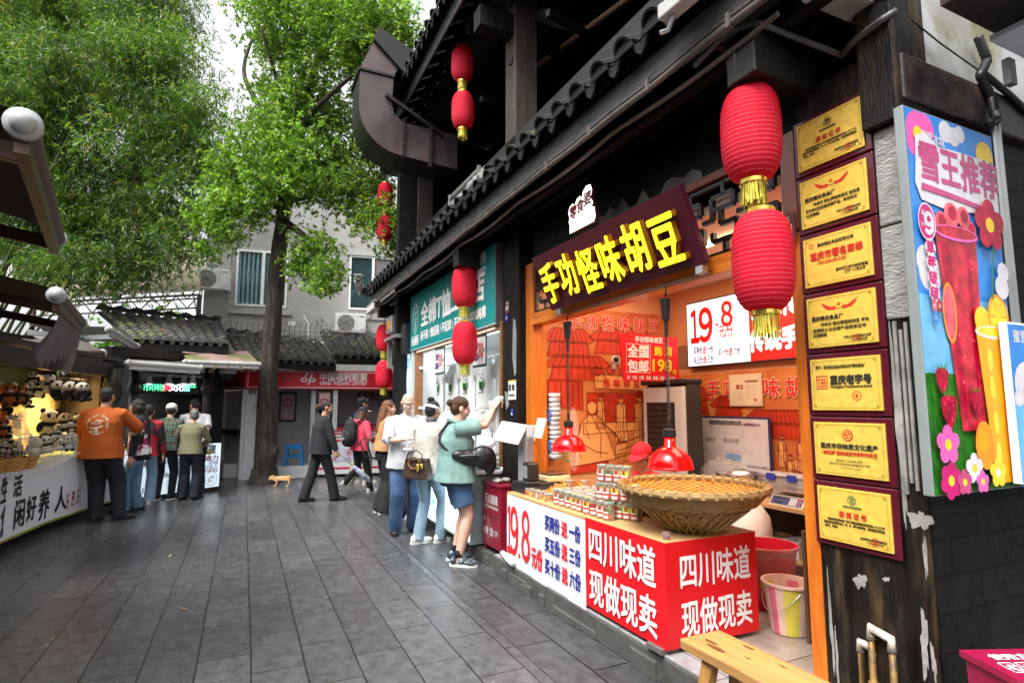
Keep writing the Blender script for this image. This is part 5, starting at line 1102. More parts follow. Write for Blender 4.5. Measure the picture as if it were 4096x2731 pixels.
# ---- work table with scale, bowls, boxes
wt = fthing('work_table', 'plywood work table at the back of the snack shop behind the basket', 'table', 4.2, 3.90, .17)
bx('top', PLY, wt, (.0, 2.3, .0, .48, .60, .63), bev=.003); bx('leg', PLY, wt, (1.14, 1.2, .02, .08, 0, .599)); bx('leg', PLY, wt, (.02, .08, .02, .08, 0, .599)); bx('leg', PLY, wt, (2.2, 2.26, .42, .48, 0, .599)); bx('leg', PLY, wt, (.02, .08, .42, .48, 0, .599)); bx('shelf', PLY, wt, (.0, 2.3, .05, .46, .2, .22)); bx('back_panel', mat('dark_side_panel', (.035, .03, .03)), wt, (.0, 2.3, .465, .478, .22, .599))
pn = fthing('wood_panel', 'dark brown upright board beside the orange door post', 'board', 2.53, 3.16, .17); bx('panel', mat('dark_brown_board', (.10, .055, .03), .5, var=.2), pn, (0, .02, 0, .12, 0, .66), bev=.002)
sc_ = fthing('price_scale', 'cream price computing scale with blue keypad on the work table', 'scale', 3.30, 4.10, .80)
m = MB(); m.hexa([(-.15, -.16, 0), (.17, -.16, 0), (.17, .16, 0), (-.15, .16, 0), (-.15, -.1, .075), (.17, -.1, .075), (.17, .16, .085), (-.15, .16, .085)]); m.build('body', mat('scale_cream', (.6, .55, .42), .4), sc_, bev=.006)
m = MB(); kk_ = Vector((0, .06, .075)).normalized(); o_ = Vector((-.15, -.16, 0)); nf = X.cross(kk_)
F_ = lambda x0, x1, y0, y1, mi, e: m.sheet([o_ + X * x + kk_ * y + nf * e for x, y in ((x0, y0), (x1, y0), (x1, y1), (x0, y1))], mi)
F_(.015, .3, .012, .085, 0, .002); F_(.03, .09, .06, .08, 1, .003); F_(.1, .16, .06, .08, 1, .003); F_(.05, .12, .02, .04, 1, .003)
for i in range(4):
 for j in range(5): F_(.185 + j * .022, .202 + j * .022, .018 + i * .016, .030 + i * .016, 3 if j > 2 and i % 2 else (2 if j < 3 else 4), .003)
m.build('keypad', [mat('keypad_navy', (.03, .05, .2), .4), BLACKP, WHITET, REDP, mat('key_blue', (.1, .3, .6), .4)], sc_)
bx('pan', mat('steel_pan', (.5, .46, .4), .3, .8), sc_, (-.16, .18, -.12, .17, .11, .125), bev=.004); bx('pan_support', GREYM, sc_, (-.05, .06, -.03, .06, .08, .11))
for i, (a, b, z, r, lbb) in enumerate(((3.92, 4.12, .80, .17, 'lower steel mixing bowl behind the basket'), (3.93, 4.12, .875, .19, 'upper steel mixing bowl stacked in the other bowl'))):
 t = fthing('mixing_bowl', lbb, 'bowl', a, b, z); m = MB(); m.lathe([(.07, 0)] + [(r * math.sin(x), .12 * (1 - math.cos(x)) * 1.0) for x in np.linspace(.5, 1.5, 8)] + [(r * 1.06, .115), (r * 1.05, .112)] + [(r * .97 * math.sin(x), .006 + .12 * (1 - math.cos(x))) for x in np.linspace(1.48, .4, 8)], 30); m.build('bowl', STEEL, t, smooth=True)
pb2 = fthing('plastic_box', 'clear plastic storage box with blue clips behind the price scale', 'storage box', 3.72, 4.2, .80)
bx('box', mat('milky_plastic', (.62, .58, .58), .3, transl=.4), pb2, (0, .42, 0, .16, 0, .19), bev=.02); bx('lid', mat('pale_lid', (.6, .6, .66), .3), pb2, (-.01, .43, -.01, .17, .191, .215), bev=.008); bx('clip', mat('blue_clip', (.03, .06, .45), .4), pb2, (.05, .14, -.016, -.01, .16, .215)); bx('clip', mat('blue_clip', (.03, .06, .45)), pb2, (.26, .35, -.016, -.01, .16, .215))
for i, (x, a, b) in enumerate(((0, 3.62, 4.02), (1, 3.40, 4.0), (2, 3.18, 3.98))):
 t = fthing('cardboard_box', ['brown open carton on the shelf under the work table', 'white open carton under the work table beside the brown one', 'small white carton nearest the door post under the work table'][i], 'carton', a, b, .392); m = MB()
 for q4 in ((0, .17, 0, .008, 0, .13), (0, .17, .192, .2, 0, .13), (0, .008, .008, .192, 0, .13), (.162, .17, .008, .192, 0, .13), (.008, .162, .008, .192, 0, .008)): m.box(*q4)
 m.build('carton', mat('carton_brown', (.35, .22, .13), .8) if i == 0 else mat('carton_white', (.6, .57, .55), .8), t)
sk = fthing('flour_sack', 'full white woven sack standing on the floor behind the counter', 'sack', 3.51, 3.72, .17)
m = MB(); pr_ = [(.15, 0), (.2, .03), (.215, .15), (.205, .3), (.21, .42), (.2, .52), (.15, .6), (.09, .65), (.03, .67)]; V0 = len(m.v); m.lathe(pr_, 26)
q = random.Random(6); m.v = [(x * (1 + .05 * math.sin(5 * math.atan2(y, x) + z * 9)), y * (1 + .05 * math.sin(4 * math.atan2(y, x) - z * 7)), z + .03 * math.sin(3 * math.atan2(y, x)) + .012 * math.sin(9 * math.atan2(y, x) + z * 30)) if z > .02 else (x, y, z) for x, y, z in m.v]; m.build('sack', mat('white_sack', (.70, .62, .56), .7, bump=.5, bs=12, var=.06), sk, smooth=True)
BINR = mat('red_bucket_plastic', (.5, .006, .02), .35, var=.08)
bi = fthing('red_bin', 'red plastic bin lined with a clear bag on the shop floor', 'bin', 3.10, 3.50, .17)
m = MB(); m.lathe([(.15, 0), (.155, .005), (.2, .40), (.215, .41), (.215, .43), (.2, .43), (.195, .40), (.15, .02)], 30); m.build('bin', BINR, bi, smooth=False)
FILM = mat('clear_film', (.85, .80, .80), .12, var=.1, vs=14, alpha=.12, bump=1, bs=14, spec=.5)
m = MB(); n = 40; rows = [(.195, .36), (.215, .438), (.225, .42), (.232, .32), (.225, .2), (.21, .1)]
for j, (r, z) in enumerate(rows):
 for i in range(n): t = 2 * math.pi * i / n; k2 = 1 + (.02 * math.sin(7 * t + j) + .02 * math.sin(13 * t + 2 * j)) * (j > 1); m.v.append((r * k2 * math.cos(t), r * k2 * math.sin(t), z + .03 * math.sin(3 * t) * (j > 2) * .8))
for j in range(len(rows) - 1):
 for i in range(n): m.f.append((j * n + i, j * n + (i + 1) % n, (j + 1) * n + (i + 1) % n, (j + 1) * n + i)); m.m.append(0)
m.build('bag_liner', FILM, bi, smooth=True)
bu = fthing('pastel_bucket', 'pale pink and yellow streaked plastic bucket by the door post', 'bucket', 2.70, 3.22, .17)
m = MB(); m.lathe([(.105, 0), (.11, .005), (.145, .29), (.157, .295), (.157, .31), (.142, .31), (.135, .28), (.1, .02)], 36); o = m.build('bucket', [mat('bucket_pale', (.72, .5, .42), .35), mat('bucket_pink', (.72, .16, .24), .35), mat('bucket_yellow', (.62, .55, .08), .35)], bu)
for p in o.data.polygons:
 if len(p.vertices) == 4:
  an = math.degrees(math.atan2(p.center.y, p.center.x)) % 360
  if p.center.z < .29: p.material_index = 1 if 262 < an < 285 or 100 < an < 130 else (2 if 300 < an < 345 or 170 < an < 200 else 0)
m = MB(); m.tube([(.15 * math.cos(t), .15 * math.sin(t), .27 - .13 * math.sin((t - 3.3) / 2.6 * math.pi)) for t in np.linspace(3.3, 5.9, 16)], .0025, 5); m.build('wire_handle', GREYM, bu); bx('handle_lug', mat('lug_yellow', (.55, .6, .02), .4), bu, (-.165, -.14, -.05, -.02, .23, .27))
# loose packed bags behind the basket
pbg = fthing('plastic_bag', 'crumpled clear plastic bag of jars behind the heat lamp', 'plastic bag', 4.15, 4.15, .80)
m = MB(); m.ell((0, 0, .13), (.22, .16, .15), nu=26, nv=16); q = random.Random(3); m.v = [(x * (1 + q.uniform(-.12, .12)), y * (1 + q.uniform(-.12, .12)), max(.0, z * (1 + q.uniform(-.15, .15)))) for x, y, z in m.v]; m.build('film', FILM, pbg, smooth=True)
m = MB();
for x in (-.1, -.02, .07): m.lathe([(.036, 0), (.036, .1), (.03, .11)], 12, (x, 0, .01))
m.build('contents', mat('bag_dark_goods', (.06, .08, .05), .5), pbg)
# hung things on the orange post and the mural
hb = fthing('bag_bundle', 'bundle of white carrier bags hanging on the orange door post', 'bag bundle', 5.06, 2.84, 1.05)
m = MB(); m.box(-.06, .06, -.05, .03, .05, .62); m = MB(); loft_ = [(-.075 + .012 * math.sin(j * 2.1), .075 + .014 * math.sin(j * 1.3 + 1), .02 + .65 * j / 14) for j in range(15)]
for (l0, r0_, z0_), (l1, r1_, z1_) in zip(loft_, loft_[1:]): m.hexa([(l0, -.05, z0_), (r0_, -.05, z0_), (r0_, .03, z0_), (l0, .03, z0_), (l1, -.05 - .01 * math.sin(z1_ * 40), z1_), (r1_, -.05, z1_), (r1_, .03, z1_), (l1, .03, z1_)]); m.build('bags', mat('bag_white', (.72, .7, .72), .4, bump=.4, bs=20), hb, smooth=True)
m = MB(); m.prism([(-.05, .1), (.03, .1), (.04, .2), (-.04, .2)], (0, -.06, 0), X, Z, .002); m.prism([(-.05, .4), (.03, .38), (.04, .5), (-.05, .52)], (0, -.06, 0), X, Z, .002); m.build('blue_print', mat('bag_blue', (.08, .16, .5), .5), hb)
h2 = fthing('clear_bag', 'large clear bag with green mark hanging in front of the mural', 'plastic bag', 4.95, 3.0, .9)
m = MB(); m.ell((0, 0, .3), (.10, .05, .25), nu=16, nv=14); q = random.Random(2); m.v = [(x * (1 + q.uniform(-.12, .12)) * (1 if z < .42 else .55), y, z * (1.25 if z > .42 else 1)) for x, y, z in m.v]; m.build('film', mat('thin_film', (.8, .75, .7), .3, alpha=.10, bump=1, bs=20), h2, smooth=True)
m = MB(); o1, o2 = circ(.1, .2, .06, 14, a0=1.2, a1=5.2), circ(.1, .2, .035, 14, a0=1.2, a1=5.2)
for j in range(13): m.sheet([Vector((p[0] - .08, -.085, p[1])) for p in (o1[j], o1[j + 1], o2[j + 1], o2[j])])
m.build('green_mark', GREENP, h2)
cb = fthing('cable_coil', 'coil of cream cable hanging on the wall by the orange post', 'cable', 5.09, 2.88, 1.78)
m = MB()
for k in range(5): m.tube([(-.012 - .004 * k, (.1 + .007 * k) * math.cos(t) + .004 * k, .02 * k + (.09 + .008 * (k % 3)) * math.sin(t)) for t in np.linspace(0, 6.283, 26)], .004, 5)
m.tube([(-.01, .0, .1), (-.01, .02, .35), (-.01, .1, .6)], .003, 5); m.tube([(-.01, .0, -.1), (-.01, .12, -.5), (-.01, .3, -.9), (-.01, .7, -.95)], .004, 5); m.build('cable', mat('cream_cable', (.68, .5, .3), .5), cb)
sm = fthing('indoor_camera', 'small white round camera on the mural wall', 'camera', 5.09, 3.62, 2.08); m = MB(); m.ell((0, 0, 0), .055); m.tube([(-.0, 0, 0), (-.005, -.03, -.1)], .025, 10); m.build('body', WPL, sm, smooth=True); m = MB(); m.ell((.045, -.02, .01), .03); m.build('lens', BLACKP, sm)
pn2 = fthing('paper_note', 'yellow paper note stuck on the orange door post', 'note', 5.08, 2.6, 1.25); bx('paper', mat('note_paper', (.68, .48, .2), .7), pn2, (-.0, .07, -.004, -.001, 0, .16))
hr = fthing('hiring_sign', 'white help wanted sign with yellow top on the black pillar', 'sign', *(lambda q: (q[0], 2.51, q[1]))(on_front(2037, 1598, 2.51)))
m = MB(); m.box(0, .17, -.012, 0, 0, .20); m.box(0, .17, -.0125, -.012, .185, .2, 2); m.text("招 聘", (.085, -.0125, .125), X, Z, .07, 1, .03, fit=.14); m.text("18734785923018", (.085, -.0125, .045), X, Z, .03, 1, .01, fit=.14); m.build('board', [mat('card_white', (.68, .68, .66), .5), BLACKT, mat('amber_strip', (.6, .42, .02), .5)], hr)
qr = fthing('blue_tag', 'small blue tag on the black pillar below the help wanted sign', 'tag', *(lambda q: (q[0], 2.515, q[1]))(on_front(2045, 1662, 2.515))); bx('tag', mat('tag_blue', (.02, .04, .3), .4), qr, (0, .055, -.004, 0, 0, .07)); bx('white_patch', WHITET, qr, (.01, .03, -.005, -.004, .008, .03))
def plate(label, o, rz, s, w, h, grp='door number plates'):
 t = thing('number_plate', label, 'number plate', o, rz, grp); m = MB(); m.box(0, w, -.008, 0, 0, h); m.text(s, (w / 2, -.008, h * .42), X, Z, h * .5, 1, .03, fit=w * .75); m.text("文化街区", (w / 2, -.008, h * .82), X, Z, h * .2, 1, .0, fit=w * .6); m.build('plate', [mat('plate_brown', (.10, .03, .03), .4), WHITET], t, bev=0)
a, z = on_front(2024, 1255, 2.515); plate('brown number plate 1-A-10 on the black pillar', W(a, 2.515, z), FROT, "1-A-10", .10, .13)
t = fthing('blue_number_plate', 'tiny blue plate under the brown number plate on the black pillar', 'number plate', a, 2.515, z - .09); m = MB(); m.box(0, .06, -.006, 0, 0, .08); m.text("1-22", (.03, -.006, .04), X, Z, .03, 1, .02); m.build('plate', [mat('plate_blue', (.01, .02, .25), .4), WHITET], t)
plate('brown number plate ending in 11 beside the gold plaques', W(2.13, 2.575, 2.455), FROT, "1-A-11", .14, .15)
# ---- clothing shop
ts_ = fthing('teal_shop_sign', 'teal sign box of the clothing shop with white lettering', 'shop sign', 9.23, 2.45, 2.5)
m = MB(); m.box(0, 3.57, 0, .13, 0, .895); m.build('box', [TEAL], ts_, bev=.004)
bx('side_cap', mat('brown_grey_cap', (.10, .08, .09), .4), ts_, (3.571, 3.58, .0, .2, -.01, .9)); bx('bottom_edge', mat('pale_edge', (.4, .55, .55), .4), ts_, (.0, 3.57, .0, .14, -.012, -.001))
m = MB()
m.text("全棉T恤工厂店", (1.95, 0, .50), X, Z, .40, 0, .035, fit=2.6); m.text("亲子装 / 情侣装 / 不起球 / 不掉色 / 100%纯棉", (1.97, 0, .17), X, Z, .155, 0, .03, fit=2.65)
m.text("依心服饰", (3.02, 0, .81), X, Z, .15, 0, .03, fit=.55); m.text("Yixincostume", (3.0, 0, .69), X, Z, .09, 0, .02, fit=.6)
o1 = [(.32 + .17 * x, .50 + .26 * y) for x, y in ((0, 1), (.85, .55), (.95, 0), (.8, -.55), (0, -1), (-.8, -.55), (-.95, 0), (-.85, .55))]; o2 = [(.32 + (x - .32) * .9, .5 + (y - .5) * .93) for x, y in o1]
for j in range(8): m.sheet([Vector((p[0], -.002, p[1])) for p in (o1[j], o1[(j + 1) % 8], o2[(j + 1) % 8], o2[j])])
for cx, cy, r in ((.32, .62, .06), (.26, .53, .065), (.38, .53, .065)):
 a_, b_ = circ(cx, cy, r, 16), circ(cx, cy, r * .85, 16)
 for j in range(16): m.sheet([Vector((p[0], -.003, p[1])) for p in (a_[j], a_[(j + 1) % 16], b_[(j + 1) % 16], b_[j])])
m.prism([(.31, .3), (.33, .3), (.335, .42), (.38, .45), (.33, .44), (.31, .44), (.26, .45), (.305, .42)], (0, -.001, 0), X, Z, .002)
for (x0, x1, z0_, z1_) in ((.12, .52, .06, .07), (.12, .52, .2, .21), (.12, .13, .06, .21), (.51, .52, .06, .21)): m.box(x0, x1, -.003, -.001, z0_, z1_)
m.text("新疆棉", (.32, 0, .135), X, Z, .12, 0, .03, fit=.34); m.build('lettering', WHITET, ts_)
TEE = mat('white_cotton', (.68, .70, .69), .8, var=.04, vs=5, transl=.25)
def make_tee(label):
 t = thing('tshirt', label, 't-shirt', (0, 0, 0), FROT, 'white t-shirts hanging in the clothing shop'); m = MB(); n = 24; H = .62; w = .24
 for sgn in (0, 1):
  V_ = [];
  for j in range(14):
   z = -H * j / 13; ww = w * (.55 + .45 * min(1, j / 1.5)) if j < 2 else w * (1 + .12 * j / 13)
   for i in range(n + 1):
    s = -1 + 2 * i / n; fold = .016 * math.sin(s * 9 + j * .2) * (j / 13) + .012 * math.sin(s * 17 + 1 + j * .1) * (j / 13); V_.append((s * ww, (.03 if sgn else -.03) * math.sqrt(max(0, 1 - s * s)) + fold, z + .015 * (1 - abs(s)) * (j == 0)))
  m.add(V_, [(j * (n + 1) + i, (j + 1) * (n + 1) + i, (j + 1) * (n + 1) + i + 1, j * (n + 1) + i + 1) for j in range(13) for i in range(n)])
 m.build('body', TEE, t, smooth=True)
 for sx in (-1, 1):
  m = MB(); m.tube([(sx * .17, 0, -.04), (sx * .26, 0, -.12), (sx * .31, .0, -.24)], [.06, .075, .08], 10); m.v = [(x, y * .45, z) for x, y, z in m.v]; m.build('sleeve', TEE, t, smooth=True)
 m = MB(); ring = [(.085 * math.cos(x), -.02 + .02 * math.sin(x), .0 - .03 * abs(math.sin(x)) * (math.sin(x) < 0)) for x in np.linspace(0, 6.283, 18)]; m.tube(ring, .01, 6); m.build('collar', TEE, t, smooth=True)
 return t
PBLK = mat('print_black', (.02, .02, .022), .6); PGRN = mat('print_leaf_green', (.08, .38, .05), .6); PWHT = mat('print_white', (.85, .85, .85), .6)
def tee_print(t, kind):
 m = MB(); y = -.052; D_ = lambda x, z, r, mi, e, rz=None: m.prism(circ(x, z, r, 14, rz), (0, y - e, 0), X, Z, .0015, mi)
 if kind:
  D_(0, -.36, .075, 1, 0, .035); D_(0, -.33, .055, 0, .002, .06)
  for sx in (-1, 1): D_(sx * .04, -.2, .018, 0, .002); D_(sx * .06, -.31, .03, 1, .001, .045)
  D_(0, -.245, .055, 2, .004, .045)
  for sx in (-1, 1): D_(sx * .022, -.24, .013, 0, .006, .016); D_(sx * .035, -.37, .018, 0, .004)
  D_(0, -.262, .008, 0, .006); m.text("land panda in china", (0, y, -.43), X, Z, .025, 0, .01)
 else: m.text("panda" , (0, y, -.3), X, Z, .05, 3, .02)
 m.build('print', [PBLK, PGRN, PWHT, mat('print_blue', (.03, .1, .5), .6)], t)
tees = []
pt = None
rowA = [(6.15, 'with blue lettering next to the black pillar'), (6.75, 'with panda print second from the pillar'), (7.35, 'with panda print third from the black pillar'), (7.95, 'with panda print fourth from the black pillar'), (8.55, 'with panda print at the far end of the top rail')]
proto = make_tee('white t-shirt with panda print second from the pillar on the upper rail'); proto.location = W(6.75, 2.78, 2.19); tee_print(proto, 1)
for a, s in rowA[2:]: dup(proto, W(a, 2.78, 2.19), FROT + rnd.uniform(-.15, .15), f'white t-shirt {s}')
pl_ = make_tee('white t-shirt with blue lettering next to the black pillar on the upper rail'); pl_.location = W(6.12, 2.78, 2.19); tee_print(pl_, 0)
low = make_tee('plain white t-shirt on the lower rail next to the black pillar'); low.location = W(6.2, 2.78, 1.55)
for i, a in enumerate((6.75, 7.3, 7.85, 8.4, 8.85)): dup(low, W(a, 2.78, 1.55), FROT + rnd.uniform(-.15, .15), f'plain white t-shirt on the lower rail, {["second", "third", "fourth", "fifth", "sixth"][i]} from the black pillar')
def price(label, a0, z0):
 t = fthing('price_card', label, 'price card', a0, 2.56, z0, 'price cards in the clothing shop window')
 m = MB(); m.box(0, .42, -.012, 0, 0, .46); m.box(.02, .40, -.014, -.012, .03, .36, 1); m.text("新疆棉", (.21, -.013, .41), X, Z, .07, 1, .03, fit=.3)
 m.text("全折", (.11, -.014, .26), X, Z, .11, 2, .03, fit=.15); m.text("场扣", (.11, -.014, .13), X, Z, .11, 2, .03, fit=.15); m.text("30", (.26, -.014, .2), X, Z, .26, 3, .02, fit=.15); m.text("元/件", (.37, -.014, .2), X, Z, .05, 2, .02, fit=.05); m.build('card', [mat('card_dark_teal', (.01, .06, .06), .5), WHITET, BLUET, REDT], t, bev=0)
a, z = on_front(1743, 1500, 2.56); price('white sale card with red 30 at the left of the lantern pair', a, z); a, z = on_front(1895, 1472, 2.56); price('white sale card with red 30 at the right of the lantern pair', a, z)
tb = fthing('display_table', 'white display table with glowing photo panels in front of the clothing shop', 'table', 9.0, 2.2, .13)
bx('top', WHITE, tb, (0, 3.3, -.02, .6, .74, .775), bev=.004); bx('body', mat('pale_table_side', (.32, .38, .38), .4), tb, (0, 3.25, .012, .5, .02, .72))
LP = mat('lit_photo_white', (.8, .9, .95), .4, emit=.75, ecol=(.78, .92, 1), var=.05, col2=(.5, .75, .9), c2s=2); LB = mat('lit_photo_blue', (.1, .35, .7), .4, emit=.5, ecol=(.12, .4, .8), col2=(.75, .85, .95), c2s=9, c2lo=.45, c2hi=.55)
q = random.Random(8)
for i in range(4):
 m = MB(); x0 = .03 + i * .805; m.box(x0, x0 + .79, .0, .01, .05, .70)
 for j in range(9):
  x = x0 + q.uniform(.04, .7); z = q.uniform(.1, .5); m.box(x, x + q.uniform(.03, .09), -.0015 - j * .0003, -.0005, z, z + q.uniform(.1, .2), 1)
 for j in range(14):
  x = x0 + q.uniform(.04, .74); z = q.uniform(.15, .62); m.prism(circ(x, z, .012, 8, .016), (0, -.005, 0), X, Z, .001, 2); m.prism([(x - .016, z - .09), (x + .016, z - .09), (x + .013, z - .015), (x - .013, z - .015)], (0, -.005, 0), X, Z, .001, 3)
 m.build('light_panel', [LP, LB, mat('photo_skin', (.5, .3, .2), .5), mat('photo_pale_shirt', (.7, .8, .85), .5, emit=.4)], tb)
def folded(label, a, b, z, dr, s=1):
 t = fthing('folded_shirts', label, 'folded shirts', a, b, z, 'folded white shirts on the display table', dr);
 for k in range(3):
  m = MB(); m.box(-.17 * s, .17 * s, -.12 * s, .12 * s, k * .04, k * .04 + .036); m2 = []
  nb_ = 8; m = MB(); V_ = []
  for u_ in range(nb_ * 2 + 1):
   for v_ in range(7):
    an = math.pi * u_ / nb_; V_.append((.17 * s * (-1 + v_ / 3) * (1 + .06 * math.sin(u_ + k)), .125 * s * math.copysign(abs(math.cos(an)) ** .4, math.cos(an)), k * .04 + .019 + .019 * math.copysign(abs(math.sin(an)) ** .5, math.sin(an)) + .005 * math.sin(v_ * 1.7 + k * 2)))
  m.add(V_, [(u_ * 7 + v_, u_ * 7 + v_ + 1, (u_ + 1) * 7 + v_ + 1, (u_ + 1) * 7 + v_) for u_ in range(nb_ * 2) for v_ in range(6)]); m.build('shirt', TEE, t, smooth=True)
folded('pile of folded white shirts at the pillar end of the display table', 5.92, 2.42, .906, .1); folded('pile of folded white shirts beside the green shirt woman on the table', 6.35, 2.4, .906, -.2); folded('loose folded white shirts further along the display table', 6.8, 2.45, .906, .3)
fx = fthing('fire_extinguisher_box', 'dark red fire extinguisher cabinet on the step beside the display table', 'cabinet', 5.66, 2.31, .13)
DR = mat('dark_red_steel', (.20, .006, .022), .3, var=.1, coat=.4)
bx('body', DR, fx, (0, .46, 0, .3, .06, .66), bev=.006); bx('lid', DR, fx, (-.01, .47, -.01, .31, .662, .69), bev=.005); bx('foot', DR, fx, (.01, .05, .02, .06, 0, .06)); bx('foot', DR, fx, (.41, .45, .02, .06, 0, .06)); bx('seam', BLACKP, fx, (.0, .46, -.002, .001, .355, .362))
m = MB(); m.text("灭火器箱", (.235, 0, .53), X, Z, .1, 0, .02, fit=.33); m.text("FIRE EXTINGUISHER BOX", (.235, 0, .45), X, Z, .04, 0, .01, fit=.36); m.text("火警", (.1, 0, .21), X, Z, .075, 0, .02); m.text("☎119", (.3, 0, .21), X, Z, .08, 0, .02, fit=.2); m.box(.05, .07, -.003, -.001, .3, .34); m.build('lettering', mat('worn_white', (.55, .5, .5), .5), fx)
gv = fthing('glove', 'crumpled grey cloth glove on the extinguisher cabinet lid', 'glove', 5.4, 2.42, .82); m = MB(); q = random.Random(2)
for i in range(5): m.tube([(.02 * i - .04, 0, .02), (.03 * i - .06, -.05, .03 + .01 * (i % 2)), (.035 * i - .07, -.09, .015)], .012, 6)
m.ell((0, .04, .025), (.06, .05, .025), nu=10, nv=6); m.build('glove', mat('grey_cloth', (.25, .24, .22), .8), gv, smooth=True)
rl_ = fthing('paper_roll', 'rolled printed paper lying on the step by the white banner', 'paper roll', 5.12, 2.30, .20); m = MB(); m.tube([(0, 0, 0), (.36, -.06, 0)], .03, 12); m.tube([(-.002, .0003, 0), (.002, -.0003, 0)], .02, 12, 1); m.build('roll', [mat('roll_paper', (.6, .62, .64), .5), BLUET], rl_, smooth=True)
ep = fthing('light_poster', 'narrow blue and yellow lit poster at the far end of the clothing shop', 'poster', 9.78, 2.5, .9)
m = MB(); m.box(0, .42, 0, .06, 0, 1.6); pcs = [(.05, .9, .37, 1.5, 1), (.03, .06, .39, .85, 2)]
for x0, z0_, x1, z1_, mi in pcs: m.box(x0, x1, -.002, 0, z0_, z1_, mi)
for i in range(6): m.box(.06 + .05 * i, .09 + .05 * i, -.004, -.002, 1.0 + .05 * (i % 3), 1.3, 3)
m.text("新疆棉", (.21, -.002, .5), X, Z, .12, 4, .03, fit=.3); m.build('panel', [mat('panel_white_lit', (.8, .85, .85), .4, emit=.5), LB, mat('lit_yellow_panel', (.8, .75, .4), .4, emit=.5, ecol=(1, .95, .6)), LP, mat('teal_lettering', (.02, .3, .4), .5)], ep, bev=0)
# ---- exhaust duct
DUCT = mat('brown_painted_duct', (.105, .078, .078), .33, .45, var=.25, vs=2, bump=.2, bs=8, rvar=.1); DUCTD = mat('dark_duct_edge', (.03, .026, .026), .4, .4, var=.2)
du = thing('exhaust_duct', 'bent brown metal exhaust duct sticking out of the upper storey', 'exhaust duct', (0, 0, 0), FROT)
def arc2(cx, cz, r, t0, t1, n): return [(cx + r * math.cos(t), cz + r * math.sin(t)) for t in np.linspace(t0, t1, n)]
out_ = [(1.32, 6.52), (1.32, 5.95)] + arc2(1.98, 5.98, .66, math.pi * 1.04, math.pi * 1.47, 9) + [(2.85, 5.26)]
inn_ = [(1.82, 6.52), (1.80, 6.1), (1.84, 5.95), (1.98, 5.84), (2.85, 5.82)]
def ribbon(P_, a0, a1, th=.0):
 m = MB()
 for p, q_2 in zip(P_, P_[1:]): m.sheet([(-a0, p[0], p[1]), (-a0, q_2[0], q_2[1]), (-a1, q_2[0], q_2[1]), (-a1, p[0], p[1])])
 return m
m = MB(); outline = out_ + inn_[::-1]
for a in (8.1, 8.72): m.sheet([(-a, y, z) for y, z in outline])
m.build('side_plate', DUCT, du)
ribbon(out_, 8.1, 8.72).build('curved_shell', mat('ribbed_dark_duct', (.028, .025, .027), .4, .5, var=.3, vs=4, stretch=(1, 8, 8), bump=.4, bs=6), du); ribbon(inn_, 8.1, 8.72).build('inner_shell', DUCTD, du)
m = MB()
for (y0, z0_, y1, z1_) in ((1.31, 6.53, 1.83, 6.53), (1.99, 5.30, 1.99, 5.86), (2.4, 5.24, 2.4, 5.85)): m.bar((-8.085, y0, z0_), (-8.085, y1, z1_), .035, .035);
m.box(-8.74, -8.08, 1.29, 1.325, 6.5, 6.55); m.box(-8.74, -8.08, 1.97, 2.01, 5.27, 5.3); m.bar((-8.06, 1.7, 6.2), (-8.06, 2.6, 5.75), .05, .05); m.bar((-8.06, 2.4, 5.2), (-8.06, 2.4, 5.9), .05, .05)
m.build('flange', DUCTD, du)
m = MB(); m.hexa([(-8.1, 1.32, 6.55), (-8.72, 1.32, 6.55), (-8.72, 1.82, 6.55), (-8.1, 1.82, 6.55), (-8.1, 1.5, 7.0), (-8.72, 1.5, 7.0), (-8.72, 1.9, 6.72), (-8.1, 1.9, 6.72)]); m.build('neck', DUCT, du)
m = MB(); m.hexa([(-8.04, 1.50, 7.02), (-8.78, 1.50, 7.02), (-8.78, 1.95, 6.62), (-8.04, 1.95, 6.62), (-8.04, 1.56, 7.24), (-8.78, 1.56, 7.24), (-8.78, 2.2, 6.95), (-8.04, 2.2, 6.95)]); m.build('rain_hood', mat('black_hood', (.012, .012, .013), .45), du)
# ---- cameras, cables and boxes
CAMW = mat('camera_white', (.42, .42, .41), .4, var=.08)
def cctv(label, o, rz, s, tilt=-.2, grp='security cameras'):
 t = thing('security_camera', label, 'security camera', o, rz, grp); t.rotation_euler = (tilt, 0, rz); t.scale = (s, s, s)
 m = MB(); m.box(-.05, .05, -.16, .14, -.05, .05); m.build('housing', CAMW, t, bev=.012); m = MB(); m.box(-.056, .056, -.2, .1, .05, .062); m.build('sunshield', CAMW, t, bev=.004); m = MB(); m.lathe([(.042, 0), (.042, .03), (.03, .035), (.02, .03)], 18, (0, 0, 0)); m.v = [(x, -.16 - z, y) for x, y, z in m.v]; m.build('lens', BLACKP, t, smooth=False); m = MB(); m.tube([(0, .05, -.05), (0, .1, -.12), (0, .16, -.1)], .016, 8); m.build('arm', GREYM, t)
p = at_depth(2718, 8, 2.9); cctv('big white security camera hanging at the eave corner above the nearest lantern', p, R(28), .85, .0)
p = at_depth(1435, 1135, 10.6); cctv('small white camera with black face at the far end of the lower eave', p, R(10), 1.3); p = at_depth(1490, 1235, 10.3); cctv('small white camera below the far end of the lower eave', p, R(35), 1.2)
p = at_depth(912, 1495, 11.6); t = thing('dome_camera', 'white domed street camera hanging at the kiosk corner', 'security camera', p); m = MB(); m.lathe([(.16, 0), (.15, .1), (.06, .16), (.02, .17)], 22); m.build('cap', CAMW, t, smooth=True); m = MB(); m.lathe([(.0, -.15), (.07, -.13), (.115, -.08), (.125, 0)], 20, close=False); m.build('dome', BLACKP, t, smooth=True); m = MB(); m.tube([(0, 0, .17), (0, 0, .35), (.3, .25, .4)], .02, 8); m.build('arm', GREYM, t)
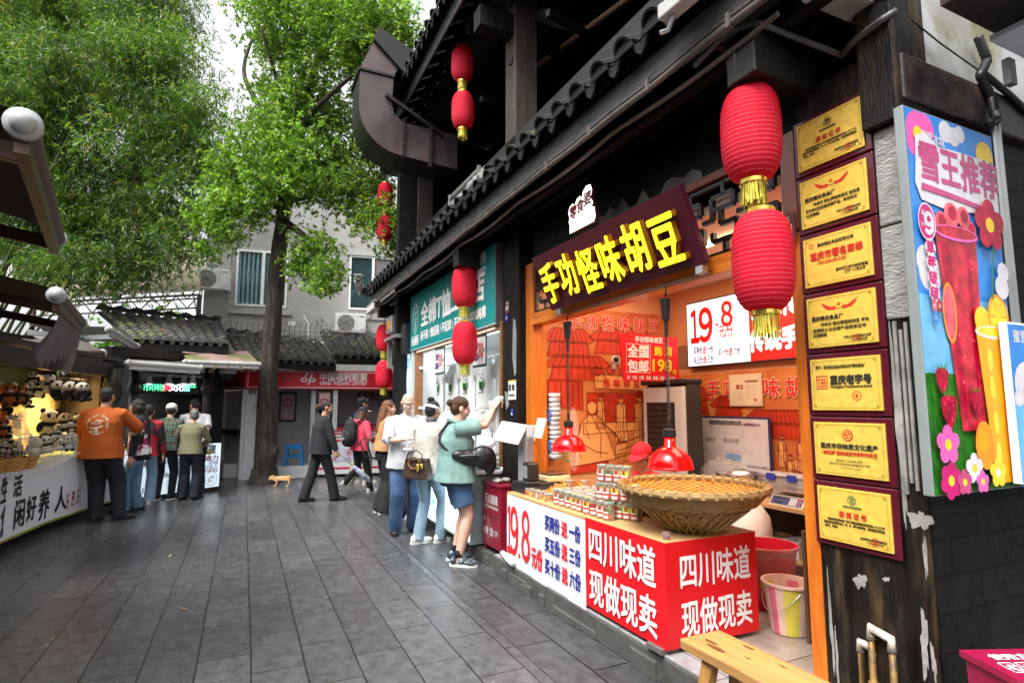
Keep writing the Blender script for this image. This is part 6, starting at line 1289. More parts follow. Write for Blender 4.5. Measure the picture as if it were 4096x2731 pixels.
jb = fthing('junction_box', 'grey junction box with orange window under the far end of the eave', 'junction box', 9.95, 2.3, 2.86); bx('box', GREYM, jb, (-.2, .2, -.05, .1, 0, .3), bev=.01); bx('window', mat('amber_window', (.5, .2, .01), .3), jb, (-.1, .1, -.056, -.05, .07, .22)); bx('shelf', GREYM, jb, (-.35, .5, -.05, .3, -.12, -.06)); bx('post', GREYM, jb, (-.3, -.22, 0, .08, -.6, -.12))
bx('speaker', BLACKP, fthing('wall_speaker', 'dark column speaker beside the teal sign', 'speaker', 9.45, 2.35, 2.45), (0, .25, 0, .2, 0, .5), bev=.01)
gp = fthing('gas_pipes', 'rusty yellow gas pipes with red valve wheel at the foot of the pillar', 'gas pipes', 1.78, 2.57, .17)
GP = mat('yellow_rusty_pipe', (.28, .17, .05), .5, .3, var=.5, vs=12, col2=(.10, .06, .03), c2s=8); GW = mat('white_rusty_fitting', (.5, .45, .4), .5, var=.3, vs=20)
m = MB()
for P_ in ([(-.0, 0, -.2), (0, 0, .36), (.05, 0, .36)], [(.05, 0, -.2), (.05, 0, .42)], [(.14, -.0, -.2), (.14, 0, .40)]): m.tube(P_, .014, 10)
m.build('pipe', GP, gp, smooth=True); m = MB(); m.tube([(.05, 0, .40), (.05, 0, .45), (.14, 0, .43), (.14, 0, .38)], .019, 10); m.tube([(-.002, 0, .33), (0, 0, .37), (.04, 0, .365)], .018, 10); m.build('elbow', GW, gp, smooth=True)
m = MB(); m.tube([(.05, 0, .1), (.05, 0, .22)], .022, 10); m.tube([(.05, 0, .15), (.02, -.06, .16)], .015, 8); m.build('valve', GP, gp, smooth=True)
m = MB(); ax = Vector((-.45, -.89, .1)).normalized(); e1 = ax.cross(Z).normalized(); e2 = e1.cross(ax); c_ = Vector((.015, -.07, .165)); m.tube([c_ + (e1 * math.cos(t) + e2 * math.sin(t)) * .034 for t in np.linspace(0, 6.283, 22)], .008, 8)
for k in range(4): m.tube([c_, c_ + (e1 * math.cos(k * 1.571) + e2 * math.sin(k * 1.571)) * .034], .006, 6)
m.build('valve_wheel', mat('red_wheel', (.42, .06, .04), .45, var=.2), gp, smooth=True)
cbx = thing('wall_cables', 'black corrugated conduit and cables running along the beam and side wall', 'cables', (0, 0, 0), FROT)
def corr(P_, r, name, m_):
 m = MB(); pts = []
 P_ = [Vector(p) for p in P_]
 for p, q5 in zip(P_, P_[1:]):
  k = max(2, int((q5 - p).length / .012)); pts += [p.lerp(q5, i / k) for i in range(k)]
 pts.append(P_[-1]); m.tube(pts, [r * (1 if i % 2 else .88) for i in range(len(pts))], 8); return m.build(name, m_, cbx, smooth=True)
corr([(-2.2, 2.12, 3.42), (-1.98, 2.14, 3.49), (-1.84, 2.2, 3.46), (-1.78, 2.4, 3.40), (-1.7, 2.6, 3.32), (-1.6, 2.535, 3.31), (-1.46, 2.53, 3.33), (-1.42, 2.57, 3.36)], .017, 'conduit', mat('grey_conduit', (.09, .09, .09), .45))
corr([(-1.41, 3.22, 3.42), (-1.4, 3.26, 3.3), (-1.4, 3.18, 3.2), (-1.395, 3.25, 3.1), (-1.38, 3.24, 2.98), (-1.34, 3.14, 2.93), (-1.34, 3.08, 2.90)], .023, 'conduit', BLACKP); corr([(-1.40, 3.21, 3.22), (-1.40, 3.45, 3.16), (-1.40, 3.8, 3.05)], .017, 'conduit', BLACKP)
m = MB(); m.tube([(-1.36, 3.17, 1.2), (-1.36, 3.16, 2.95)], .012, 6); m.tube([(-1.36, 3.21, 1.2), (-1.36, 3.2, 3.0)], .012, 6); m.build('steel_conduit', GREYM, cbx)
m = MB(); m.tube([(-1.98, 2.18, 3.3), (-1.97, 2.17, 3.46)], .012, 6); m.tube([(-1.72, 2.62, 3.34), (-1.55, 2.545, 3.50), (-1.44, 2.55, 3.42), (-1.42, 2.9, 3.3), (-1.41, 3.4, 3.2)], .004, 5)
for k in range(4): m.tube([(-1.9 + .02 * k, 2.3, 3.75), (-1.7, 2.35, 3.62 + .03 * k), (-1.5, 2.42, 3.66 + .02 * k), (-1.45, 2.48, 3.85), (-1.5, 2.45, 4.0)], .007, 5)
m.build('cable', BLACKP, cbx)
rp_ = fthing('red_brown_pipe', 'short red brown pipe strapped to the beam end above the nearest lantern', 'pipe', 2.06, 2.15, 3.46); m = MB(); m.tube([(0, 0, 0), (.18, .5, -.13)], .019, 12); m.build('pipe', mat('red_brown_plastic', (.11, .025, .025), .4), rp_, smooth=True)
wp = thing('ceiling_panel', 'white metal panel jutting out under the beam at the top right corner', 'panel', W(1.2, 2.83, 3.15), FROT); bx('panel', mat('panel_white', (.62, .64, .7), .4), wp, (0, 1.2, .0, .9, 0, .03), bev=.004); bx('timber', BROWNB, wp, (-.05, 1.3, -.25, .9, .12, .26)); bx('wall_bracket', GREYM, wp, (-.05, -.02, .2, .25, -.12, 0))
for i, (a, z, lbb, ln) in enumerate(((2.62, 3.78, 'grey air conditioner frame on the eave roof above the security camera', .7), (7.4, 3.85, 'greenish air conditioner cage on the eave roof below the duct', 1.1))):
 t = fthing('air_conditioner_cage', lbb, 'air conditioner', a, 2.5, z); bx('casing', mat('cage_casing', (.32, .33, .29), .5, var=.2, vs=5), t, (0, ln, .02, .4, .0, .62), bev=.01); m = MB()
 for x in (0, ln): m.box(x - .02, x + .02, -.02, .02, -.15, .7)
 for zz in (.05, .66): m.box(0, ln, -.015, .015, zz - .015, zz + .015)
 for k in range(9): m.box(.08, ln * .5, -.004, .004, .1 + k * .055, .11 + k * .055)
 m.build('cage', GREYM, t)
tp = fthing('tarpaulin', 'crumpled silver plastic sheet draped on the lower eave roof', 'plastic sheet', 6.9, 2.45, 4.45); m = MB(); q = random.Random(11); n = 12
for i in range(n):
 for j in range(8): m.v.append((.9 * i / (n - 1), .02 * q.uniform(-1, 1) + .25 * (j < 3) * (3 - j) / 3, -.45 * max(0, j - 2) / 5 * (.4 + .6 * (i < 4)) + .03 * q.uniform(-1, 1)))
for i in range(n - 1):
 for j in range(7): m.f.append((i * 8 + j, (i + 1) * 8 + j, (i + 1) * 8 + j + 1, i * 8 + j + 1)); m.m.append(0)
m.build('sheet', mat('silver_film', (.35, .35, .34), .25, .3, bump=.4, bs=10), tp, smooth=True)
# ================================================================ souvenir stalls on the left
DARKW = mat('dark_stall_timber', (.025, .017, .012), .45, var=.4, vs=5, bump=.3, bs=30)
SIGNW = mat('matte_white_panel', (.78, .80, .88), .5, var=.05, vs=2)
def seg(p, q):
 p = Vector((p[0], p[1], 0)); q = Vector((q[0], q[1], 0)); r = (q - p).normalized(); return p, q, r, r.cross(Z)
PTS = [(-4.55, 4.3), (-5.5, 6.3), (-5.86, 7.35), (-6.08, 8.4), (-6.2, 9.25)]
st = thing('souvenir_stall', 'souvenir stall with white calligraphy counter and warm lit back wall', 'market stall')
m = MB(); cp_ = MB(); ed = MB(); bs = MB()
def inward(i):
 a = PTS[max(0, i - 1)]; b = PTS[min(len(PTS) - 1, i + 1)]; _, _, r, n = seg(a, b); return -n
for i in range(len(PTS) - 1):
 p, q = [Vector((*P_, 0)) for P_ in PTS[i:i + 2]]; ip, iq = inward(i), inward(i + 1)
 m.hexa([p + Z * .15, p + ip * .03 + Z * .15, q + iq * .03 + Z * .15, q + Z * .15, p + Z * .885, p + ip * .03 + Z * .885, q + iq * .03 + Z * .885, q + Z * .885][::1])
 cp_.hexa([p - ip * .03 + Z * .888, p + ip * .75 + Z * .888, q + iq * .75 + Z * .888, q - iq * .03 + Z * .888, p - ip * .03 + Z * .915, p + ip * .75 + Z * .915, q + iq * .75 + Z * .915, q - iq * .03 + Z * .915])
 ed.hexa([p - ip * .012 + Z * .125, p + ip * .02 + Z * .125, q + iq * .02 + Z * .125, q - iq * .012 + Z * .125, p - ip * .012 + Z * .149, p + ip * .02 + Z * .149, q + iq * .02 + Z * .149, q - iq * .012 + Z * .149])
 bs.hexa([p + ip * .25, p + ip * .7, q + iq * .7, q + iq * .25, p + ip * .25 + Z * .88, p + ip * .7 + Z * .88, q + iq * .7 + Z * .88, q + iq * .25 + Z * .88])
m.build('counter_panel', SIGNW, st); cp_.build('countertop', mat('olive_green_top', (.30, .33, .06), .4, var=.1), st, bev=.004); ed.build('bottom_trim', mat('olive_green_top', (.3, .33, .06)), st); bs.build('counter_body', DARKW, st)
lt_ = MB(); INK = mat('brush_ink', (.012, .011, .02), .5)
def on_seg(i, x, y):
 p, q, r, n = seg(PTS[i], PTS[i + 1]); d = ray(x, y); t = p.dot(n) / d.dot(n); return Vector((d.x * t, d.y * t, CAM_H + d.z * t)), r, n
for ch, x, y, sz, i in (("生", 18, 1958, .30, 0), ("活", 70, 1942, .26, 1), ("悠", 20, 2080, .38, 0), ("闲", 76, 2052, .34, 1), ("好", 124, 2030, .31, 1), ("养", 175, 2016, .38, 1), ("人", 242, 1992, .34, 2)):
 o, r, n = on_seg(i, x, y); lt_.text(ch, o + n * .004, r, (Z - r * .14).normalized(), sz, 0, .026, shear=.12, sx=.8)
for x0, y0, ch in ((272, 1990, "锅里"), (293, 1978, "一锅"), (314, 1970, "家吃")):
 o, r, n = on_seg(2 if x0 < 270 else 3 if 0 else 2, x0, y0)
 for k, c in enumerate(ch): lt_.prism([(-.035, -.045), (.035, -.045), (.035, .045), (-.035, .045)], o + n * .003 - Z * (.095 * k), r, Z, .002, 1); lt_.text(c, o + n * .005 - Z * (.095 * k), r, Z, .07, 2, .03)
lt_.build('lettering', [INK, mat('seal_red', (.35, .02, .03), .5), WHITET], st)
BACKW = mat('warm_banner_cloth', (.66, .45, .18), .7, var=.1, vs=3)
_, _, r1, n1 = seg((-6.75, 5.6), (-7.75, 10.2))
w = MB()
B0, B1_ = Vector((-6.9, 5.4, 0)), Vector((-7.75, 9.9, 0)); rb_ = (B1_ - B0).normalized(); nb2 = rb_.cross(Z)
for i in range(40):
 a, b = B0.lerp(B1_, i / 40) + nb2 * .04 * math.sin(i * .9), B0.lerp(B1_, (i + 1) / 40) + nb2 * .04 * math.sin(i * .9 + .9); w.sheet([a + Z * .6, b + Z * .6, b + Z * 2.05, a + Z * 2.05])
w.build('banner_cloth', BACKW, st, smooth=True)
w = MB(); o = B0.lerp(B1_, .72)
for k, ch in enumerate("龙维"): w.text(ch, o + nb2 * .06 + Z * (1.72 - .36 * k), rb_, Z, .26, 0, .02)
w.build('banner_lettering', mat('brown_ink', (.10, .05, .02), .6), st)
w = MB(); w.hexa([B0 - nb2 * .3, B1_ - nb2 * .3, B1_ - nb2 * .15, B0 - nb2 * .15, B0 - nb2 * .3 + Z * 2.7, B1_ - nb2 * .3 + Z * 2.7, B1_ - nb2 * .15 + Z * 2.7, B0 - nb2 * .15 + Z * 2.7]); w.build('back_wall', DARKW, st)
w = MB(); C0, C1 = Vector((-5.45, 4.6, 0)), Vector((-6.75, 9.75, 0)); w.bar(C0 + Z * 2.18, C1 + Z * 2.18, .16, .22); w.hexa([p + Z * z for z in (2.32, 2.38) for p in (B0, B1_, C1 + nb2 * .15, C0 + nb2 * .15)]); w.build('roof_beam', DARKW, st)
PX_ = [(-5.95, 6.4), (-6.55, 9.35), (-6.95, 9.9)]
for p in PX_[:2]:
 w = MB(); w.lathe([(.11, 0), (.11, 1.6), (.08, 1.62), (.13, 1.68), (.16, 1.8), (.13, 1.92), (.15, 1.95), (.12, 2.0), (.12, 2.2)], 16, (p[0], p[1], 0)); w.build('carved_post', DARKW, st, smooth=True)
w = MB(); w.hexa([Vector((-6.75, 9.35, 0)), Vector((-7.9, 9.9, 0)), Vector((-7.9, 10.1, 0)), Vector((-6.6, 9.6, 0)), Vector((-6.75, 9.35, 2.3)), Vector((-7.9, 9.9, 2.3)), Vector((-7.9, 10.1, 2.3)), Vector((-6.6, 9.6, 2.3))]); w.build('side_wall', DARKW, st)
w = MB(); g0 = at_depth(60, 1465, 7.2); w.prism([(-.35, -.3), (.32, -.3), (.32, .16), (-.35, .16)], g0, rb_, Z, .02); w.build('green_board', mat('olive_board', (.13, .16, .02), .5), st)
shf = MB(); s0, s1 = B0.lerp(B1_, .35) + nb2 * .08, B0.lerp(B1_, .98) + nb2 * .08; shf.hexa([s0 + Z * 1.13, s1 + Z * 1.13, s1 + nb2 * .45 + Z * 1.13, s0 + nb2 * .45 + Z * 1.13, s0 + Z * 1.15, s1 + Z * 1.15, s1 + nb2 * .45 + Z * 1.15, s0 + nb2 * .45 + Z * 1.15]); shf.build('shelf', mat('glass_shelf', (.4, .42, .36), .1), st)
w = MB(); w.bar(B0.lerp(B1_, .2) + nb2 * .6 + Z * 2.02, B0.lerp(B1_, .95) + nb2 * .6 + Z * 2.02, .03, .03); w.build('hanging_rail', GREYM, st)
for t_, e in ((.3, 9), (.58, 15), (.82, 15)):
 p = B0.lerp(B1_, t_) + nb2 * .45 + Z * 2.22; area_light('stall_lamp', st, p, .5, .25, e, (1, .74, .36)).data.spread = R(95)
w = MB()
for t_ in (.3, .58, .82): p = B0.lerp(B1_, t_) + nb2 * .45 + Z * 2.26; w.box(p.x - .12, p.x + .12, p.y - .12, p.y + .12, p.z, p.z + .04)
w.build('lamp', lampm, st)
# ---- plush toys
PW_ = mat('plush_white', (.72, .62, .48), .95, var=.1, vs=30, bump=.6, bs=160); PK = mat('plush_black', (.012, .011, .011), .95, var=.3, vs=30, bump=.6, bs=160); PO = mat('plush_orange', (.42, .10, .02), .95, var=.2, vs=30, bump=.6, bs=160); PP = mat('plush_pink', (.7, .3, .36), .95, var=.1, bump=.5, bs=160)
def plush(name, label, body, limb, headm, grp, lying=0, pack=None):
 t = thing(name, label, 'plush toy', (0, 0, 0), 0, grp)
 def e(nm, c, r, m_, rot=None, nu=14, nv=9, mb=None):
  m = mb or MB(); m.ell(c, r, rot, nu, nv)
  return m if nm is None else m.build(nm, m_, t, smooth=True)
 Rx = lambda a: Matrix.Rotation(R(a), 3, 'X'); Ry = lambda a: Matrix.Rotation(R(a), 3, 'Y')
 if lying: e('body', (0, .3, .2), (.24, .36, .2), body); hc = Vector((0, -.15, .28)); lim = [(.24, .02, .07, 90), (-.24, .02, .07, 90), (.2, .55, .08, 90), (-.2, .55, .08, 90)]
 else: e('body', (0, 0, .3), (.26, .22, .3), body); e('shoulder_band', (0, -.01, .46), (.267, .23, .13), limb); hc = Vector((0, -.05, .72)); lim = [(.26, -.1, .38, 20), (-.26, -.1, .38, 20), (.17, -.24, .09, 80), (-.17, -.24, .09, 80)]
 for x, y, z, a in lim: e('limb', (x, y, z), (.095, .1, .19), limb, Rx(a))
 h = e('head', hc, (.28, .24, .235), headm)
 for sx in (-1, 1):
  e('ear', hc + Vector((sx * .2, .02, .2)), (.085, .05, .085), limb if headm is PW_ or headm is PP else PW_, None, 10, 7); e('eye_patch', hc + Vector((sx * .105, -.205, .025)), (.058, .035, .08), PK, Ry(sx * 28), 10, 7)
 e('muzzle', hc + Vector((0, -.215, -.075)), (.09, .06, .065), PW_, None, 10, 7); e('nose', hc + Vector((0, -.275, -.05)), (.04, .02, .026), PK, None, 8, 6)
 if pack is not None: e('rucksack', (0, .2, .5), (.27, .2, .42), pack)
 return t
HG = 'panda toys and bags hanging in the souvenir stall'; SG = 'panda toys sitting on the stall shelf and counter'; BG = 'small panda toys in the wicker baskets'
def place(proto, x, y, d, size, rz, label=None, first=False, grp=None, px=.3954, ox=0, oy=1380):
 p = at_depth(ox + x * px, oy + y * px, d); s = size * 1.12 * px / FOC * d
 p.z -= s * .5
 rot = (rnd.uniform(-.12, .12), rnd.uniform(-.15, .15), R(rz))
 if first: proto.location = p; proto.rotation_euler = rot; proto.scale = (s,) * 3; return proto
 return dup(proto, p, rot, label, grp, s)
sit = plush('panda_plush', 'large sitting panda toy with green leaf in its paws on the stall shelf', PW_, PK, PW_, SG); place(sit, 480, 790, 7.9, 270, 62, first=True)
lf_ = MB()
for a in (-.5, 0, .6): lf_.sheet([(0, -.36, .35), (.1 + .2 * math.cos(a), -.36, .36 + .25 * math.sin(a)), (.3 + .1 * math.cos(a), -.38, .4 + .4 * math.sin(a)), (.08, -.37, .42)])
lo = lf_.build('leaf', GREENP, sit)
hang = plush('panda_plush', 'panda toy bag at the top left of the hanging row', PW_, PK, PW_, HG); place(hang, 335, 330, 7.5, 150, 60, first=True)
for x, y, d, s, r, lb in ((275, 440, 7.3, 150, 70, 'panda toy hanging beside the red panda toys'), (240, 320, 7.6, 90, 50, 'small panda toy half hidden behind the hanging row'), (500, 390, 7.5, 190, 130, 'panda toy bag hanging upside down with dangling straps'), (270, 560, 7.3, 140, 100, 'panda toy hanging below the red panda toys'), (380, 440, 7.6, 170, 200, 'pale panda bag seen from its back in the hanging row')): dup_ = place(hang, x, y, d, s, r, lb)
for nm, pk, x, lb in (('purple', (.25, .10, .28), 600, 'panda rucksack in purple, leftmost of the three hung by the lamp'), ('grey', (.45, .22, .26), 725, 'panda rucksack in grey and pink, middle of the three'), ('black', (.09, .006, .012), 848, 'panda rucksack in black and red, rightmost of the three')):
 p_ = plush('panda_rucksack', lb, PK, PK, PW_, HG, pack=mat('rucksack_' + nm, pk, .8, bump=.3)); place(p_, x, 455 + (x - 600) * .06, 7.4, 190, 62, first=True)
 c = MB(); c.tube([(0, .1, .9), (.05, .1, 1.2), (0, .1, 1.5)], .02, 6); c.build('strap', PK, p_)
red = plush('red_panda_plush', 'red panda toy at the far left of the hanging row', PO, PK, PO, HG); place(red, 90, 500, 6.9, 230, 62, first=True); place(red, 190, 500, 7.1, 190, 58, 'red panda toy beside the hanging panda with straps'); place(red, 20, 830, 6.4, 200, 70, 'red panda toy low at the left edge above the counter'); place(red, 60, 640, 6.9, 200, 150, 'dark red panda toy seen from behind under the hanging row')
flw = plush('panda_plush', 'panda toy with orange flower on its head on the shelf', PW_, PK, PW_, SG); place(flw, 665, 770, 7.9, 170, 60, first=True); c = MB()
for i in range(5): c.ell((-.05 + .07 * math.cos(i * 1.256), -.24, .85 + .07 * math.sin(i * 1.256)), (.05, .03, .05), nu=8, nv=6)
c.build('flower', mat('flower_orange', (.75, .3, .03), .7), flw)
for x, y, d, s, r, lb in ((765, 770, 8.1, 150, 65, 'panda toy behind the orange shirt man on the shelf'), (585, 850, 7.7, 110, 60, 'small panda toy in front of the large sitting panda'), (725, 830, 7.7, 110, 55, 'small panda toy under the flower panda'), (560, 890, 7.5, 110, 40, 'small black and white panda toy at the shelf edge'), (70, 970, 6.6, 170, 62, 'panda toy with red bow at the left edge of the counter'), (330, 1020, 6.7, 180, 62, 'panda toy inside the clear plastic bag'), (470, 1000, 6.9, 170, 55, 'panda toy with leaves inside the clear plastic bag'), (180, 1020, 6.6, 120, 70, 'panda toy left of the plastic bag'), (20, 1030, 6.4, 110, 60, 'panda toy at the counter corner by the wicker basket'), (600, 1000, 7.2, 110, 55, 'panda toy right of the plastic bag'), (690, 990, 7.4, 150, 60, 'pale panda toy in the glass case')): place(sit if 0 else hang, x, y, d, s, r, lb, grp=SG)
ly = plush('lying_panda_plush', 'lying panda toy on the shelf next to the orange shirt man', PW_, PK, PW_, SG, lying=1); place(ly, 690, 880, 7.6, 160, 100, first=True)
pk_ = plush('panda_plush', 'small pink panda toy in the wicker baskets', PP, PK, PP, BG); place(pk_, 75, 1100, 6.1, 80, 60, first=True); place(pk_, 100, 1085, 6.15, 70, 80, 'small pink panda toy in the wicker baskets', grp=BG)
for x, y, s in ((15, 1085, 70), (45, 1125, 60), (165, 1085, 65), (205, 1085, 60), (235, 1090, 60), (120, 1110, 60), (140, 1070, 60), (0, 1110, 60)): place(hang, x, y, 6.15, s, 62 + rnd.uniform(-25, 25), 'small black and white panda toy in the wicker baskets', grp=BG)
def wicker(label, x, y, d, r):
 p = at_depth(x * .3954, 1380 + y * .3954, d); p.z = .918; t = thing('wicker_basket', label, 'basket', p, 0, 'wicker baskets on the souvenir counter'); m = MB(); n = 40
 for j in range(7):
  for i in range(n): a = 6.283 * i / n; rr = r * (.75 + .25 * j / 6) + (.006 if (i + j) % 2 else -.004); m.v.append((rr * math.cos(a), rr * math.sin(a), .11 * j / 6))
 for j in range(6):
  for i in range(n): m.f.append((j * n + i, j * n + (i + 1) % n, (j + 1) * n + (i + 1) % n, (j + 1) * n + i)); m.m.append(0)
 m.tube([(r * math.cos(a), r * math.sin(a), .115) for a in np.linspace(0, 6.283, 30)], .012, 6); m.prism(circ(0, 0, r * .8, 20), (0, 0, .03), X, Y, .01); m.build('weave', mat('wicker', (.42, .20, .05), .6, var=.3, vs=30), t)
wicker('wicker basket of small panda toys beside the plastic sheet', 195, 1140, 6.15, .16); wicker('wicker basket of small panda toys in the middle of the counter front', 95, 1170, 5.95, .14); wicker('wicker basket of small panda toys at the left edge of the photo', 0, 1180, 5.9, .14)
# clear plastic dust sheet over the counter
ps = thing('plastic_sheet', 'clear crumpled plastic sheet hanging from the stall over the panda toys', 'plastic sheet'); m = MB(); n, k = 22, 30
Q = [at_depth(20, 1665, 6.3), at_depth(90, 1650, 6.9), at_depth(310, 1830, 7.0), at_depth(165, 1880, 6.25)]; q = random.Random(5)
for i in range(n):
 for j in range(k):
  s, t = i / (n - 1), j / (k - 1); p = Q[0].lerp(Q[1], s).lerp(Q[3].lerp(Q[2], s), t); p += Vector((.05, .02, .03)) * math.sin(s * 11 + t * 5) + Vector((.03, 0, .05)) * math.sin(t * 13 - s * 6) + Vector((q.uniform(-1, 1), q.uniform(-1, 1), q.uniform(-1, 1))) * .012 + Z * (-.16 * math.sin(math.pi * t)); m.v.append(p[:])
for i in range(n - 1):
 for j in range(k - 1): m.f.append((i * k + j, (i + 1) * k + j, (i + 1) * k + j + 1, i * k + j + 1)); m.m.append(0)
m.build('film', mat('dusty_film', (.8, .72, .6), .15, var=.2, vs=8, alpha=.35, bump=1, bs=10), ps, smooth=True)
gc = thing('glass_case', 'small glass display case behind the orange shirt man', 'glass case', at_depth(232, 1782, 7.3), R(75)); gc.scale = (.6, .8, .9); m = MB()
for x in (-.3, .3):
 for y in (-.1, .2): m.bar((x, y, -.18), (x, y, .14), .015, .015)
for y in (-.1, .2): m.bar((-.3, y, .14), (.3, y, .14), .015, .015); m.bar((-.3, y, -.18), (.3, y, -.18), .015, .015)
for x in (-.3, .3): m.bar((x, -.1, .14), (x, .2, .14), .015, .015)
m.build('frame', GREYM, gc); bx('pane', mat('case_glass', (.7, .75, .65), .05, alpha=.2), gc, (-.29, .29, -.101, -.097, -.17, .13))
# hook holding a strap
um = thing('umbrella_hook', 'grey hooked handle hanging from the stall eave', 'hook', at_depth(278, 1480, 7.3)); m = MB(); m.tube([(0, 0, .09), (-.02, 0, .02), (-.045, 0, -.04), (-.07, 0, -.06), (-.09, 0, -.04), (-.09, 0, -.01)], .012, 8); m.build('handle', GREYM, um, smooth=True); m = MB(); m.tube([(0, 0, .09), (.03, 0, .2)], .008, 6); m.build('shaft', BLACKP, um)
# ---- awnings
ALUW = mat('white_awning_rail', (.4, .41, .41), .35, .2, var=.12); ALUB = mat('brown_awning_rail', (.085, .046, .033), .4, .3, var=.2); CLB = mat('brown_awning_cloth', (.028, .014, .012), .8, var=.2, bump=.2, bs=40, transl=.04); CLG = mat('grey_green_awning_cloth', (.09, .085, .07), .8, var=.2, bump=.2, bs=40, transl=.2)
def awning(name, label, p, q, back, m_rail, m_cloth, r=.055, arms=(.2, .8), sag=.05, val=0, fold=None):
 t = thing('awning', label, 'awning', (0, 0, 0), 0, 'folding awnings over the stalls'); p, q, back = Vector(p), Vector(q), Vector(back); d = (q - p).normalized(); m = MB()
 m.tube([p, q], r, 16); m.bar(p - Z * r * 1.5, q - Z * r * 1.5, r * .9, r * 1.4); m.build('front_rail', m_rail, t, smooth=False)
 m = MB(); m.tube([q + d * .001, q + d * .03], r * 1.2, 18); m.build('end_cap', mat('end_cap_grey', (.38, .40, .40), .35, var=.06), t); m = MB(); m.tube([p - d * .035, p - d * .001], r * 1.25, 22); m.ell(p - d * .035, (r * .9, r * .9, r * .9), nu=14, nv=8); m.build('end_cap', mat('end_cap_grey', (.38, .40, .40), .35, var=.06), t, smooth=True)
 m = MB(); n, k = 14, 8
 for i in range(n + 1):
  for j in range(k + 1):
   s, u = i / n, j / k; a = p.lerp(q, s) + back * u; a.z += -sag * math.sin(math.pi * u) + .012 * math.sin(s * 20) * u + r; m.v.append(a[:])
 for i in range(n):
  for j in range(k): m.f.append((i * (k + 1) + j, (i + 1) * (k + 1) + j, (i + 1) * (k + 1) + j + 1, i * (k + 1) + j + 1)); m.m.append(0)
 if val:
  V0 = len(m.v)
  for i in range(41):
   s = i / 40; a = p.lerp(q, s); nn = d.cross(Z) * (.03 * math.sin(i * .9)); m.v += [(a + nn * .3)[:], (a + nn - Z * val * (.75 + .25 * abs(math.sin(i * .55))))[:]]
  for i in range(40): m.f.append((V0 + 2 * i, V0 + 2 * i + 1, V0 + 2 * i + 3, V0 + 2 * i + 2)); m.m.append(0)
 m.build('canopy', m_cloth, t, smooth=True)
 for s in arms:
  m = MB(); a = p.lerp(q, s) - Z * r * 1.6; c_ = a + back * .45 + d * .25; m.bar(a, c_, .06, .09); m.bar(c_, a + back * .97 - d * .1 - Z * .05, .06, .09); m.tube([c_ - Z * .06, c_ + Z * .06], .045, 10); m.build('folding_arm', ALUB if m_rail is ALUB else GREYM, t, bev=.006)
 return t
awning('awning', 'nearest brown awning at the top left edge with a pale oval end cap', at_depth(95, 505, 2.65), at_depth(222, 950, 4.35), Vector((-1.5, -.75, .42)), ALUB, CLB, .06, (.06, .9), sag=.0, val=.12)
a2 = awning('awning', 'second brown awning with a drooping cloth end over the pandas', at_depth(227, 1182, 5.1), at_depth(322, 1290, 6.8), Vector((-1.6, -.7, .38)), ALUB, CLB, .06, (.1, .9), sag=.0)
m = MB(); p, q2 = at_depth(245, 1215, 5.3), at_depth(330, 1300, 6.85); n, k = 46, 10
for i in range(n + 1):
 for j in range(k + 1):
  s, u = i / n, j / k; a = p.lerp(q2, s); L_ = .50 + .10 * math.sin(s * 40) ; a += Vector((-.10 * u * u * (1.6 - s), -.05 * u, -L_ * u)) + Vector((.92, .39, 0)) * (.035 * math.sin(s * 44) * (.3 + u)); m.v.append(a[:])
for i in range(n):
 for j in range(k): m.f.append((i * (k + 1) + j, (i + 1) * (k + 1) + j, (i + 1) * (k + 1) + j + 1, i * (k + 1) + j + 1)); m.m.append(0)
m.build('drooping_cloth', mat('mauve_grey_cloth', (.17, .135, .14), .8, var=.15, transl=.2), a2, smooth=True)
awning('awning', 'grey awning with striped brown rail low over the souvenir stall', at_depth(407, 1412, 8.9), at_depth(150, 1425, 7.4), Vector((-.75, .6, .25)), ALUB, CLG, .05, (.05, .75), sag=.02)
awning('awning', 'small grey awning with white rail in front of the mossy tiled roof', at_depth(437, 1318, 9.3), at_depth(546, 1382, 10.3), Vector((-1.2, -.25, .06)), ALUW, CLG, .045, (.15,), sag=.02)
awning('awning', 'short awning with white rail over the lit puzzle stall', at_depth(518, 1451, 9.6), at_depth(800, 1471, 10.4), Vector((-.7, 1.1, .18)), ALUW, CLG, .05, (.12, .85), sag=.02)
awning('awning', 'pinkish mossy awning beside the tree trunk at the kiosk', at_depth(745, 1447, 10.5), at_depth(1036, 1457, 11.2), Vector((-.75, 1.05, .32)), ALUW, mat('mossy_awning_cloth', (.21, .13, .12), .85, var=.2, col2=(.09, .10, .02), c2s=1.8, c2lo=.45, c2hi=.6), .04, (), sag=.0, val=.12)
# ---- puzzle stall
pz = thing('puzzle_stall', 'stall with glowing white puzzle panels, dark posts and spot lamp rail', 'market stall')
Pa, Pb = Vector((-6.28, 9.42, 0)), Vector((-5.56, 11.03, 0)); rp2 = (Pb - Pa).normalized(); np2 = rp2.cross(Z)
m = MB(); m.hexa([Pa + Z * .08, Pb + Z * .08, Pb - np2 * .06 + Z * .08, Pa - np2 * .06 + Z * .08, Pa + Z * .885, Pb + Z * .885, Pb - np2 * .06 + Z * .885, Pa - np2 * .06 + Z * .885]); m.build('light_panel', mat('lit_puzzle_panel', (.75, .82, .9), .4, emit=.28, ecol=(.72, .88, 1)), pz, bev=.004)
m = MB(); m.hexa([Pa - np2 * .06, Pb - np2 * .06, Pb - np2 * .7, Pa - np2 * .7, Pa - np2 * .06 + Z * .88, Pb - np2 * .06 + Z * .88, Pb - np2 * .7 + Z * .88, Pa - np2 * .7 + Z * .88]); m.build('counter', DARKW, pz)
m = MB(); Lz = (Pb - Pa).length
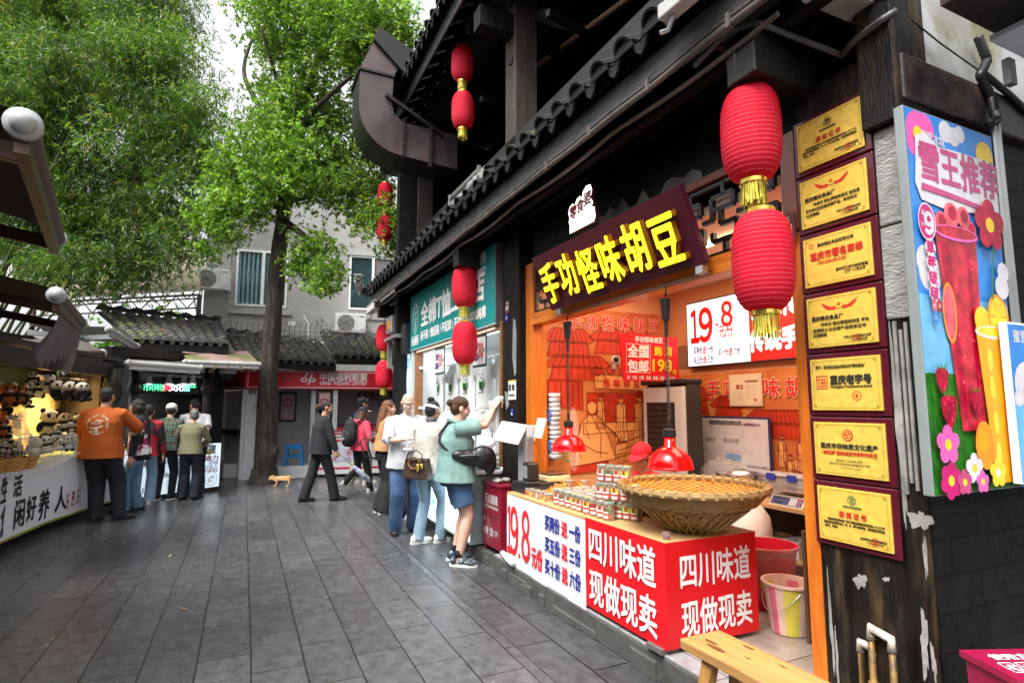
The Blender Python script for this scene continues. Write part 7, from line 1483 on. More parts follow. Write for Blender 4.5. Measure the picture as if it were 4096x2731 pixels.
def T2(s, x, z, sz, mi, b=.02, f=None): m.text(s, Pa + rp2 * x + Z * z + np2 * .002, rp2, Z, sz, mi, b, fit=f)
T2("益智积木物理", Lz - .62, .78, .17, 0, .035, 1.0); T2("提高动手思维和创造力", Lz - .8, .62, .10, 1, .03, 1.5); T2("思维、逻辑方向思维、逻辑", Lz - .7, .53, .07, 2, .01, 1.3); T2("想象力、民间智慧、富有极大", Lz - .72, .46, .07, 2, .01, 1.34); T2("适合各年龄、可免费试玩", Lz - .7, .395, .075, 1, .02, 1.3)
for k in range(4):
 c = Pa + rp2 * (Lz - .18 - k * .37) + Z * .24 + np2 * .003
 o1, o2 = circ(0, 0, .13, 22), circ(0, 0, .122, 22)
 for j in range(22): m.sheet([c + rp2 * x + Z * y for x, y in (o1[j], o1[(j + 1) % 22], o2[(j + 1) % 22], o2[j])], 3)
 for j in range(9): a = j * .7; m.bar(c + rp2 * (.06 * math.cos(a)) + Z * (.06 * math.sin(a * 1.3)), c + rp2 * (.09 * math.cos(a + 2)) + Z * (.08 * math.sin(a + 2.4)), .014, .002, 1 if k == 1 else 4)
for j in range(8): c = Pa + rp2 * (.1 + .05 * j) + Z * (.12 + .02 * math.sin(j * 2)) + np2 * .003; m.bar(c, c + Z * .09, .03, .002, 3)
m.build('lettering', [BLACKT, mat('maroon_text', (.30, .02, .05), .5), mat('blue_grey_text', (.08, .2, .35), .5), mat('navy_text', (.02, .02, .08)), mat('ochre_drawing', (.22, .12, .04), .6)], pz)
for x, y in ((-7.25, 10.95), (-6.08, 11.4)):
 m = MB(); m.lathe([(.08, 0), (.08, 1.75), (.06, 1.77), (.1, 1.83), (.13, 1.92), (.1, 2.02), (.09, 2.05), (.09, 2.4)], 14, (x, y, 0)); m.build('post', DARKW, pz, smooth=True)
m = MB(); ra, rb2 = at_depth(575, 1498, 10.9), at_depth(808, 1507, 11.3); m.bar(ra, rb2, .03, .05); m.build('lamp_rail', ALUW, pz); rail_d = (rb2 - ra)
m = MB(); m.hexa([Pa - np2 * .6 + Z * 2.45, Pb - np2 * .6 + Z * 2.45, Pb - np2 * 2 + Z * 2.45, Pa - np2 * 2 + Z * 2.45, Pa - np2 * .6 + Z * 2.6, Pb - np2 * .6 + Z * 2.6, Pb - np2 * 2 + Z * 2.6, Pa - np2 * 2 + Z * 2.6]); m.build('ceiling', DARKW, pz)
for i, x in enumerate((598, 678, 738, 772)):
 p = at_depth(x, 1500, 11.05); t = thing('spot_lamp', f'white spot lamp on the rail above the LED sign, {["leftmost", "second from the left", "second from the right", "rightmost"][i]}', 'lamp', p, 0, 'spot lamps above the LED sign'); m = MB(); m.lathe([(.02, 0), (.035, -.03), (.04, -.08), (.07, -.16), (.075, -.17)], 16, close=False); m.build('shade', WPL, t, smooth=True); m = MB(); m.ell((0, 0, -.15), (.06, .06, .03), nu=12, nv=6); m.build('bulb', mat('cool_bulb', (1, 1, 1), .4, emit=3), t)
ld = thing('led_sign', 'black LED ticker sign with green and red pixel characters over the puzzle stall', 'LED sign'); c0_, c1_ = at_depth(556, 1548, 11.3), at_depth(798, 1552, 11.7); c1_.z = c0_.z; rd_ = (c1_ - c0_).normalized(); nd = rd_.cross(Z); m = MB(); wl_ = (c1_ - c0_).length
m.hexa([c0_ - Z * .13, c1_ - Z * .13, c1_ - nd * .08 - Z * .13, c0_ - nd * .08 - Z * .13, c0_ + Z * .13, c1_ + Z * .13, c1_ - nd * .08 + Z * .13, c0_ - nd * .08 + Z * .13]); m.build('case', BLACKP, ld, bev=.004)
m = MB(); gl = {}
cols = [mat('led_green', (.1, .9, .4), .4, emit=.8), mat('led_red', (1, .05, .1), .4, emit=1.6), mat('led_white', (.8, .85, 1), .4, emit=1.6), mat('led_cyan', (.2, .6, 1), .4, emit=1.6)]
for i, (ch, mi) in enumerate(zip("市非物质文化遗产", (0, 0, 0, 1, 2, 2, 3, 0))): m.text(ch, c0_ + rd_ * (.14 + i * (wl_ - .25) / 7.2), rd_, Z, .155, mi, .006, lift=.003)
m.build('lettering', cols, ld)
ls2 = thing('light_sign', 'cluster of white glowing characters under the awning above the LED sign', 'light sign'); m = MB()
for i, (ch, x, y) in enumerate((("榫", 617, 1440), ("卯", 680, 1437), ("木", 728, 1447), ("玩", 603, 1464), ("工", 664, 1471), ("坊", 716, 1472))): m.text(ch, at_depth(x, y, 11.2), rd_, Z, .15, 0, .05, sx=1.2, shear=.2)
m.build('lettering', mat('lit_white', (1, 1, 1)), ls2)
plate('brown number plate 1-A-64 over the souvenir stall', at_depth(24, 1434, 6.9), R(70), "1-A-64", .20, .11); plate('brown number plate 1-A-62 on the puzzle stall post', at_depth(832, 1493, 11.2), R(30), "1-A-62", .11, .10); plate('brown number plate 1-A-60 on the kiosk column', kx.location + KD * .12 - KN * .005 + Z * 1.85, R(16), "1-A-60", .15, .085)
t = thing('blue_poster', 'small blue code poster on the puzzle stall post', 'sticker', at_depth(815, 1628, 11.3), R(25)); bx('poster', mat('sticker_blue', (.03, .25, .6), .4), t, (0, .08, -.004, 0, 0, .14)); bx('white_patch', WHITET, t, (.02, .06, -.006, -.004, .03, .07))
t = thing('wall_box', 'grey metal meter box with coiled cable on the wall under the LED sign', 'meter box', at_depth(752, 1660, 12.1), R(25)); bx('box', mat('meter_grey', (.25, .27, .28), .5), t, (0, .32, 0, .1, 0, .5), bev=.006); m = MB()
for k in range(4): m.tube([(-.12 + .14 * math.cos(a) * (1 + .1 * k), -.02 - .01 * k, .05 + .2 * math.sin(a) * (1 + .08 * k)) for a in np.linspace(0, 6.283, 24)], .01, 5)
m.build('cable', mat('pale_cable', (.4, .4, .4), .5), t)
# ---- at the kiosk
sb = thing('plastic_stool', 'bright blue plastic stool on the kiosk platform', 'stool', kx.location + KD * 1.1 + KN * .2 + Z * .265, R(16)); SB = mat('blue_plastic', (.01, .22, .62), .35, var=.05)
bx('seat', SB, sb, (-.16, .16, -.13, .13, .43, .46), bev=.012)
for sx in (-1, 1):
 for sy in (-1, 1): m = MB(); m.bar((sx * .19, sy * .15, 0), (sx * .135, sy * .105, .43), .06, .03); m.build('leg', SB, sb, bev=.006)
m = MB()
for sy in (-1, 1): m.bar((-.16, sy * .128, .2), (.16, sy * .128, .2), .025, .05); m.bar((-.14, sy * .112, .4), (.14, sy * .112, .4), .03, .07)
for sx in (-1, 1): m.bar((sx * .163, -.125, .2), (sx * .163, .125, .2), .025, .05); m.bar((sx * .142, -.1, .4), (sx * .142, .1, .4), .03, .07)
m.build('stretcher', SB, sb)
wd_ = thing('wooden_toy_animal', 'small jointed wooden toy animal standing on the paving by the tree', 'wooden toy', (-4.6, 11.6, 0), R(190)); wd_.scale = (.56, .56, .56); WT = mat('pale_plywood', (.58, .37, .16), .55, var=.2, vs=15)
m = MB(); m.hexa([(-.3, -.09, .20), (.28, -.09, .2), (.28, .09, .2), (-.3, .09, .2), (-.27, -.07, .36), (.26, -.07, .34), (.26, .07, .34), (-.27, .07, .36)]); m.build('body', WT, wd_, bev=.02)
for x in (-.22, .2):
 for y in (-.1, .1): m = MB(); m.bar((x, y, .28), (x - .06, y, .13), .03, .05); m.bar((x - .06, y, .14), (x + .02, y, .0), .03, .045); m.bar((x - .02, y, .012), (x + .07, y, .012), .04, .02); m.build('leg', WT, wd_, bev=.004)
m = MB(); m.hexa([(.27, -.07, .24), (.44, -.05, .22), (.44, .05, .22), (.27, .07, .24), (.27, -.07, .4), (.42, -.05, .34), (.42, .05, .34), (.27, .07, .4)]); m.bar((-.3, 0, .33), (-.42, 0, .27), .03, .03); m.build('head', WT, wd_, bev=.015)
for i in range(14):
 p, lbl = [((-2.5, 5.0), 'pale'), ((-3.6, 6.6), 'brown')][i] if i < 2 else (None, None)
 if not p: break
for i, (x, y, c, lb) in enumerate(((680, 2222, (.5, .42, .2), 'pale dry bamboo leaf lying on the paving'), (732, 2433, (.42, .18, .05), 'orange brown dry leaf lying on the paving'), (1210, 1972, (.4, .05, .03), 'tiny red scrap on the paving near the walking man'))):
 t = thing('fallen_leaf', lb, 'leaf', on_ground(x, y, .008), rnd.uniform(0, 3)); m = MB(); m.add([(-.07, 0, .004), (-.02, .012, .002), (.07, .002, .008), (-.02, -.012, .0)], [(0, 3, 2, 1)]); m.build('blade', mat(f'dry_leaf_{i}', c, .7), t)
# ================================================================ people
def remesh(mb, vox, smooth=2, folds=0, ff=14, seed=0, floor=None):
 me = bpy.data.meshes.new('raw'); me.from_pydata(mb.v, [], mb.f); o = bpy.data.objects.new('raw', me); COL.objects.link(o)
 r = o.modifiers.new('r', 'REMESH'); r.mode = 'VOXEL'; r.voxel_size = vox
 s = o.modifiers.new('s', 'SMOOTH'); s.factor = .5; s.iterations = smooth
 dg = bpy.context.evaluated_depsgraph_get(); out = bpy.data.meshes.new_from_object(o.evaluated_get(dg), depsgraph=dg)
 bpy.data.objects.remove(o); bpy.data.meshes.remove(me)
 n = len(out.vertices); co = np.empty(n * 3, np.float32); out.vertices.foreach_get('co', co); co = co.reshape(-1, 3)
 if folds:
  nr = np.empty(n * 3, np.float32); out.vertices.foreach_get('normal', nr); nr = nr.reshape(-1, 3); g = np.random.default_rng(seed); d = np.zeros(n)
  warp = .05 * np.sin(co[:, [1, 2, 0]] * 9 + seed)
  for k in range(7):
   kv = g.normal(size=3) * np.array([1, 1, .75]); kv *= ff * (1 + .35 * k) / np.linalg.norm(kv); d += (1 - np.abs(np.sin((co + warp) @ kv + g.random() * 6))) ** 2 / (1 + .4 * k) - .35
  co = co + nr * (np.maximum(d, -.25) * folds)[:, None]
 if floor is not None: co[:, 2] = np.maximum(co[:, 2], floor)
 out.vertices.foreach_set('co', co.astype(np.float32).ravel()); out.polygons.foreach_set('use_smooth', [True] * len(out.polygons)); out.update(); return out
def obj(name, me, m, parent, mats=None):
 me.materials.clear();
 for q_2 in (mats or [m]): me.materials.append(q_2)
 me.name = name; return link(name, me, parent)
def loft(m, rings, M=Matrix()):
 n = 18; V_ = []
 for x, y, z, rx, ry in rings:
  for i in range(n): t = 6.28319 * i / n; V_.append(M @ Vector((x + rx * math.copysign(abs(math.cos(t)) ** .85, math.cos(t)), y + ry * math.copysign(abs(math.sin(t)) ** .85, math.sin(t)), z)))
 k = len(rings); F = [(j * n + i, j * n + (i + 1) % n, (j + 1) * n + (i + 1) % n, (j + 1) * n + i) for j in range(k - 1) for i in range(n)]
 m.add(V_, F + [tuple(range(n - 1, -1, -1)), tuple((k - 1) * n + i for i in range(n))])
def ik(a, t, l1, l2, pole):
 d = t - a; L = min(d.length, (l1 + l2) * .999); u = d.normalized(); t = a + u * L; x = (l1 * l1 - l2 * l2 + L * L) / (2 * L); h = math.sqrt(max(0, l1 * l1 - x * x)); p = (pole - u * pole.dot(u)).normalized(); return a + u * x + p * h, t
SKIN = mat('skin', (.52, .30, .20), .5, var=.08, vs=12, sub=.08); SKINP = mat('pale_skin', (.60, .37, .28), .5, var=.08, vs=12, sub=.08); SKIND = mat('tanned_skin', (.40, .21, .13), .5, var=.08, vs=12, sub=.08)
HB = mat('black_hair', (.010, .008, .008), .4, var=.4, vs=10, bump=.8, bs=50, stretch=(6, 6, 1)); HBR = mat('brown_hair', (.055, .022, .010), .4, var=.4, vs=10, bump=.8, bs=50, stretch=(6, 6, 1)); HG_ = mat('grey_hair', (.10, .10, .10), .5, var=.5, vs=10, bump=.8, bs=50)
EYEW = mat('eye_white', (.7, .68, .65), .3); EYED = mat('eye_dark', (.015, .01, .008), .2); LIP = mat('lip', (.36, .12, .10), .5)
def person(label, x, y, hd, H=1.7, bulk=1, lean=0, fR=(.10, .0, 8), fL=(-.10, .0, -8), hR=(.26, .02, .80), hL=(-.26, .02, .80), pR=(.5, -1, -.2), pL=(-.5, -1, -.2), hyaw=0, hpitch=0, skin=SKIN, top=None, bottom=None, shoe=None, hair=('short', HB), vox=.008, z0=0, pel=.92, hip=1, curl=(.5, .5), extra=None, heel=(0, 0), grp=None, body_ext=0, belly=0):
 t = thing('person', label, 'person', (x, y, z0), -R(hd), grp); S = H / 1.72; t.scale = (S, S, S)
 P0 = Vector((0, 0, pel)); TM = Matrix.Translation(P0) @ Matrix.Rotation(-R(lean), 4, 'X') @ Matrix.Translation(-Vector((0, 0, .92)))
 b = bulk; sh = .182 * (b ** .45); V3 = Vector
 SR, SL = TM @ V3((sh, -.01, 1.375)), TM @ V3((-sh, -.01, 1.375)); HdC = TM @ V3((0, .035, 1.595)); NK = TM @ V3((0, -.005, 1.43))
 HM = Matrix.Translation(HdC) @ Matrix.Rotation(-R(hyaw), 4, 'Z') @ Matrix.Rotation(R(hpitch), 4, 'X')
 J = {}
 for s, S0, hd_, pl in ((1, SR, hR, pR), (-1, SL, hL, pL)): J[s] = (S0,) + ik(S0, V3(hd_), .285, .25, V3(pl))
 Lg = {}
 for i, (s, f) in enumerate(((1, fR), (-1, fL))):
  hp_ = P0 + V3((s * .088 * b ** .3, 0, -.03)); an = V3((f[0], f[1], .085 + heel[i])); kn, an2 = ik(hp_, an, .417, .417, V3((s * .12, 1, .1))); Lg[s] = (hp_, kn, an2, f[2], heel[i])
 # body: one continuous surface
 m = MB(); loft(m, [(0, 0, .84, .10 * b, .08 * b), (0, 0, .9, .13 * b, .09 * b), (0, 0, 1.0, .12 * b, .085 * b), (0, 0, 1.12, .115 * b, .08 * b), (0, 0, 1.28, .135 * b, .09 * b), (0, 0, 1.36, .125, .07), (0, 0, 1.42, .075, .052)], TM)
 m.tube([NK - V3((0, 0, .03)), NK.lerp(HdC, .5), HdC - V3((0, .02, .02))], [.06, .05 * b ** .3, .05], 14)
 def he(c, r, rot=None, nu=14, nv=9): m.ell(HM @ V3(c), r, HM.to_3x3() @ (rot or Matrix.Identity(3)), nu, nv)
 he((0, -.012, .032), (.075, .094, .088)); he((0, .028, -.035), (.060, .066, .072)); he((0, .055, -.085), (.034, .032, .028)); he((0, .085, -.012), (.011, .018, .026), Matrix.Rotation(R(-18), 3, 'X')); he((0, .098, -.024), (.015, .014, .012)); he((0, .086, -.058), (.024, .012, .011)); he((0, .072, .028), (.05, .022, .016))
 for s in (-1, 1): he((s * .077, -.005, -.005), (.012, .022, .034)); he((s * .038, .06, -.03), (.026, .026, .026))
 for i, s in enumerate((1, -1)):
  S0, E, Wr = J[s]; m.tube([S0 - V3((s * .06, 0, .02)), S0, S0.lerp(E, .5), E, E.lerp(Wr, .35), Wr], [.04, .044 * b ** .4, .042 * b ** .4, .037 * b ** .3, .039 * b ** .3, .025], 12)
  d = (Wr - E).normalized(); up_ = V3((0, 0, 1)) if abs(d.z) < .75 else V3((0, 1, 0)); ac = d.cross(up_).normalized(); pn = ac.cross(d).normalized()
  if d.z < -.6: pn = V3((-s, 0, 0)); pn = (pn - d * pn.dot(d)).normalized(); ac = d.cross(pn) * s
  else: pn = -pn; ac = ac * s
  Rm = Matrix((ac, pn, d)).transposed(); m.ell(Wr + d * .05, (.040, .019, .058), Rm, 12, 8); cu = curl[i]
  for k, ln in enumerate((.070, .078, .072, .056)):
   q0 = Wr + d * .085 + ac * (-.0285 + .019 * k); a1, a2 = cu * .7, cu * 1.7; q1 = q0 + (d * math.cos(a1) + pn * math.sin(a1)) * ln * .55; q2 = q1 + (d * math.cos(a2) + pn * math.sin(a2)) * ln * .5; m.tube([q0 - d * .02, q0, q1, q2], [.0095, .0095, .0088, .0072], 8)
  q0 = Wr + d * .03 - ac * .034; m.tube([q0, q0 - ac * .026 + d * .03 + pn * .008, q0 - ac * .03 + d * .062 + pn * .02], [.013, .0105, .0085], 8)
 for s in (1, -1): hp_, kn, an, yw, hl = Lg[s]; k_ = 1 if bottom and bottom[1] == 'shorts' else .62; m.tube([hp_, hp_.lerp(kn, .3), kn, kn.lerp(an, .3), an, an - V3((0, 0, .05))], [v_ * (k_ if j_ < 5 else 1) for j_, v_ in enumerate((.075 * b ** .5, .078 * b ** .5, .056 * b ** .4, .058 * b ** .4, .038, .036))], 14)
 obj('body', remesh(m, vox, 2), skin, t)
 # face
 m = MB()
 for s in (-1, 1): m.ell(HM @ V3((s * .031, .0785, .008)), (.0125, .009, .0075), HM.to_3x3(), 10, 6)
 m.build('eye', EYEW, t, smooth=True); m = MB()
 for s in (-1, 1): m.ell(HM @ V3((s * .031, .0845, .008)), (.0058, .005, .0066), HM.to_3x3(), 8, 6); m.tube([HM @ V3((s * .014, .088, .026)), HM @ V3((s * .03, .089, .0305)), HM @ V3((s * .048, .076, .026))], .0036, 5)
 m.build('iris_and_brow', EYED, t, smooth=True); m = MB(); m.tube([HM @ V3((-.02, .092, -.057)), HM @ V3((0, .098, -.0555)), HM @ V3((.02, .092, -.057))], [.002, .0045, .002], 6); m.build('lips', LIP, t, smooth=True)
 # hair
 kind, hm = hair[0], hair[1]; ln = hair[2] if len(hair) > 2 else .35; m = MB()
 if kind == 'bald': he2 = [((0, -.035, -.012), (.080, .080, .058))]
 elif kind == 'buzz': he2 = [((0, -.018, .040), (.0785, .0925, .0835)), ((0, -.04, -.0), (.076, .065, .07))]
 else: he2 = [((0, -.017, .044), (.085, .098, .088)), ((0, -.045, -.005), (.08, .07, .085))]
 if kind in ('bob', 'curly'): he2 += [((0, -.045, -.03), (.1, .075, .1)), ((.065, -.005, -.02), (.035, .055, .09)), ((-.065, -.005, -.02), (.035, .055, .09))]
 for c, r in he2: m.ell(HM @ V3(c), r, HM.to_3x3(), 18, 12)
 if kind == 'long':
  for k in range(13):
   a = math.pi * (k / 12) ; c = V3((.078 * math.cos(a), -.03 - .07 * math.sin(a), .0)); p_ = HM @ c; end = TM @ V3((.085 * math.cos(a), -.10 - .05 * math.sin(a), 1.60 - ln + .03 * math.sin(k * 2.3))); m.tube([p_ + V3((0, 0, .03)), p_.lerp(end, .4) - V3((0, .012, 0)), end], [.026, .024, .012], 8)
 if kind == 'bun': m.ell(HM @ V3((0, -.125, .035 if ln < 1 else .11)), (.045, .04, .043), HM.to_3x3())
 if kind == 'topbun': m.ell(HM @ V3((0, -.05, .135)), (.048, .048, .036), HM.to_3x3())
 if kind == 'pony':
  p_ = HM @ V3((0, -.11, .03)); m.tube([p_, p_ + V3((0, -.05, -.02)), p_ + V3((0, -.06, -.14)), p_ + V3((0, -.03, -.26))], [.022, .03, .026, .01], 9)
 obj('hair', remesh(m, .006, 1, .0035 if kind not in ('buzz', 'bald') else .0008, 70, 3), hm, t)
 # clothes
 if top:
  tm, hem, slv, lo = top[:4]; fl = top[4] if len(top) > 4 else .02; m = MB(); c = .014 + lo
  rx = lambda r, k: r * b + c * k
  loft(m, [(0, belly * .3, hem, rx(.158, 1.2) + fl, rx(.115, 1.3) + fl), (0, belly * .6, hem + .08, rx(.155, 1.1) + fl * .6, rx(.112, 1.2) + fl * .6 + belly), (0, belly * .5, 1.1, rx(.142, 1.1), rx(.108, 1.2) + belly), (0, 0, 1.26, rx(.160, .9), rx(.115, 1)), (0, -.004, 1.37, rx(.150, .9), .098 + c * .6), (0, -.006, 1.43, .115, .072), (0, -.004, 1.462, .068, .058)], TM)
  for s in (1, -1):
   S0, E, Wr = J[s]; a0 = S0 - V3((s * .09, 0, -.022)); w_ = (.064 + lo * .55) * b ** .4
   if slv == 'short': e1 = S0.lerp(E, .78); m.tube([a0, S0, S0.lerp(E, .4), e1], [.058, w_ * .95, w_ * 1.02, w_ * 1.06], 14)
   elif slv == 'elbow': m.tube([a0, S0, E, E.lerp(Wr, .12)], [.058, w_ * .95, w_ * .95, w_ * .98], 14)
   elif slv == 'three': m.tube([a0, S0, E, E.lerp(Wr, .5)], [.058, w_ * .95, w_ * .85, w_ * .72], 14)
   else: m.tube([a0, S0, S0.lerp(E, .5), E, E.lerp(Wr, .5), E.lerp(Wr, .98)], [.058, w_ * .95, w_ * .92, w_ * .84, w_ * .74, w_ * .62], 14)
  if slv == 'hood': pass
  tme = remesh(m, max(vox, .008), 2, .0060 + lo * .08, 32, int(x * 100) % 97); to = obj('shirt', tme, tm, t)
  if len(top) > 5: obj('hood', (lambda mm: remesh(mm, .008, 2, .003, 20, 2))(top[5](TM)), tm, t)
 if bottom:
  bm_, kind, wt_, wk, wh = bottom; m = MB(); MP = Matrix.Translation(P0 - Vector((0, 0, .92)))
  loft(m, [(0, -.005, .80, .15 * b * hip, .115 * b * hip), (0, -.01, .88, .168 * b * hip, .130 * b * hip), (0, -.004, .97, .155 * b * hip, .115 * b * hip), (0, 0, 1.03, .145 * b, .105 * b)], MP)
  for s in (1, -1):
   hp_, kn, an, yw, hl = Lg[s]
   if kind == 'shorts': m.tube([hp_ + V3((0, 0, .03)), hp_.lerp(kn, .4), hp_.lerp(kn, .72)], [.10 * b, wt_, wk], 14)
   else: m.tube([hp_ + V3((0, 0, .03)), hp_.lerp(kn, .35), kn, kn.lerp(an, .5), an + V3((0, 0, -.045))], [.095 * b ** .6, wt_, wk, (wk + wh) / 2, wh], 14)
  obj('trousers' if kind != 'shorts' else 'shorts', remesh(m, max(vox, .008), 2, .0062, 34, 5 + int(y * 10) % 50), bm_, t)
 for i, s in enumerate((1, -1)):
  hp_, kn, an, yw, hl = Lg[s]; sm, so2 = shoe; FM = Matrix.Translation((an.x, an.y, hl)) @ Matrix.Scale(1.14, 4) @ Matrix.Rotation(-R(yw), 4, 'Z') @ (Matrix.Rotation(-R(38), 4, 'X') @ Matrix.Translation((0, .0, .0)) if hl > .05 else Matrix()); m = MB()
  for c, r in (((0, -.035, .05), (.036, .045, .048)), ((0, .03, .045), (.036, .07, .042)), ((0, .10, .034), (.043, .075, .03)), ((0, -.01, .075), (.034, .04, .04))): m.ell(FM @ V3(c), r, FM.to_3x3(), 14, 9)
  so_ = obj('shoe', remesh(m, .006, 1, .001, 50, 1), sm, t); m = MB(); pr_ = [(.034 * math.cos(a) * (1.25 if math.sin(a) > 0 else 1.02), .045 + .132 * math.sin(a)) for a in np.linspace(0, 6.2832, 22)[:-1]]; m.prism(pr_, (0, 0, 0), X, Y, .026); m.v = [tuple(FM @ V3(v_)) for v_ in m.v]; m.build('sole', so2, so_, smooth=False)
 t['_h'] = 0; del t['_h']
 return t, HM, TM, J, S
def world(t, p): return t.matrix_basis @ Vector(p)
def drop(o, p): o.parent = p; return o
def cloth(n, c, **k): kk = dict(var=.14, vs=5, bump=.7, bs=15); kk.update(k); return mat(n, c, .85, **kk)
NAVY = cloth('navy_trousers', (.012, .014, .022)); BLKC = cloth('black_cloth', (.010, .010, .012)); WTEE = cloth('white_tee', (.48, .49, .52), var=.04)
JEAN = cloth('blue_jeans', (.03, .07, .15), var=.45, vs=4, col2=(.085, .135, .22), c2s=3, c2lo=.45, c2hi=.65); JEANL = cloth('light_jeans', (.17, .26, .33), var=.25, vs=4, col2=(.27, .36, .42), c2s=3); JEANM = cloth('mid_jeans', (.09, .17, .27), var=.35, vs=4, col2=(.2, .29, .38), c2s=3); DENIM = cloth('denim_shorts', (.035, .085, .17), var=.4, vs=6)
SB_ = mat('black_shoe', (.012, .012, .013), .4, var=.2); SW_ = mat('white_shoe', (.68, .67, .64), .5, var=.06); SOLW = mat('white_sole', (.66, .66, .62), .6); SOLB = mat('black_sole', (.01, .01, .01), .6)
def cap(t, HM, m_, brim=(0, 1), m2=None):
 V3 = Vector; m = MB(); m.ell(HM @ V3((0, -.022, .055)), (.094, .104, .083), HM.to_3x3(), 20, 12); me = remesh(m, .006, 1); m2_ = MB()
 c = MB(); n = 14; rows = []
 for j in range(4):
  r = 1 + .28 * j
  for i in range(n + 1): a = math.pi * (.1 + .8 * i / n); c.v.append((HM @ V3((.088 * math.cos(a) * (1 + .02 * j), -.02 + .098 * math.sin(a) + .034 * j * math.sin(a), .045 - .008 * j * (1 if brim[0] == 0 else -1))))[:])
 for j in range(3):
  for i in range(n): c.f.append((j * (n + 1) + i, j * (n + 1) + i + 1, (j + 1) * (n + 1) + i + 1, (j + 1) * (n + 1) + i)); c.m.append(0)
 h = obj('cap', me, m_, t); b_ = c.build('brim', m2 or m_, h, smooth=True); so = b_.modifiers.new('t', 'SOLIDIFY'); so.thickness = .006; return h
def glasses(t, HM):
 m = MB(); V3 = Vector
 for s in (-1, 1): m.tube([HM @ V3((s * .033 + .023 * math.cos(a), .097, .004 + .016 * math.sin(a))) for a in np.linspace(0, 6.283, 18)], .0018, 5); m.tube([HM @ V3((s * .056, .095, .008)), HM @ V3((s * .078, .04, .012)), HM @ V3((s * .079, -.02, .006))], .0018, 5)
 m.tube([HM @ V3((-.011, .1, .008)), HM @ V3((.011, .1, .008))], .0018, 5); m.build('spectacles', STEEL, t)
def stick_print(t, lines, m_):
 so = next(c for c in t.children if c.name.startswith('shirt')); bv = BVHTree.FromPolygons([v.co[:] for v in so.data.vertices], [tuple(p.vertices) for p in so.data.polygons]); out = MB()
 for mb, sgn in lines:
  V_ = []
  for p in mb.v:
   h = bv.ray_cast(Vector((p[0], sgn * .6, p[2])), Vector((0, -sgn, 0))); V_.append((p[0], (h[0].y if h[0] else sgn * .15) + sgn * (.003 + abs(p[1])), p[2]))
  out.add(V_, mb.f)
 out.build('shirt_print', m_, t)
# 1 man in the orange shirt
ORT = cloth('rust_orange_tee', (.42, .085, .008), var=.06)
t, HM, TM, J, S = person('stocky man in rust orange t-shirt with round back print seen from behind', -5.76, 8.10, -12, 1.86, 1.28, 1, fR=(.24, .05, 42), fL=(-.0, -.03, 0), hR=(.23, .36, 1.10), hL=(-.31, .05, .80), pR=(1, -.3, -.3), hyaw=6, top=(ORT, .80, 'elbow', .02), bottom=(NAVY, 'trousers', .115, .105, .078), shoe=(SB_, SOLB), hair=('short', HB), curl=(1, .4))
m = MB(); BX_ = -X
def arc_text(m, s, cx, cz, r, a0, a1, sz, flip=False):
 for i, ch in enumerate(s):
  if ch == ' ': continue
  a = a0 + (a1 - a0) * i / (len(s) - 1); u_ = Vector((-math.cos(a), 0, math.sin(a))) * (-1 if flip else 1); rr = Vector((u_.z, 0, -u_.x));
  rr = u_.cross(Vector((0, -1, 0))) * -1; m.text(ch, Vector((cx, 0, cz)) + Vector((-math.cos(a), 0, math.sin(a))) * r, -rr if (rr.cross(u_)).y > 0 else rr, u_, sz, 0, .03, lift=0)
arc_text(m, "RUN WITH THE WORLD", .0, 1.235, .118, R(198), R(-18), .036); arc_text(m, "JINGXUAN", 0, 1.235, .118, R(232), R(308), .036, True)
m.text("Mian", (.02, 0, 1.285), X, Z, .045, 0, .02, lift=0); m.text("Gushi", (-.005, 0, 1.25), X, Z, .045, 0, .02, lift=0)
m.v = [(p[0], abs(p[1]) , p[2]) for p in m.v]
pl2 = MB(); pl2.prism([(-.075, .0), (-.08, .03), (-.06, .012), (.03, .03), (.065, .045), (.07, .025), (.03, .008), (.01, .002), (.02, -.07), (-.005, -.075), (-.02, -.005)], (0, 0, 1.185), X, Z, .0005); pl2.text("65th", (-.045, 0, 1.15), X, Z, .03, 0, .02, lift=0)
# mirrored onto the back: seen from behind, local -x is to the viewer's... right stays right
stick_print(t, [(m, -1), (pl2, -1)], mat('cream_shirt_print', (.72, .62, .45), .7));
wb = MB(); p_ = J[-1][2]; e_ = (J[-1][2] - J[-1][1]).normalized(); wb.tube([p_ - e_ * .03, p_ - e_ * .005], .031, 14); wb.build('wristband', BLACKP, t)
for s in (.24, 0):
 lb_ = MB(); lb_.box(s - .02, s + .02, -.075 if s < .1 else -.0, -.065 if s < .1 else .08, .06, .105); lb_.build('red_lace', mat('red_lace', (.7, .01, .03), .5), t)
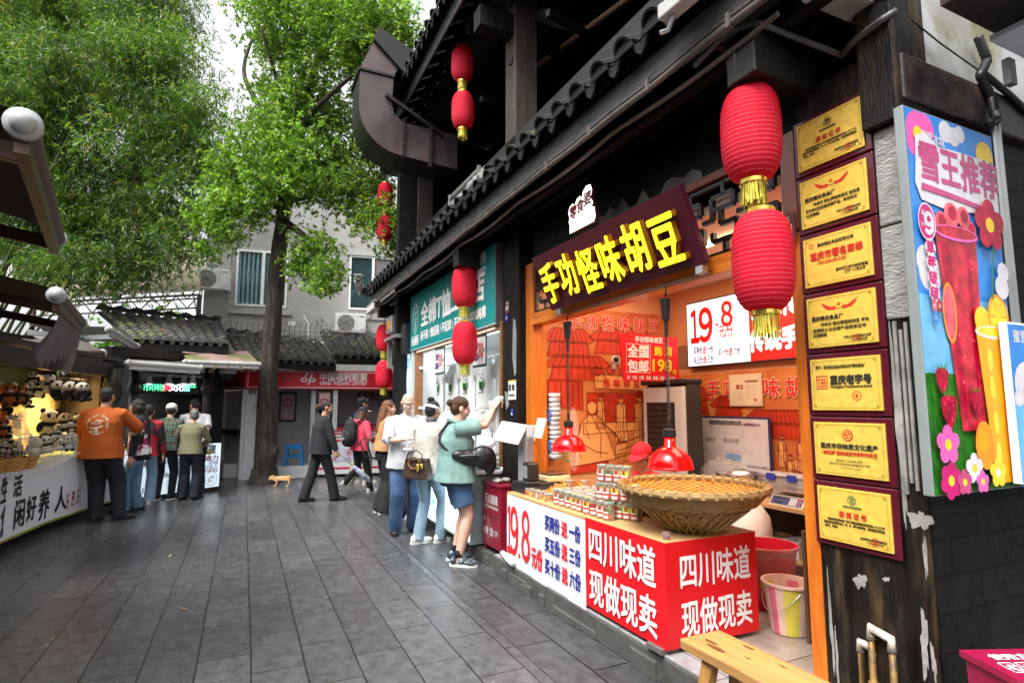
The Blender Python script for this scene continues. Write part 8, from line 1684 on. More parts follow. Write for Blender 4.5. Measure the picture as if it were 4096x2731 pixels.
# 2 woman with the black jacket
PTEE = cloth('white_magenta_tee', (.72, .70, .72), col2=(.32, .01, .10), c2s=4.5, c2lo=.5, c2hi=.53); DJK = cloth('black_navy_jacket', (.011, .012, .018))
t, HM, TM, J, S = person('woman in open black jacket over white and magenta tee with dark bob hair', -5.72, 8.86, -112, 1.70, 1.02, 3, fR=(.10, -.02, 5), fL=(-.10, .12, 0), hR=(.24, .25, 1.0), hL=(-.26, .05, .82), hyaw=18, top=(PTEE, .86, 'short', .012), bottom=(JEANM, 'trousers', .088, .075, .085), shoe=(SB_, SOLB), hair=('curly', HB))
def jacket(t, TM, J, m_, hem, gap, b=1):
 m = MB(); V3 = Vector; n = 30; rows = []
 prof = [(hem, .20, .155), (hem + .1, .195, .152), (1.1, .18, .145), (1.25, .19, .15), (1.36, .175, .13), (1.43, .13, .1), (1.47, .085, .08)]
 for j, (z, rx, ry) in enumerate(prof):
  for i in range(n + 1): a = math.pi / 2 + gap + (2 * math.pi - 2 * gap) * i / n; m.v.append((TM @ V3((rx * b * math.cos(a), ry * b * math.sin(a) + .008 * math.sin(9 * a + z * 20), z)))[:])
 for j in range(len(prof) - 1):
  for i in range(n): m.f.append((j * (n + 1) + i, j * (n + 1) + i + 1, (j + 1) * (n + 1) + i + 1, (j + 1) * (n + 1) + i)); m.m.append(0)
 o = m.build('jacket', m_, t, smooth=True); so = o.modifiers.new('thick', 'SOLIDIFY'); so.thickness = .012
 m = MB()
 for s in (1, -1): S0, E, Wr = J[s]; m.tube([S0 - V3((s * .06, 0, 0)), S0, S0.lerp(E, .5), E, E.lerp(Wr, .5), E.lerp(Wr, .97)], [.085, .085, .08, .07, .06, .05], 14)
 obj('jacket_sleeves', remesh(m, .009, 2, .004, 18, 4), m_, o)
 return o
jacket(t, TM, J, DJK, .78, .62); mm_ = MB(); mm_.text("MOSCHI", (.02, 0, .96), X, Z, .08, 0, .02, lift=0); mm_.v = [(-p[0] if 0 else p[0], 0, p[2]) for p in mm_.v]; mm_.v = [(-p[0], 0, p[2]) for p in mm_.v]; stick_print(t, [(mm_, 1)], BLACKT)
# 3 red and black jacket
RBJ = cloth('black_red_jacket', (.012, .010, .012), col2=(.40, .01, .025), c2s=3.2, c2lo=.5, c2hi=.52, stretch=(1, 1, .15))
t, HM, TM, J, S = person('girl with black ponytail in red and black sleeved jacket behind the bob haired woman', -5.98, 9.42, -25, 1.62, 1.0, 4, fR=(.10, .05, 5), fL=(-.12, -.02, -5), hR=(.27, .05, .80), hL=(-.2, .3, 1.0), hpitch=-15, top=(RBJ, .82, 'long', .02), bottom=(cloth('pale_jeans', (.22, .33, .46)), 'trousers', .09, .085, .09), shoe=(SW_, SOLW), hair=('pony', HB))
m = MB()
for k, ch in enumerate("VITESA"): m.text(ch, J[1][0].lerp(J[1][1], .2 + .16 * k) + Vector((.085, 0, 0)), -Z, Y, .045, 0, .03, lift=.0)
m.build('sleeve_lettering', WHITET, t)
# 4 plaid shirt
PLD = bpy.data.materials.new('green_plaid'); PLD.use_nodes = True; N, L = nodes_of(PLD); pb_n = N['Principled BSDF']; tcn = N.new('ShaderNodeTexCoord'); sxn = N.new('ShaderNodeSeparateXYZ'); L.new(tcn.outputs['Object'], sxn.inputs[0]); prev = None
for ax_, sc, th, colr in ((0, 11, .55, (.012, .10, .085)), (2, 10, .5, (.015, .13, .10)), (0, 23, .86, (.32, .30, .22)), (2, 20, .88, (.34, .30, .2)), (2, 5, .86, (.14, .03, .02))):
 mm = N.new('ShaderNodeMath'); mm.operation = 'MULTIPLY'; mm.inputs[1].default_value = sc; L.new(sxn.outputs[ax_], mm.inputs[0]); fr = N.new('ShaderNodeMath'); fr.operation = 'FRACT'; L.new(mm.outputs[0], fr.inputs[0]); gt_ = N.new('ShaderNodeMath'); gt_.operation = 'GREATER_THAN'; gt_.inputs[1].default_value = th; L.new(fr.outputs[0], gt_.inputs[0]); hf = N.new('ShaderNodeMath'); hf.operation = 'MULTIPLY'; hf.inputs[1].default_value = .75; L.new(gt_.outputs[0], hf.inputs[0]); mx = N.new('ShaderNodeMix'); mx.data_type = 'RGBA'; L.new(hf.outputs[0], mx.inputs[0])
 if prev is None: mx.inputs[6].default_value = (.012, .018, .02, 1)
 else: L.new(prev, mx.inputs[6])
 mx.inputs[7].default_value = (*colr, 1); prev = mx.outputs[2]
L.new(prev, pb_n.inputs['Base Color']); pb_n.inputs['Roughness'].default_value = .9
t, HM, TM, J, S = person('person in green plaid shirt and white cap bending over the puzzle stall', -5.94, 9.92, -14, 1.64, 1.02, 9, fR=(.12, .0, 30), fL=(-.10, -.02, 0), hR=(.18, .38, .98), hL=(-.18, .38, .98), hpitch=-18, hyaw=-10, top=(PLD, .86, 'long', .02), bottom=(NAVY, 'trousers', .09, .075, .058), shoe=(SB_, SOLW), hair=('short', HB)); cap(t, HM, cloth('white_cap', (.66, .66, .64)))
# 5 olive sweater
t, HM, TM, J, S = person('grey haired older woman in olive sweater and navy trousers seen from behind', -5.53, 9.93, -14, 1.53, 1.1, 5, fR=(.10, .0, 5), fL=(-.11, .0, -5), hR=(.12, .28, 1.0), hL=(-.16, .26, 1.0), pR=(1, -.4, -.3), pL=(-1, -.4, -.3), hyaw=-38, hpitch=-8, skin=SKIN, top=(cloth('olive_sweater', (.155, .15, .085)), .86, 'long', .012, .025), bottom=(cloth('navy_slacks', (.016, .021, .038)), 'trousers', .095, .088, .085), shoe=(SB_, SOLB), hair=('short', HG_))
# 6 white tee man at the puzzle stall
t, HM, TM, J, S = person('man in white t-shirt with hand behind back bending over the puzzle stall', -5.72, 10.42, -42, 1.74, 1.1, 14, fR=(.12, .0, 0), fL=(-.12, .0, 0), hR=(.10, -.22, .92), hL=(-.15, .35, 1.0), pR=(1, -.3, -.2), hyaw=-20, hpitch=-22, skin=SKIN, top=(WTEE, .84, 'short', .02), bottom=(NAVY, 'trousers', .095, .085, .08), shoe=(SB_, SOLB), hair=('buzz', HB), curl=(1.2, .4))
bt = thing('drink_bottle', 'small clear bottle of amber drink held behind the white shirt man', 'bottle', at_depth(840, 1798, 10.0), 0); bt.rotation_euler = (R(15), R(20), 0); m = MB(); m.lathe([(.028, -.09), (.03, -.08), (.03, .05), (.014, .09), (.014, .11)], 14); m.build('bottle', mat('bottle_clear', (.55, .6, .5), .1, transl=.5), bt, smooth=True); m = MB(); m.lathe([(.0305, -.088), (.031, -.03), (.0305, -.03)], 14); m.build('drink', mat('amber_drink', (.6, .35, .02), .2), bt)
# 7 walking man with umbrella
t, HM, TM, J, S = person('man in black jacket walking with hand raised to his head and folded umbrella', -3.24, 9.78, 52, 1.68, 1.08, 4, fR=(.10, .24, 10), fL=(-.08, -.24, 0), hR=(.30, .16, .86), hL=(-.20, .02, 1.60), pL=(-1, .5, -.6), pR=(.6, -1, 0), hyaw=22, hpitch=-12, skin=SKIND, top=(cloth('black_fleece', (.010, .011, .015), var=.2), .80, 'long', .03, .012), bottom=(cloth('black_slacks', (.008, .008, .010)), 'trousers', .10, .085, .088), shoe=(SB_, SOLB), hair=('buzz', HB), curl=(1.1, .1))
um = thing('folded_umbrella', 'folded silver and blue umbrella held low by the walking man', 'umbrella', world(t, J[1][2])); a = world(t, J[1][2]); bb = on_ground(1361, 1929, .12); bb = Vector((-3.02 + .62, 9.95, .28)); d_ = bb - a; um.location = a; m = MB(); m.tube([(0, 0, 0), d_ * .5], .008, 6); m.build('shaft', STEEL, um); m = MB(); m.tube([d_ * .48, d_ * .6, d_ * .85, d_], [.02, .045, .05, .015], 10); me_ = m.build('canopy', mat('umbrella_silver', (.42, .45, .50), .4, col2=(.02, .04, .2), c2s=16, bump=.5, bs=30), um, smooth=True)
# 8 man with black cap
t, HM, TM, J, S = person('man in navy shirt, black cap and khaki trousers beside the pink hoodie woman', -3.14, 11.85, 62, 1.76, 1.08, 2, fR=(.10, .16, 0), fL=(-.10, -.14, 0), hR=(.25, .2, .9), hL=(-.26, .1, .9), top=(cloth('navy_shirt', (.035, .045, .08)), .84, 'elbow', .02), bottom=(cloth('khaki_trousers', (.26, .24, .18)), 'trousers', .105, .095, .085), shoe=(SW_, SOLW), hair=('short', HB)); cap(t, HM, cloth('black_cap', (.012, .013, .017)))
m = MB(); m.text("NY", HM @ Vector((.0, .083, .085)), (HM.to_3x3() @ -X), (HM.to_3x3() @ Z), .04, 0, .04, lift=.004); m.build('cap_emblem', WHITET, t)
bgs = thing('shoulder_bag', 'red brown leather shoulder bag of the black cap man', 'bag', world(t, (-.24, -.02, 1.0)), -R(62)); m = MB(); m.hexa([(-.05, -.12, -.12), (.04, -.12, -.12), (.04, .12, -.12), (-.05, .12, -.12), (-.03, -.1, .1), (.03, -.1, .1), (.03, .1, .1), (-.03, .1, .1)]); m.build('body', mat('red_brown_leather', (.16, .025, .018), .4), bgs, bev=.015); m = MB(); m.tube([(0, -.1, .08), (.06, -.02, .4), (.2, 0, .52), (.06, .05, .4), (0, .1, .08)], .008, 6); m.build('strap', BLACKP, bgs)
# 9 pink hoodie
PNK = cloth('coral_pink_hoodie', (.72, .06, .11), var=.08)
def hood(TM):
 m = MB(); m.tube([TM @ Vector((-.10, -.02, 1.44)), TM @ Vector((-.09, -.10, 1.42)), TM @ Vector((0, -.14, 1.38)), TM @ Vector((.09, -.10, 1.42)), TM @ Vector((.10, -.02, 1.44))], [.03, .05, .06, .05, .03], 10); return m
t, HM, TM, J, S = person('woman with long dark hair in coral pink hoodie walking with black backpack', -2.80, 10.62, 40, 1.58, .98, 4, fR=(.09, .22, 0), fL=(-.08, -.30, 0), heel=(0, .16), hR=(.24, .24, 1.0), hL=(-.24, .2, .95), top=(PNK, .84, 'long', .02, .015, hood), bottom=(BLKC, 'trousers', .088, .07, .062), shoe=(SW_, SOLW), hair=('long', HBR, .36)); cap(t, HM, cloth('black_cap', (.012, .013, .017)), m2=cloth('cream_brim', (.62, .55, .42)))
def backpack(label, t, TM, hd, m_, sz=1, logo=None):
 b_ = thing('backpack', label, 'backpack', world(t, TM @ Vector((0, -.2, 1.2))), -R(hd)); m = MB()
 for c, r in (((0, -.06, -.03), (.16, .10, .24)), ((0, -.13, -.12), (.12, .07, .14)), ((0, -.05, .12), (.13, .09, .12))): m.ell([c[0] * sz, c[1] * sz, c[2] * sz], tuple(v * sz for v in r), None, 18, 12)
 o = obj('body', remesh(m, .009, 2, .002, 20, 2), m_, b_); m = MB()
 for s in (-1, 1): m.tube([(s * .09 * sz, .02, .17 * sz), (s * .12, .1, .24 * sz), (s * .14, .3, .12 * sz), (s * .14, .22, -.16 * sz), (s * .12 * sz, .02, -.22 * sz)], .014, 6)
 m.build('strap', BLACKP, b_, smooth=True); m = MB(); m.tube([(.10 * sz * math.cos(a), -.195 * sz + .035 * abs(math.cos(a)), -.05 + .08 * math.sin(a)) for a in np.linspace(.2, 2.9, 12)], .004, 5); m.tube([(0, -.08, .235 * sz), (.03, -.08, .27 * sz), (.06, -.08, .235 * sz)], .007, 5)
 m.build('zip', mat('zip_grey', (.15, .15, .15), .4), b_)
 if logo: m = MB(); m.text(logo, (.0, -.205 * sz, -.1), X, Z, .05, 0, .04, shear=.25); m.prism([(-.06, -.13), (-.02, -.15), (.08, -.09), (-.02, -.13), (-.05, -.115)], (0, -.205 * sz, 0), X, Z, .001); m.build('emblem', mat('emblem_grey', (.4, .4, .42), .5), b_)
 return b_
backpack('black speckled backpack with swoosh emblem on the pink hoodie woman', t, TM, 40, cloth('black_speckle', (.013, .013, .016), col2=(.12, .12, .13), c2s=60, c2lo=.66, c2hi=.7), 1.0, "NIKE")
# 10 tan jacket woman
TAN = cloth('tan_jacket', (.36, .20, .085), var=.08)
t, HM, TM, J, S = person('woman with long brown hair in tan jacket and wide black trousers', -1.93, 8.72, 62, 1.68, .98, 2, fR=(.09, .0, 0), fL=(-.09, -.02, 0), hR=(.20, .22, 1.05), hL=(-.25, .02, .84), hyaw=15, top=(TAN, .94, 'long', .02), bottom=(BLKC, 'trousers', .105, .115, .125), shoe=(SB_, SOLW), hair=('long', mat('auburn_hair', (.13, .048, .016), .4, var=.4, vs=10, bump=.8, bs=50, stretch=(6, 6, 1)), .38))
m = MB()
for s in (-1, 1): m.ell(HM @ Vector((s * .036, .03, .118)), (.03, .012, .02), HM.to_3x3())
m.build('sunglasses', mat('blue_lens', (.02, .05, .3), .1), t, smooth=True)
b_ = backpack('black backpack with white zips hanging at the hip of the tan jacket woman', t, TM, 62, mat('black_nylon', (.012, .012, .016), .35, bump=.3, bs=30), .85); b_.location = world(t, (-.20, .02, .98)); b_.rotation_euler = (0, 0, R(125))
# 11 hidden woman
person('dark haired woman mostly hidden behind the balding man in white t-shirt', -1.60, 8.36, 75, 1.60, .95, 2, hL=(-.22, .2, 1.0), top=(TAN if 0 else BLKC, .84, 'long', .015), bottom=(BLKC, 'trousers', .09, .085, .08), shoe=(SW_, SOLW), hair=('short', HB))
# 12 balding man
t, HM, TM, J, S = person('balding man with glasses in white t-shirt and blue jeans looking at his hands', -1.36, 7.40, 157, 1.76, 1.12, 3, fR=(.12, .0, 10), fL=(-.12, -.10, -5), hR=(.05, .30, 1.16), hL=(-.10, .28, 1.12), pR=(1, -.4, -.5), pL=(-1, -.4, -.5), hpitch=-20, hyaw=10, skin=SKINP, top=(WTEE, .80, 'elbow', .028), bottom=(JEAN, 'trousers', .105, .09, .082), shoe=(SB_, SOLB), hair=('bald', HB), vox=.0065, curl=(.9, .9), belly=.02); glasses(t, HM)
pt_ = thing('paper_bag', 'thin white paper held at the waist of the balding man', 'paper', world(t, (-.05, .27, 1.04)), -R(157)); bx('paper', WHITE, pt_, (-.16, .14, -.05, .06, -.012, .012), bev=.004)
# 13 cream cardigan
CRM = cloth('cream_lace_blouse', (.44, .425, .39), var=.14, vs=20, bump=.5, bs=40, col2=(.35, .335, .30), c2s=9)
t, HM, TM, J, S = person('woman in cream blouse and light jeans with white headband seen from behind', -.985, 6.86, 32, 1.66, 1.02, 3, fR=(.10, .12, 20), fL=(-.09, -.08, 25), hR=(.20, .30, 1.12), hL=(-.15, .3, 1.05), hyaw=12, hpitch=-5, skin=SKIN, top=(CRM, .84, 'three', .028, .03), bottom=(JEANL, 'trousers', .098, .072, .072), shoe=(SW_, SOLW), hair=('topbun', HB), vox=.0065, hip=1.06)
m = MB(); m.lathe([(.088, -.018), (.092, -.016), (.092, .016), (.088, .018)], 24, sx=1, sy=1.13); m.v = [(HM @ Matrix.Translation((0, -.02, .035)) @ Matrix.Rotation(R(-14), 4, 'X') @ Vector(v_))[:] for v_ in m.v]; m.build('headband', WHITET, t, smooth=True)
m = MB(); m.lathe([(.066, -.03), (.078, -.02), (.07, .03), (.06, .035)], 18, sx=1, sy=.95); m.v = [(TM @ Matrix.Translation((0, .0, 1.475)) @ Vector(v_))[:] for v_ in m.v]; m.build('scarf', cloth('grey_scarf', (.10, .10, .11)), t, smooth=True)
hb_ = thing('handbag', 'brown leather handbag with round handle on the back of the cream blouse woman', 'handbag', world(t, (.03, -.24, .93)), -R(32) + R(6)); LV = mat('brown_leather', (.045, .026, .02), .35, var=.2, vs=30); m = MB(); m.hexa([(-.18, -.07, -.13), (.18, -.07, -.13), (.18, .06, -.13), (-.18, .06, -.13), (-.15, -.04, .10), (.15, -.04, .10), (.15, .04, .10), (-.15, .04, .10)]); m.build('body', LV, hb_, bev=.015)
m = MB(); m.tube([(.075 * math.cos(a), -.075, .05 + .065 * math.sin(a)) for a in np.linspace(0, 6.283, 22)], .010, 8); m.build('ring_handle', mat('tortoise_ring', (.10, .05, .02), .3, col2=(.3, .16, .05), c2s=40), hb_, smooth=True); m = MB(); m.tube([(-.11, -.07, .06), (-.1, -.06, .15), (0, -.03, .19), (.1, -.06, .15), (.11, -.07, .06)], .008, 6); m.build('top_handle', LV, hb_, smooth=True); m = MB(); m.tube([(-.15, 0, .09), (-.16, .0, .3), (-.13, .08, .5), (.0, .16, .52)], .006, 6); m.build('strap', mat('cream_strap', (.6, .55, .45), .6), hb_); m = MB(); m.ell((.06, -.09, .0), (.02, .012, .045)); m.ell((.11, -.085, .02), (.02, .012, .03)); m.build('charm', GOLD, hb_)
for k in range(9): pass
# 14 green shirt woman
GRS = cloth('sage_green_shirt', (.16, .275, .26), var=.2, vs=9, bump=.9, bs=14)
t, HM, TM, J, S = person('woman in sage green shirt and denim shorts holding up a white t-shirt', -.585, 6.02, 76, 1.69, 1.26, 1, fR=(.13, .02, 25), fL=(-.11, .02, 0), hR=(.06, .40, 1.60), hL=(-.10, .43, 1.57), pR=(.8, .5, -1), pL=(-.8, .5, -1), hpitch=-12, skin=SKINP, top=(GRS, .84, 'short', .030, .03), bottom=(DENIM, 'shorts', .122, .125, .1), shoe=(mat('grey_trainer', (.03, .045, .06), .5, col2=(.25, .33, .4), c2s=25, c2lo=.55, c2hi=.6), SOLW), hair=('bun', HBR), vox=.006, hip=1.1, curl=(1.1, 1.1)); glasses(t, HM)
m = MB(); m.tube([HM @ Vector((.02 * math.cos(a), -.118 - .02 * 0, .035 + .02 * math.sin(a))) for a in np.linspace(0, 6.28, 12)], .016, 6); m.build('hair_tie', BLKC, t, smooth=True)
m = MB()
for s in (-1, 1): p_ = Vector(({1: .13, -1: -.11}[s], .02, .12)); m.tube([p_ + Z * -.02, p_ + Z * .045], [.045, .041], 14)
m.build('socks', BLKC, t, smooth=True)
m = MB(); m.tube([TM @ Vector((-.09, -.03, 1.45)), TM @ Vector((-.06, .08, 1.455)), TM @ Vector((0, .1, 1.42)), TM @ Vector((.06, .08, 1.455)), TM @ Vector((.09, -.03, 1.45)), TM @ Vector((0, -.09, 1.475)), TM @ Vector((-.09, -.03, 1.45))], .022, 8); m.build('collar', GRS, t, smooth=True)
sl_ = thing('sling_bag', 'black sling bag worn across the sage green shirt', 'bag', world(t, (.215, .12, 1.10)), -R(76)); m = MB()
for c, r in (((0, 0, 0), (.07, .16, .085)), ((.02, .12, .0), (.08, .12, .12)), ((.0, .2, -.05), (.07, .07, .14)), ((.01, -.1, .02), (.05, .1, .06))): m.ell(c, r, None, 16, 10)
obj('body', remesh(m, .009, 2, .006, 22, 9), mat('black_nylon', (.012, .012, .016)), sl_); m = MB(); m.tube([(.0, -.14, .03), (-.04, -.24, .08), (-.12, -.30, .14), (-.2, -.29, .22), (-.26, -.2, .33), (-.26, -.08, .40)], .016, 6); m.build('strap', BLKC, sl_, smooth=True); m = MB(); m.tube([(.075, -.12, .02), (.088, .02, .03), (.085, .14, .02)], .005, 5); m.build('zip', mat('zip_grey', (.15, .15, .15)), sl_)
ht = thing('held_tshirt', 'white t-shirt with panda print held up by the sage green shirt woman', 't-shirt', world(t, (.0, .46, 1.66)), -R(76) + R(42)); m = MB(); n, k = 16, 20
for i in range(n + 1):
 for j in range(k + 1): s, u = i / n - .5, j / k; m.v.append(((.26 - .05 * u) * s * 1.2, .05 + .03 * math.sin(s * 16 + u * 3) * (.3 + u) + .10 * u, .04 - .62 * u * (1 - .12 * abs(s)) + .03 * math.cos(s * 6)))
for i in range(n):
 for j in range(k): m.f.append((i * (k + 1) + j, (i + 1) * (k + 1) + j, (i + 1) * (k + 1) + j + 1, i * (k + 1) + j + 1)); m.m.append(0)
o = m.build('body', TEE, ht, smooth=True); so = o.modifiers.new('t', 'SOLIDIFY'); so.thickness = .02
m = MB()
for c, r in (((.18, .08, -.3), (.012, .05, .05)), ((.178, .12, -.24), (.014, .02, .025)), ((.17, .05, -.24), (.014, .02, .025)), ((.18, .1, -.38), (.012, .03, .03))): m.ell(c, r, None, 10, 7)
m.build('print', PBLK, ht, smooth=True)
# 15 snack seller
t, HM, TM, J, S = person('snack seller in red cap and red shirt sitting low behind the counter', *(at_depth(2566, 1850, 5.0) + Vector((.07, .05, 0)))[:2], 228, 1.58, 1.0, 6, z0=.17, pel=.40, fR=(.12, .35, 0), fL=(-.12, .35, 0), hR=(.2, .3, .62), hL=(-.2, .3, .62), hyaw=-5, hpitch=-18, skin=SKIND, top=(cloth('red_work_shirt', (.5, .012, .02)), .86, 'long', .02), bottom=(BLKC, 'trousers', .09, .075, .06), shoe=(SB_, SOLB), hair=('short', HB), vox=.0065); cap(t, HM, cloth('red_cap', (.62, .01, .018)))
ss = thing('low_stool', 'low stool under the snack seller', 'stool', (*at_depth(2580, 1850, 5.06)[:2], .17), 0); m = MB(); m.lathe([(.15, .3), (.16, .31), (.16, .335), (.15, .34)], 18); m.build('seat', PLY, ss);
for k in range(4): m = MB(); m.bar((.13 * math.cos(k * 1.571), .13 * math.sin(k * 1.571), 0), (.1 * math.cos(k * 1.571), .1 * math.sin(k * 1.571), .3), .03, .03); m.build('leg', PLY, ss)
# 16 clothes seller
t, HM, TM, J, S = person('dark haired clothes seller in white top reaching over the display table', *W(6.02, 2.98)[:2], 262, 1.64, .95, 4, z0=.13, hR=(.12, .46, 1.02), hL=(-.2, .3, 1.0), hpitch=-20, top=(WTEE, .84, 'long', .02), bottom=(BLKC, 'trousers', .09, .08, .08), shoe=(SB_, SOLB), hair=('bun', HB))
# ================================================================ trees
def leaf_mat(name, ramp, transl=.45, rough=.45):
 m = bpy.data.materials.new(name); m.use_nodes = True; N, L = nodes_of(m); p = N['Principled BSDF']; out = N['Material Output']
 g = N.new('ShaderNodeNewGeometry'); cr = N.new('ShaderNodeValToRGB'); el = cr.color_ramp.elements
 while len(el) < len(ramp): el.new(.5)
 for e, (pos, c) in zip(el, ramp): e.position = pos; e.color = (*c, 1)
 L.new(g.outputs['Random Per Island'], cr.inputs[0])
 tc = N.new('ShaderNodeTexCoord'); n = N.new('ShaderNodeTexNoise'); n.inputs['Scale'].default_value = .8; n.inputs['Detail'].default_value = 3; L.new(tc.outputs['Object'], n.inputs['Vector'])
 mr = N.new('ShaderNodeMapRange'); mr.inputs[1].default_value = .35; mr.inputs[2].default_value = .65; mr.inputs[3].default_value = .65; mr.inputs[4].default_value = 1.35; L.new(n.outputs[0], mr.inputs[0])
 mu = N.new('ShaderNodeVectorMath'); mu.operation = 'SCALE'; L.new(cr.outputs[0], mu.inputs[0]); L.new(mr.outputs[0], mu.inputs['Scale'])
 L.new(mu.outputs[0], p.inputs['Base Color']); p.inputs['Roughness'].default_value = rough
 tl = N.new('ShaderNodeBsdfTranslucent'); ml_ = N.new('ShaderNodeVectorMath'); ml_.operation = 'MULTIPLY'; ml_.inputs[1].default_value = (1.4, 1.5, .75); L.new(mu.outputs[0], ml_.inputs[0]); L.new(ml_.outputs[0], tl.inputs[0])
 mx = N.new('ShaderNodeMixShader'); mx.inputs[0].default_value = transl; L.new(p.outputs[0], mx.inputs[1]); L.new(tl.outputs[0], mx.inputs[2]); L.new(mx.outputs[0], out.inputs[0])
 return m
RG = np.random.default_rng(3)
def unit(v): return v / (np.linalg.norm(v, axis=-1, keepdims=True) + 1e-9)
def leaves(name, blobs, per, n_leaf, L0, L1, W0, m, parent, droop, spread, hollow=.35):
 """blobs: (centre, radius xyz). sprays of pointed leaves through each blob's volume, denser to the outside"""
 C = [];
 for c, r, dens in blobs:
  k = int(per * dens); d = unit(RG.normal(size=(k, 3))); rad = (hollow + (1 - hollow) * RG.random((k, 1)) ** .6); wob = 1 + .22 * np.sin(d[:, :1] * 5 + d[:, 1:2] * 7 + d[:, 2:] * 6)
  C.append(np.array(c) + (d * rad * wob if hollow > .4 else RG.normal(size=(k, 3)) * .62) * np.array(r))
 C = np.concatenate(C); n = len(C)
 ax = unit(RG.normal(size=(n, 3)) + np.array([0, 0, -droop]))
 idx = np.repeat(np.arange(n), n_leaf); N_ = len(idx)
 d = unit(ax[idx] + RG.normal(size=(N_, 3)) * spread); base = C[idx] + ax[idx] * (RG.random((N_, 1)) - .5) * L1 * 1.2
 Ln = L0 + (L1 - L0) * RG.random((N_, 1)); s = unit(np.cross(d, RG.normal(size=(N_, 3)) + np.array([0, 0, 1.2]))); w = W0 * (.7 + .6 * RG.random((N_, 1)))
 bend = np.array([0, 0, -1.0]) * Ln * .12
 V_ = np.stack([base, base + d * Ln * .42 + s * w * .5, base + d * Ln + bend, base + d * Ln * .42 - s * w * .5], 1).reshape(-1, 3)
 me = bpy.data.meshes.new(name); me.vertices.add(N_ * 4); me.vertices.foreach_set('co', V_.astype(np.float32).ravel()); me.loops.add(N_ * 4); me.loops.foreach_set('vertex_index', np.arange(N_ * 4, dtype=np.int32)); me.polygons.add(N_); me.polygons.foreach_set('loop_start', np.arange(0, N_ * 4, 4, dtype=np.int32)); me.polygons.foreach_set('loop_total', np.full(N_, 4, dtype=np.int32)); me.materials.append(m); me.update(calc_edges=True)
 return link(name, me, parent)
BAML = leaf_mat('bamboo_leaf', [(0, (.028, .07, .014)), (.45, (.06, .14, .022)), (.8, (.13, .23, .028)), (.97, (.22, .28, .03)), (1, (.38, .25, .05))], .42)
TREL = leaf_mat('camphor_leaf', [(0, (.05, .115, .02)), (.4, (.11, .22, .03)), (.75, (.19, .31, .045)), (1, (.30, .40, .06))], .5, .35)
CULM = mat('bamboo_culm', (.05, .075, .02), .5, var=.4, vs=3)
BARK = mat('tree_bark', (.038, .029, .023), .9, var=.4, vs=7, bump=1, bs=14, stretch=(3.2, 3.2, .35), col2=(.075, .06, .048), c2s=5)
K2 = 1.7415
def blob(x, y, r, d, dens=1, fl=.9):
 c = at_depth(x * K2, y * K2, d); R_ = r * d / 1307; return (c[:], (R_, R_ * 1.0, R_ * fl), dens)
q = random.Random(17)
allb = []
for y in range(-60, 640, 62):
 xmax = 445 if y < 40 else (480 if y < 140 else (470 if y < 240 else (510 if y < 420 else 490 - (y - 420) * .35)))
 for x in range(-10, int(xmax) - 30, 68):
  if y > 560 and (x < 120 or x > 420): continue
  gap = 240 < y < 400 and 170 < x < 330
  allb.append((x + q.uniform(-22, 22), y + q.uniform(-20, 20), q.uniform(48, 70), 11.5 + 2.6 * q.random() + (1.2 if y < 100 else 0), .5 if gap else 1))
plants = [[] for _ in range(6)]
for b in allb: plants[min(5, max(0, int((b[0] + 20) / 90)))].append(b)
NB = ['at the far left edge', 'left of the middle of the grove', 'in the middle of the grove', 'right of the middle of the grove', 'on the right side of the grove', 'nearest the grey house']
for i, bs in enumerate(plants):
 root = Vector((-14 + i * .35, 12.6 + .35 * (i % 3), 0)); t = thing('bamboo', f'bamboo with dense drooping narrow leaves {NB[i]}', 'bamboo', (0, 0, 0), 0, 'bamboo grove behind the souvenir stalls')
 leaves('foliage', [blob(*b) for b in bs], 400, 6, .10, .18, .024, BAML, t, .9, .55)
 m = MB()
 for k, b in enumerate(bs[::4]):
  c = at_depth(b[0] * K2, b[1] * K2, b[3]); r0 = root + Vector((q.uniform(-.4, .4), q.uniform(-.4, .4), 0)); mid = r0.lerp(c, .55) + Z * 1.2
  pts = [r0 * ((1 - s) ** 2) + mid * (2 * s * (1 - s)) + c * (s * s) for s in np.linspace(0, 1, 10)]; m.tube(pts, [.045 * (1 - .75 * s) for s in np.linspace(0, 1, 10)], 6)
 m.build('culm', CULM, t, smooth=True)
# big tree in the lane
tr_ = thing('lane_tree', 'tall leafy tree with leaning dark trunk in the middle of the lane', 'tree')
TD = 11.85
def tp_(x, y, d=TD): return at_depth(x * K2, y * K2, d)
def limb(P_, r0, r1, m, n=14):
 pts = []
 P_ = [Vector(p) for p in P_]
 for i in range(len(P_) - 1):
  a, b = P_[i], P_[i + 1]; p_ = P_[i - 1] if i else a - (b - a); c_ = P_[i + 2] if i + 2 < len(P_) else b + (b - a)
  for s in np.linspace(0, 1, 6)[:-1]: pts.append(.5 * ((2 * a) + (b - p_) * s + (2 * p_ - 5 * a + 4 * b - c_) * s * s + (3 * a - p_ - 3 * b + c_) * s ** 3))
 pts.append(P_[-1]); k = len(pts); m.tube(pts, [(r0 + (r1 - r0) * i / (k - 1)) * (1 + .05 * math.sin(i * 1.7)) for i in range(k)], n)
m = MB(); limb([tp_(606, 1112), tp_(611, 1040), tp_(614, 950), tp_(618, 850), tp_(627, 740), tp_(637, 610), tp_(650, 500), tp_(655, 440)], .235, .12, m, 20)
m.lathe([(.36, -.02), (.31, .05), (.27, .16), (.25, .3)], 20, tuple(tp_(606, 1112))[:2] + (0,)); q = random.Random(8)
m.ell(tp_(628, 1035) , (.12, .12, .16), nu=10, nv=8)
m.v = [(x + q.uniform(-.008, .008), y + q.uniform(-.008, .008), z) for x, y, z in m.v]
m.build('trunk', BARK, tr_, smooth=True)
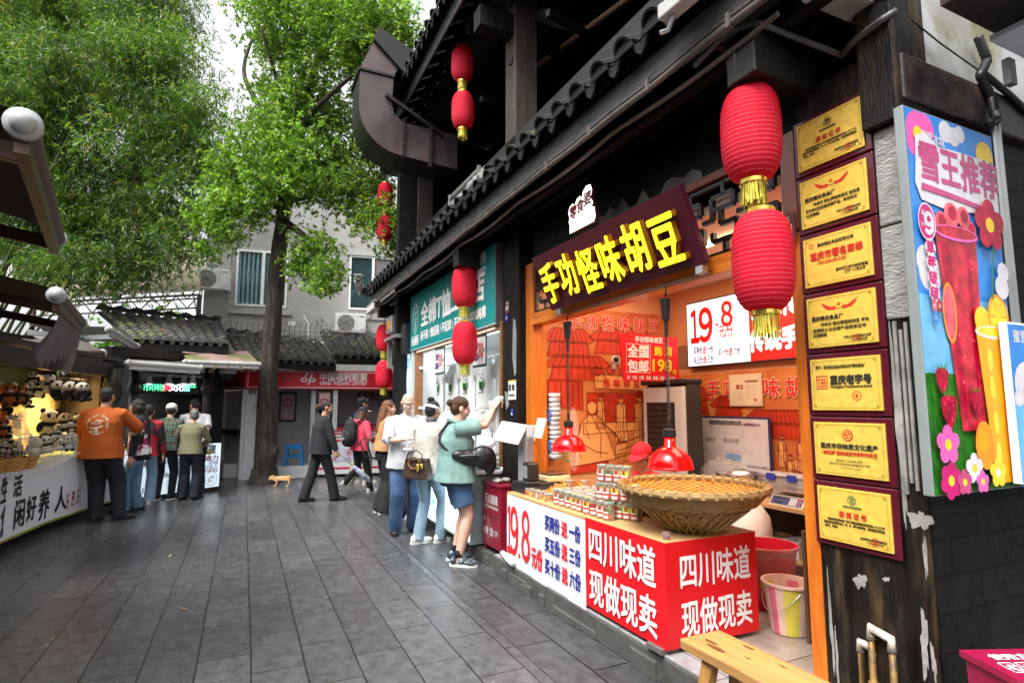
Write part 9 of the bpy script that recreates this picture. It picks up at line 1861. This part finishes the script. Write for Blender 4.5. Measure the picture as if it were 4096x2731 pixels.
limbs = [[(655, 450, TD), (648, 350, TD), (640, 210, 11.5), (600, 60, 11)], [(655, 470, TD), (690, 300, 11.6), (790, 190, 10.8), (900, 110, 10.2)], [(652, 430, TD), (600, 260, 12.2), (560, 160, 12.6), (600, 40, 13)], [(655, 510, TD), (715, 555, 11.4), (765, 610, 11)], [(652, 470, TD), (560, 480, 11.5), (490, 510, 11.2)], [(658, 460, TD), (780, 440, 11.6), (890, 480, 11.3)], [(655, 430, TD), (740, 380, 12.2), (830, 330, 12.5)], [(648, 350, TD), (740, 120, 12), (800, -60, 12)]]
for L_ in limbs: m = MB(); limb([tp_(*p) for p in L_], .085, .02, m, 9); m.build('limb', BARK, tr_, smooth=True)
TB_ = [(600, 10, 45, 12.6), (640, -10, 80, 11.6), (720, 30, 85, 11.6), (800, 30, 80, 11.2), (870, 40, 70, 10.6), (915, 60, 36, 10.3), (900, 130, 50, 10.4), (760, 110, 60, 11.5), (820, 140, 55, 10.9), (660, 110, 60, 11.8), (620, 100, 40, 12.2), (700, 190, 55, 11.5), (615, 200, 30, 12.4), (650, 250, 60, 11.6), (720, 270, 60, 11.8), (790, 270, 55, 12.2), (600, 320, 60, 11.6), (670, 340, 65, 11.2), (740, 350, 60, 12), (810, 370, 55, 12.3), (540, 380, 55, 11.4), (610, 410, 60, 11.2), (690, 420, 60, 11.3), (770, 430, 60, 11.6), (850, 430, 55, 11.5), (520, 450, 50, 11.3), (480, 500, 40, 11.2), (570, 480, 50, 11.2), (890, 500, 50, 11.3), (910, 550, 36, 11.3), (830, 500, 40, 11.6), (720, 570, 45, 11.2), (755, 625, 38, 11.0), (690, 610, 32, 11.2), (740, 660, 26, 11.0), (470, 575, 24, 11.2), (520, 540, 30, 11.2), (880, 200, 45, 10.6), (840, 90, 50, 10.6)]
leaves('crown', [blob(x, y, r, d, (r / 55) ** 2, .8) for x, y, r, d in TB_], 330, 7, .06, .11, .043, TREL, tr_, .25, .9, .25)
def simple_tree(name, label, root, h, blobs, mm, L0, L1, W_, per):
 t = thing(name, label, 'tree', root); m = MB(); m.tube([(0, 0, 0), (.1, 0, h * .5), (0, .1, h)], [.16, .12, .05], 9); m.build('trunk', BARK, t, smooth=True)
 leaves('crown', blobs, per, 7, L0, L1, W_, mm, t, .3, .9, .2); return t
BRL = leaf_mat('young_leaf', [(0, (.06, .17, .012)), (.6, (.12, .28, .02)), (1, (.2, .38, .03))], .55)
simple_tree('garden_tree', 'bright green leafy tree between the canopy and the tiled roof', (-11.2, 18.5, 0), 3.6, [((q.uniform(-3.2, 1.8), q.uniform(-1, 1), q.uniform(2.2, 4.0)), (1, .8, .7), 1) for _ in range(9)], BRL, .1, .17, .08, 260)
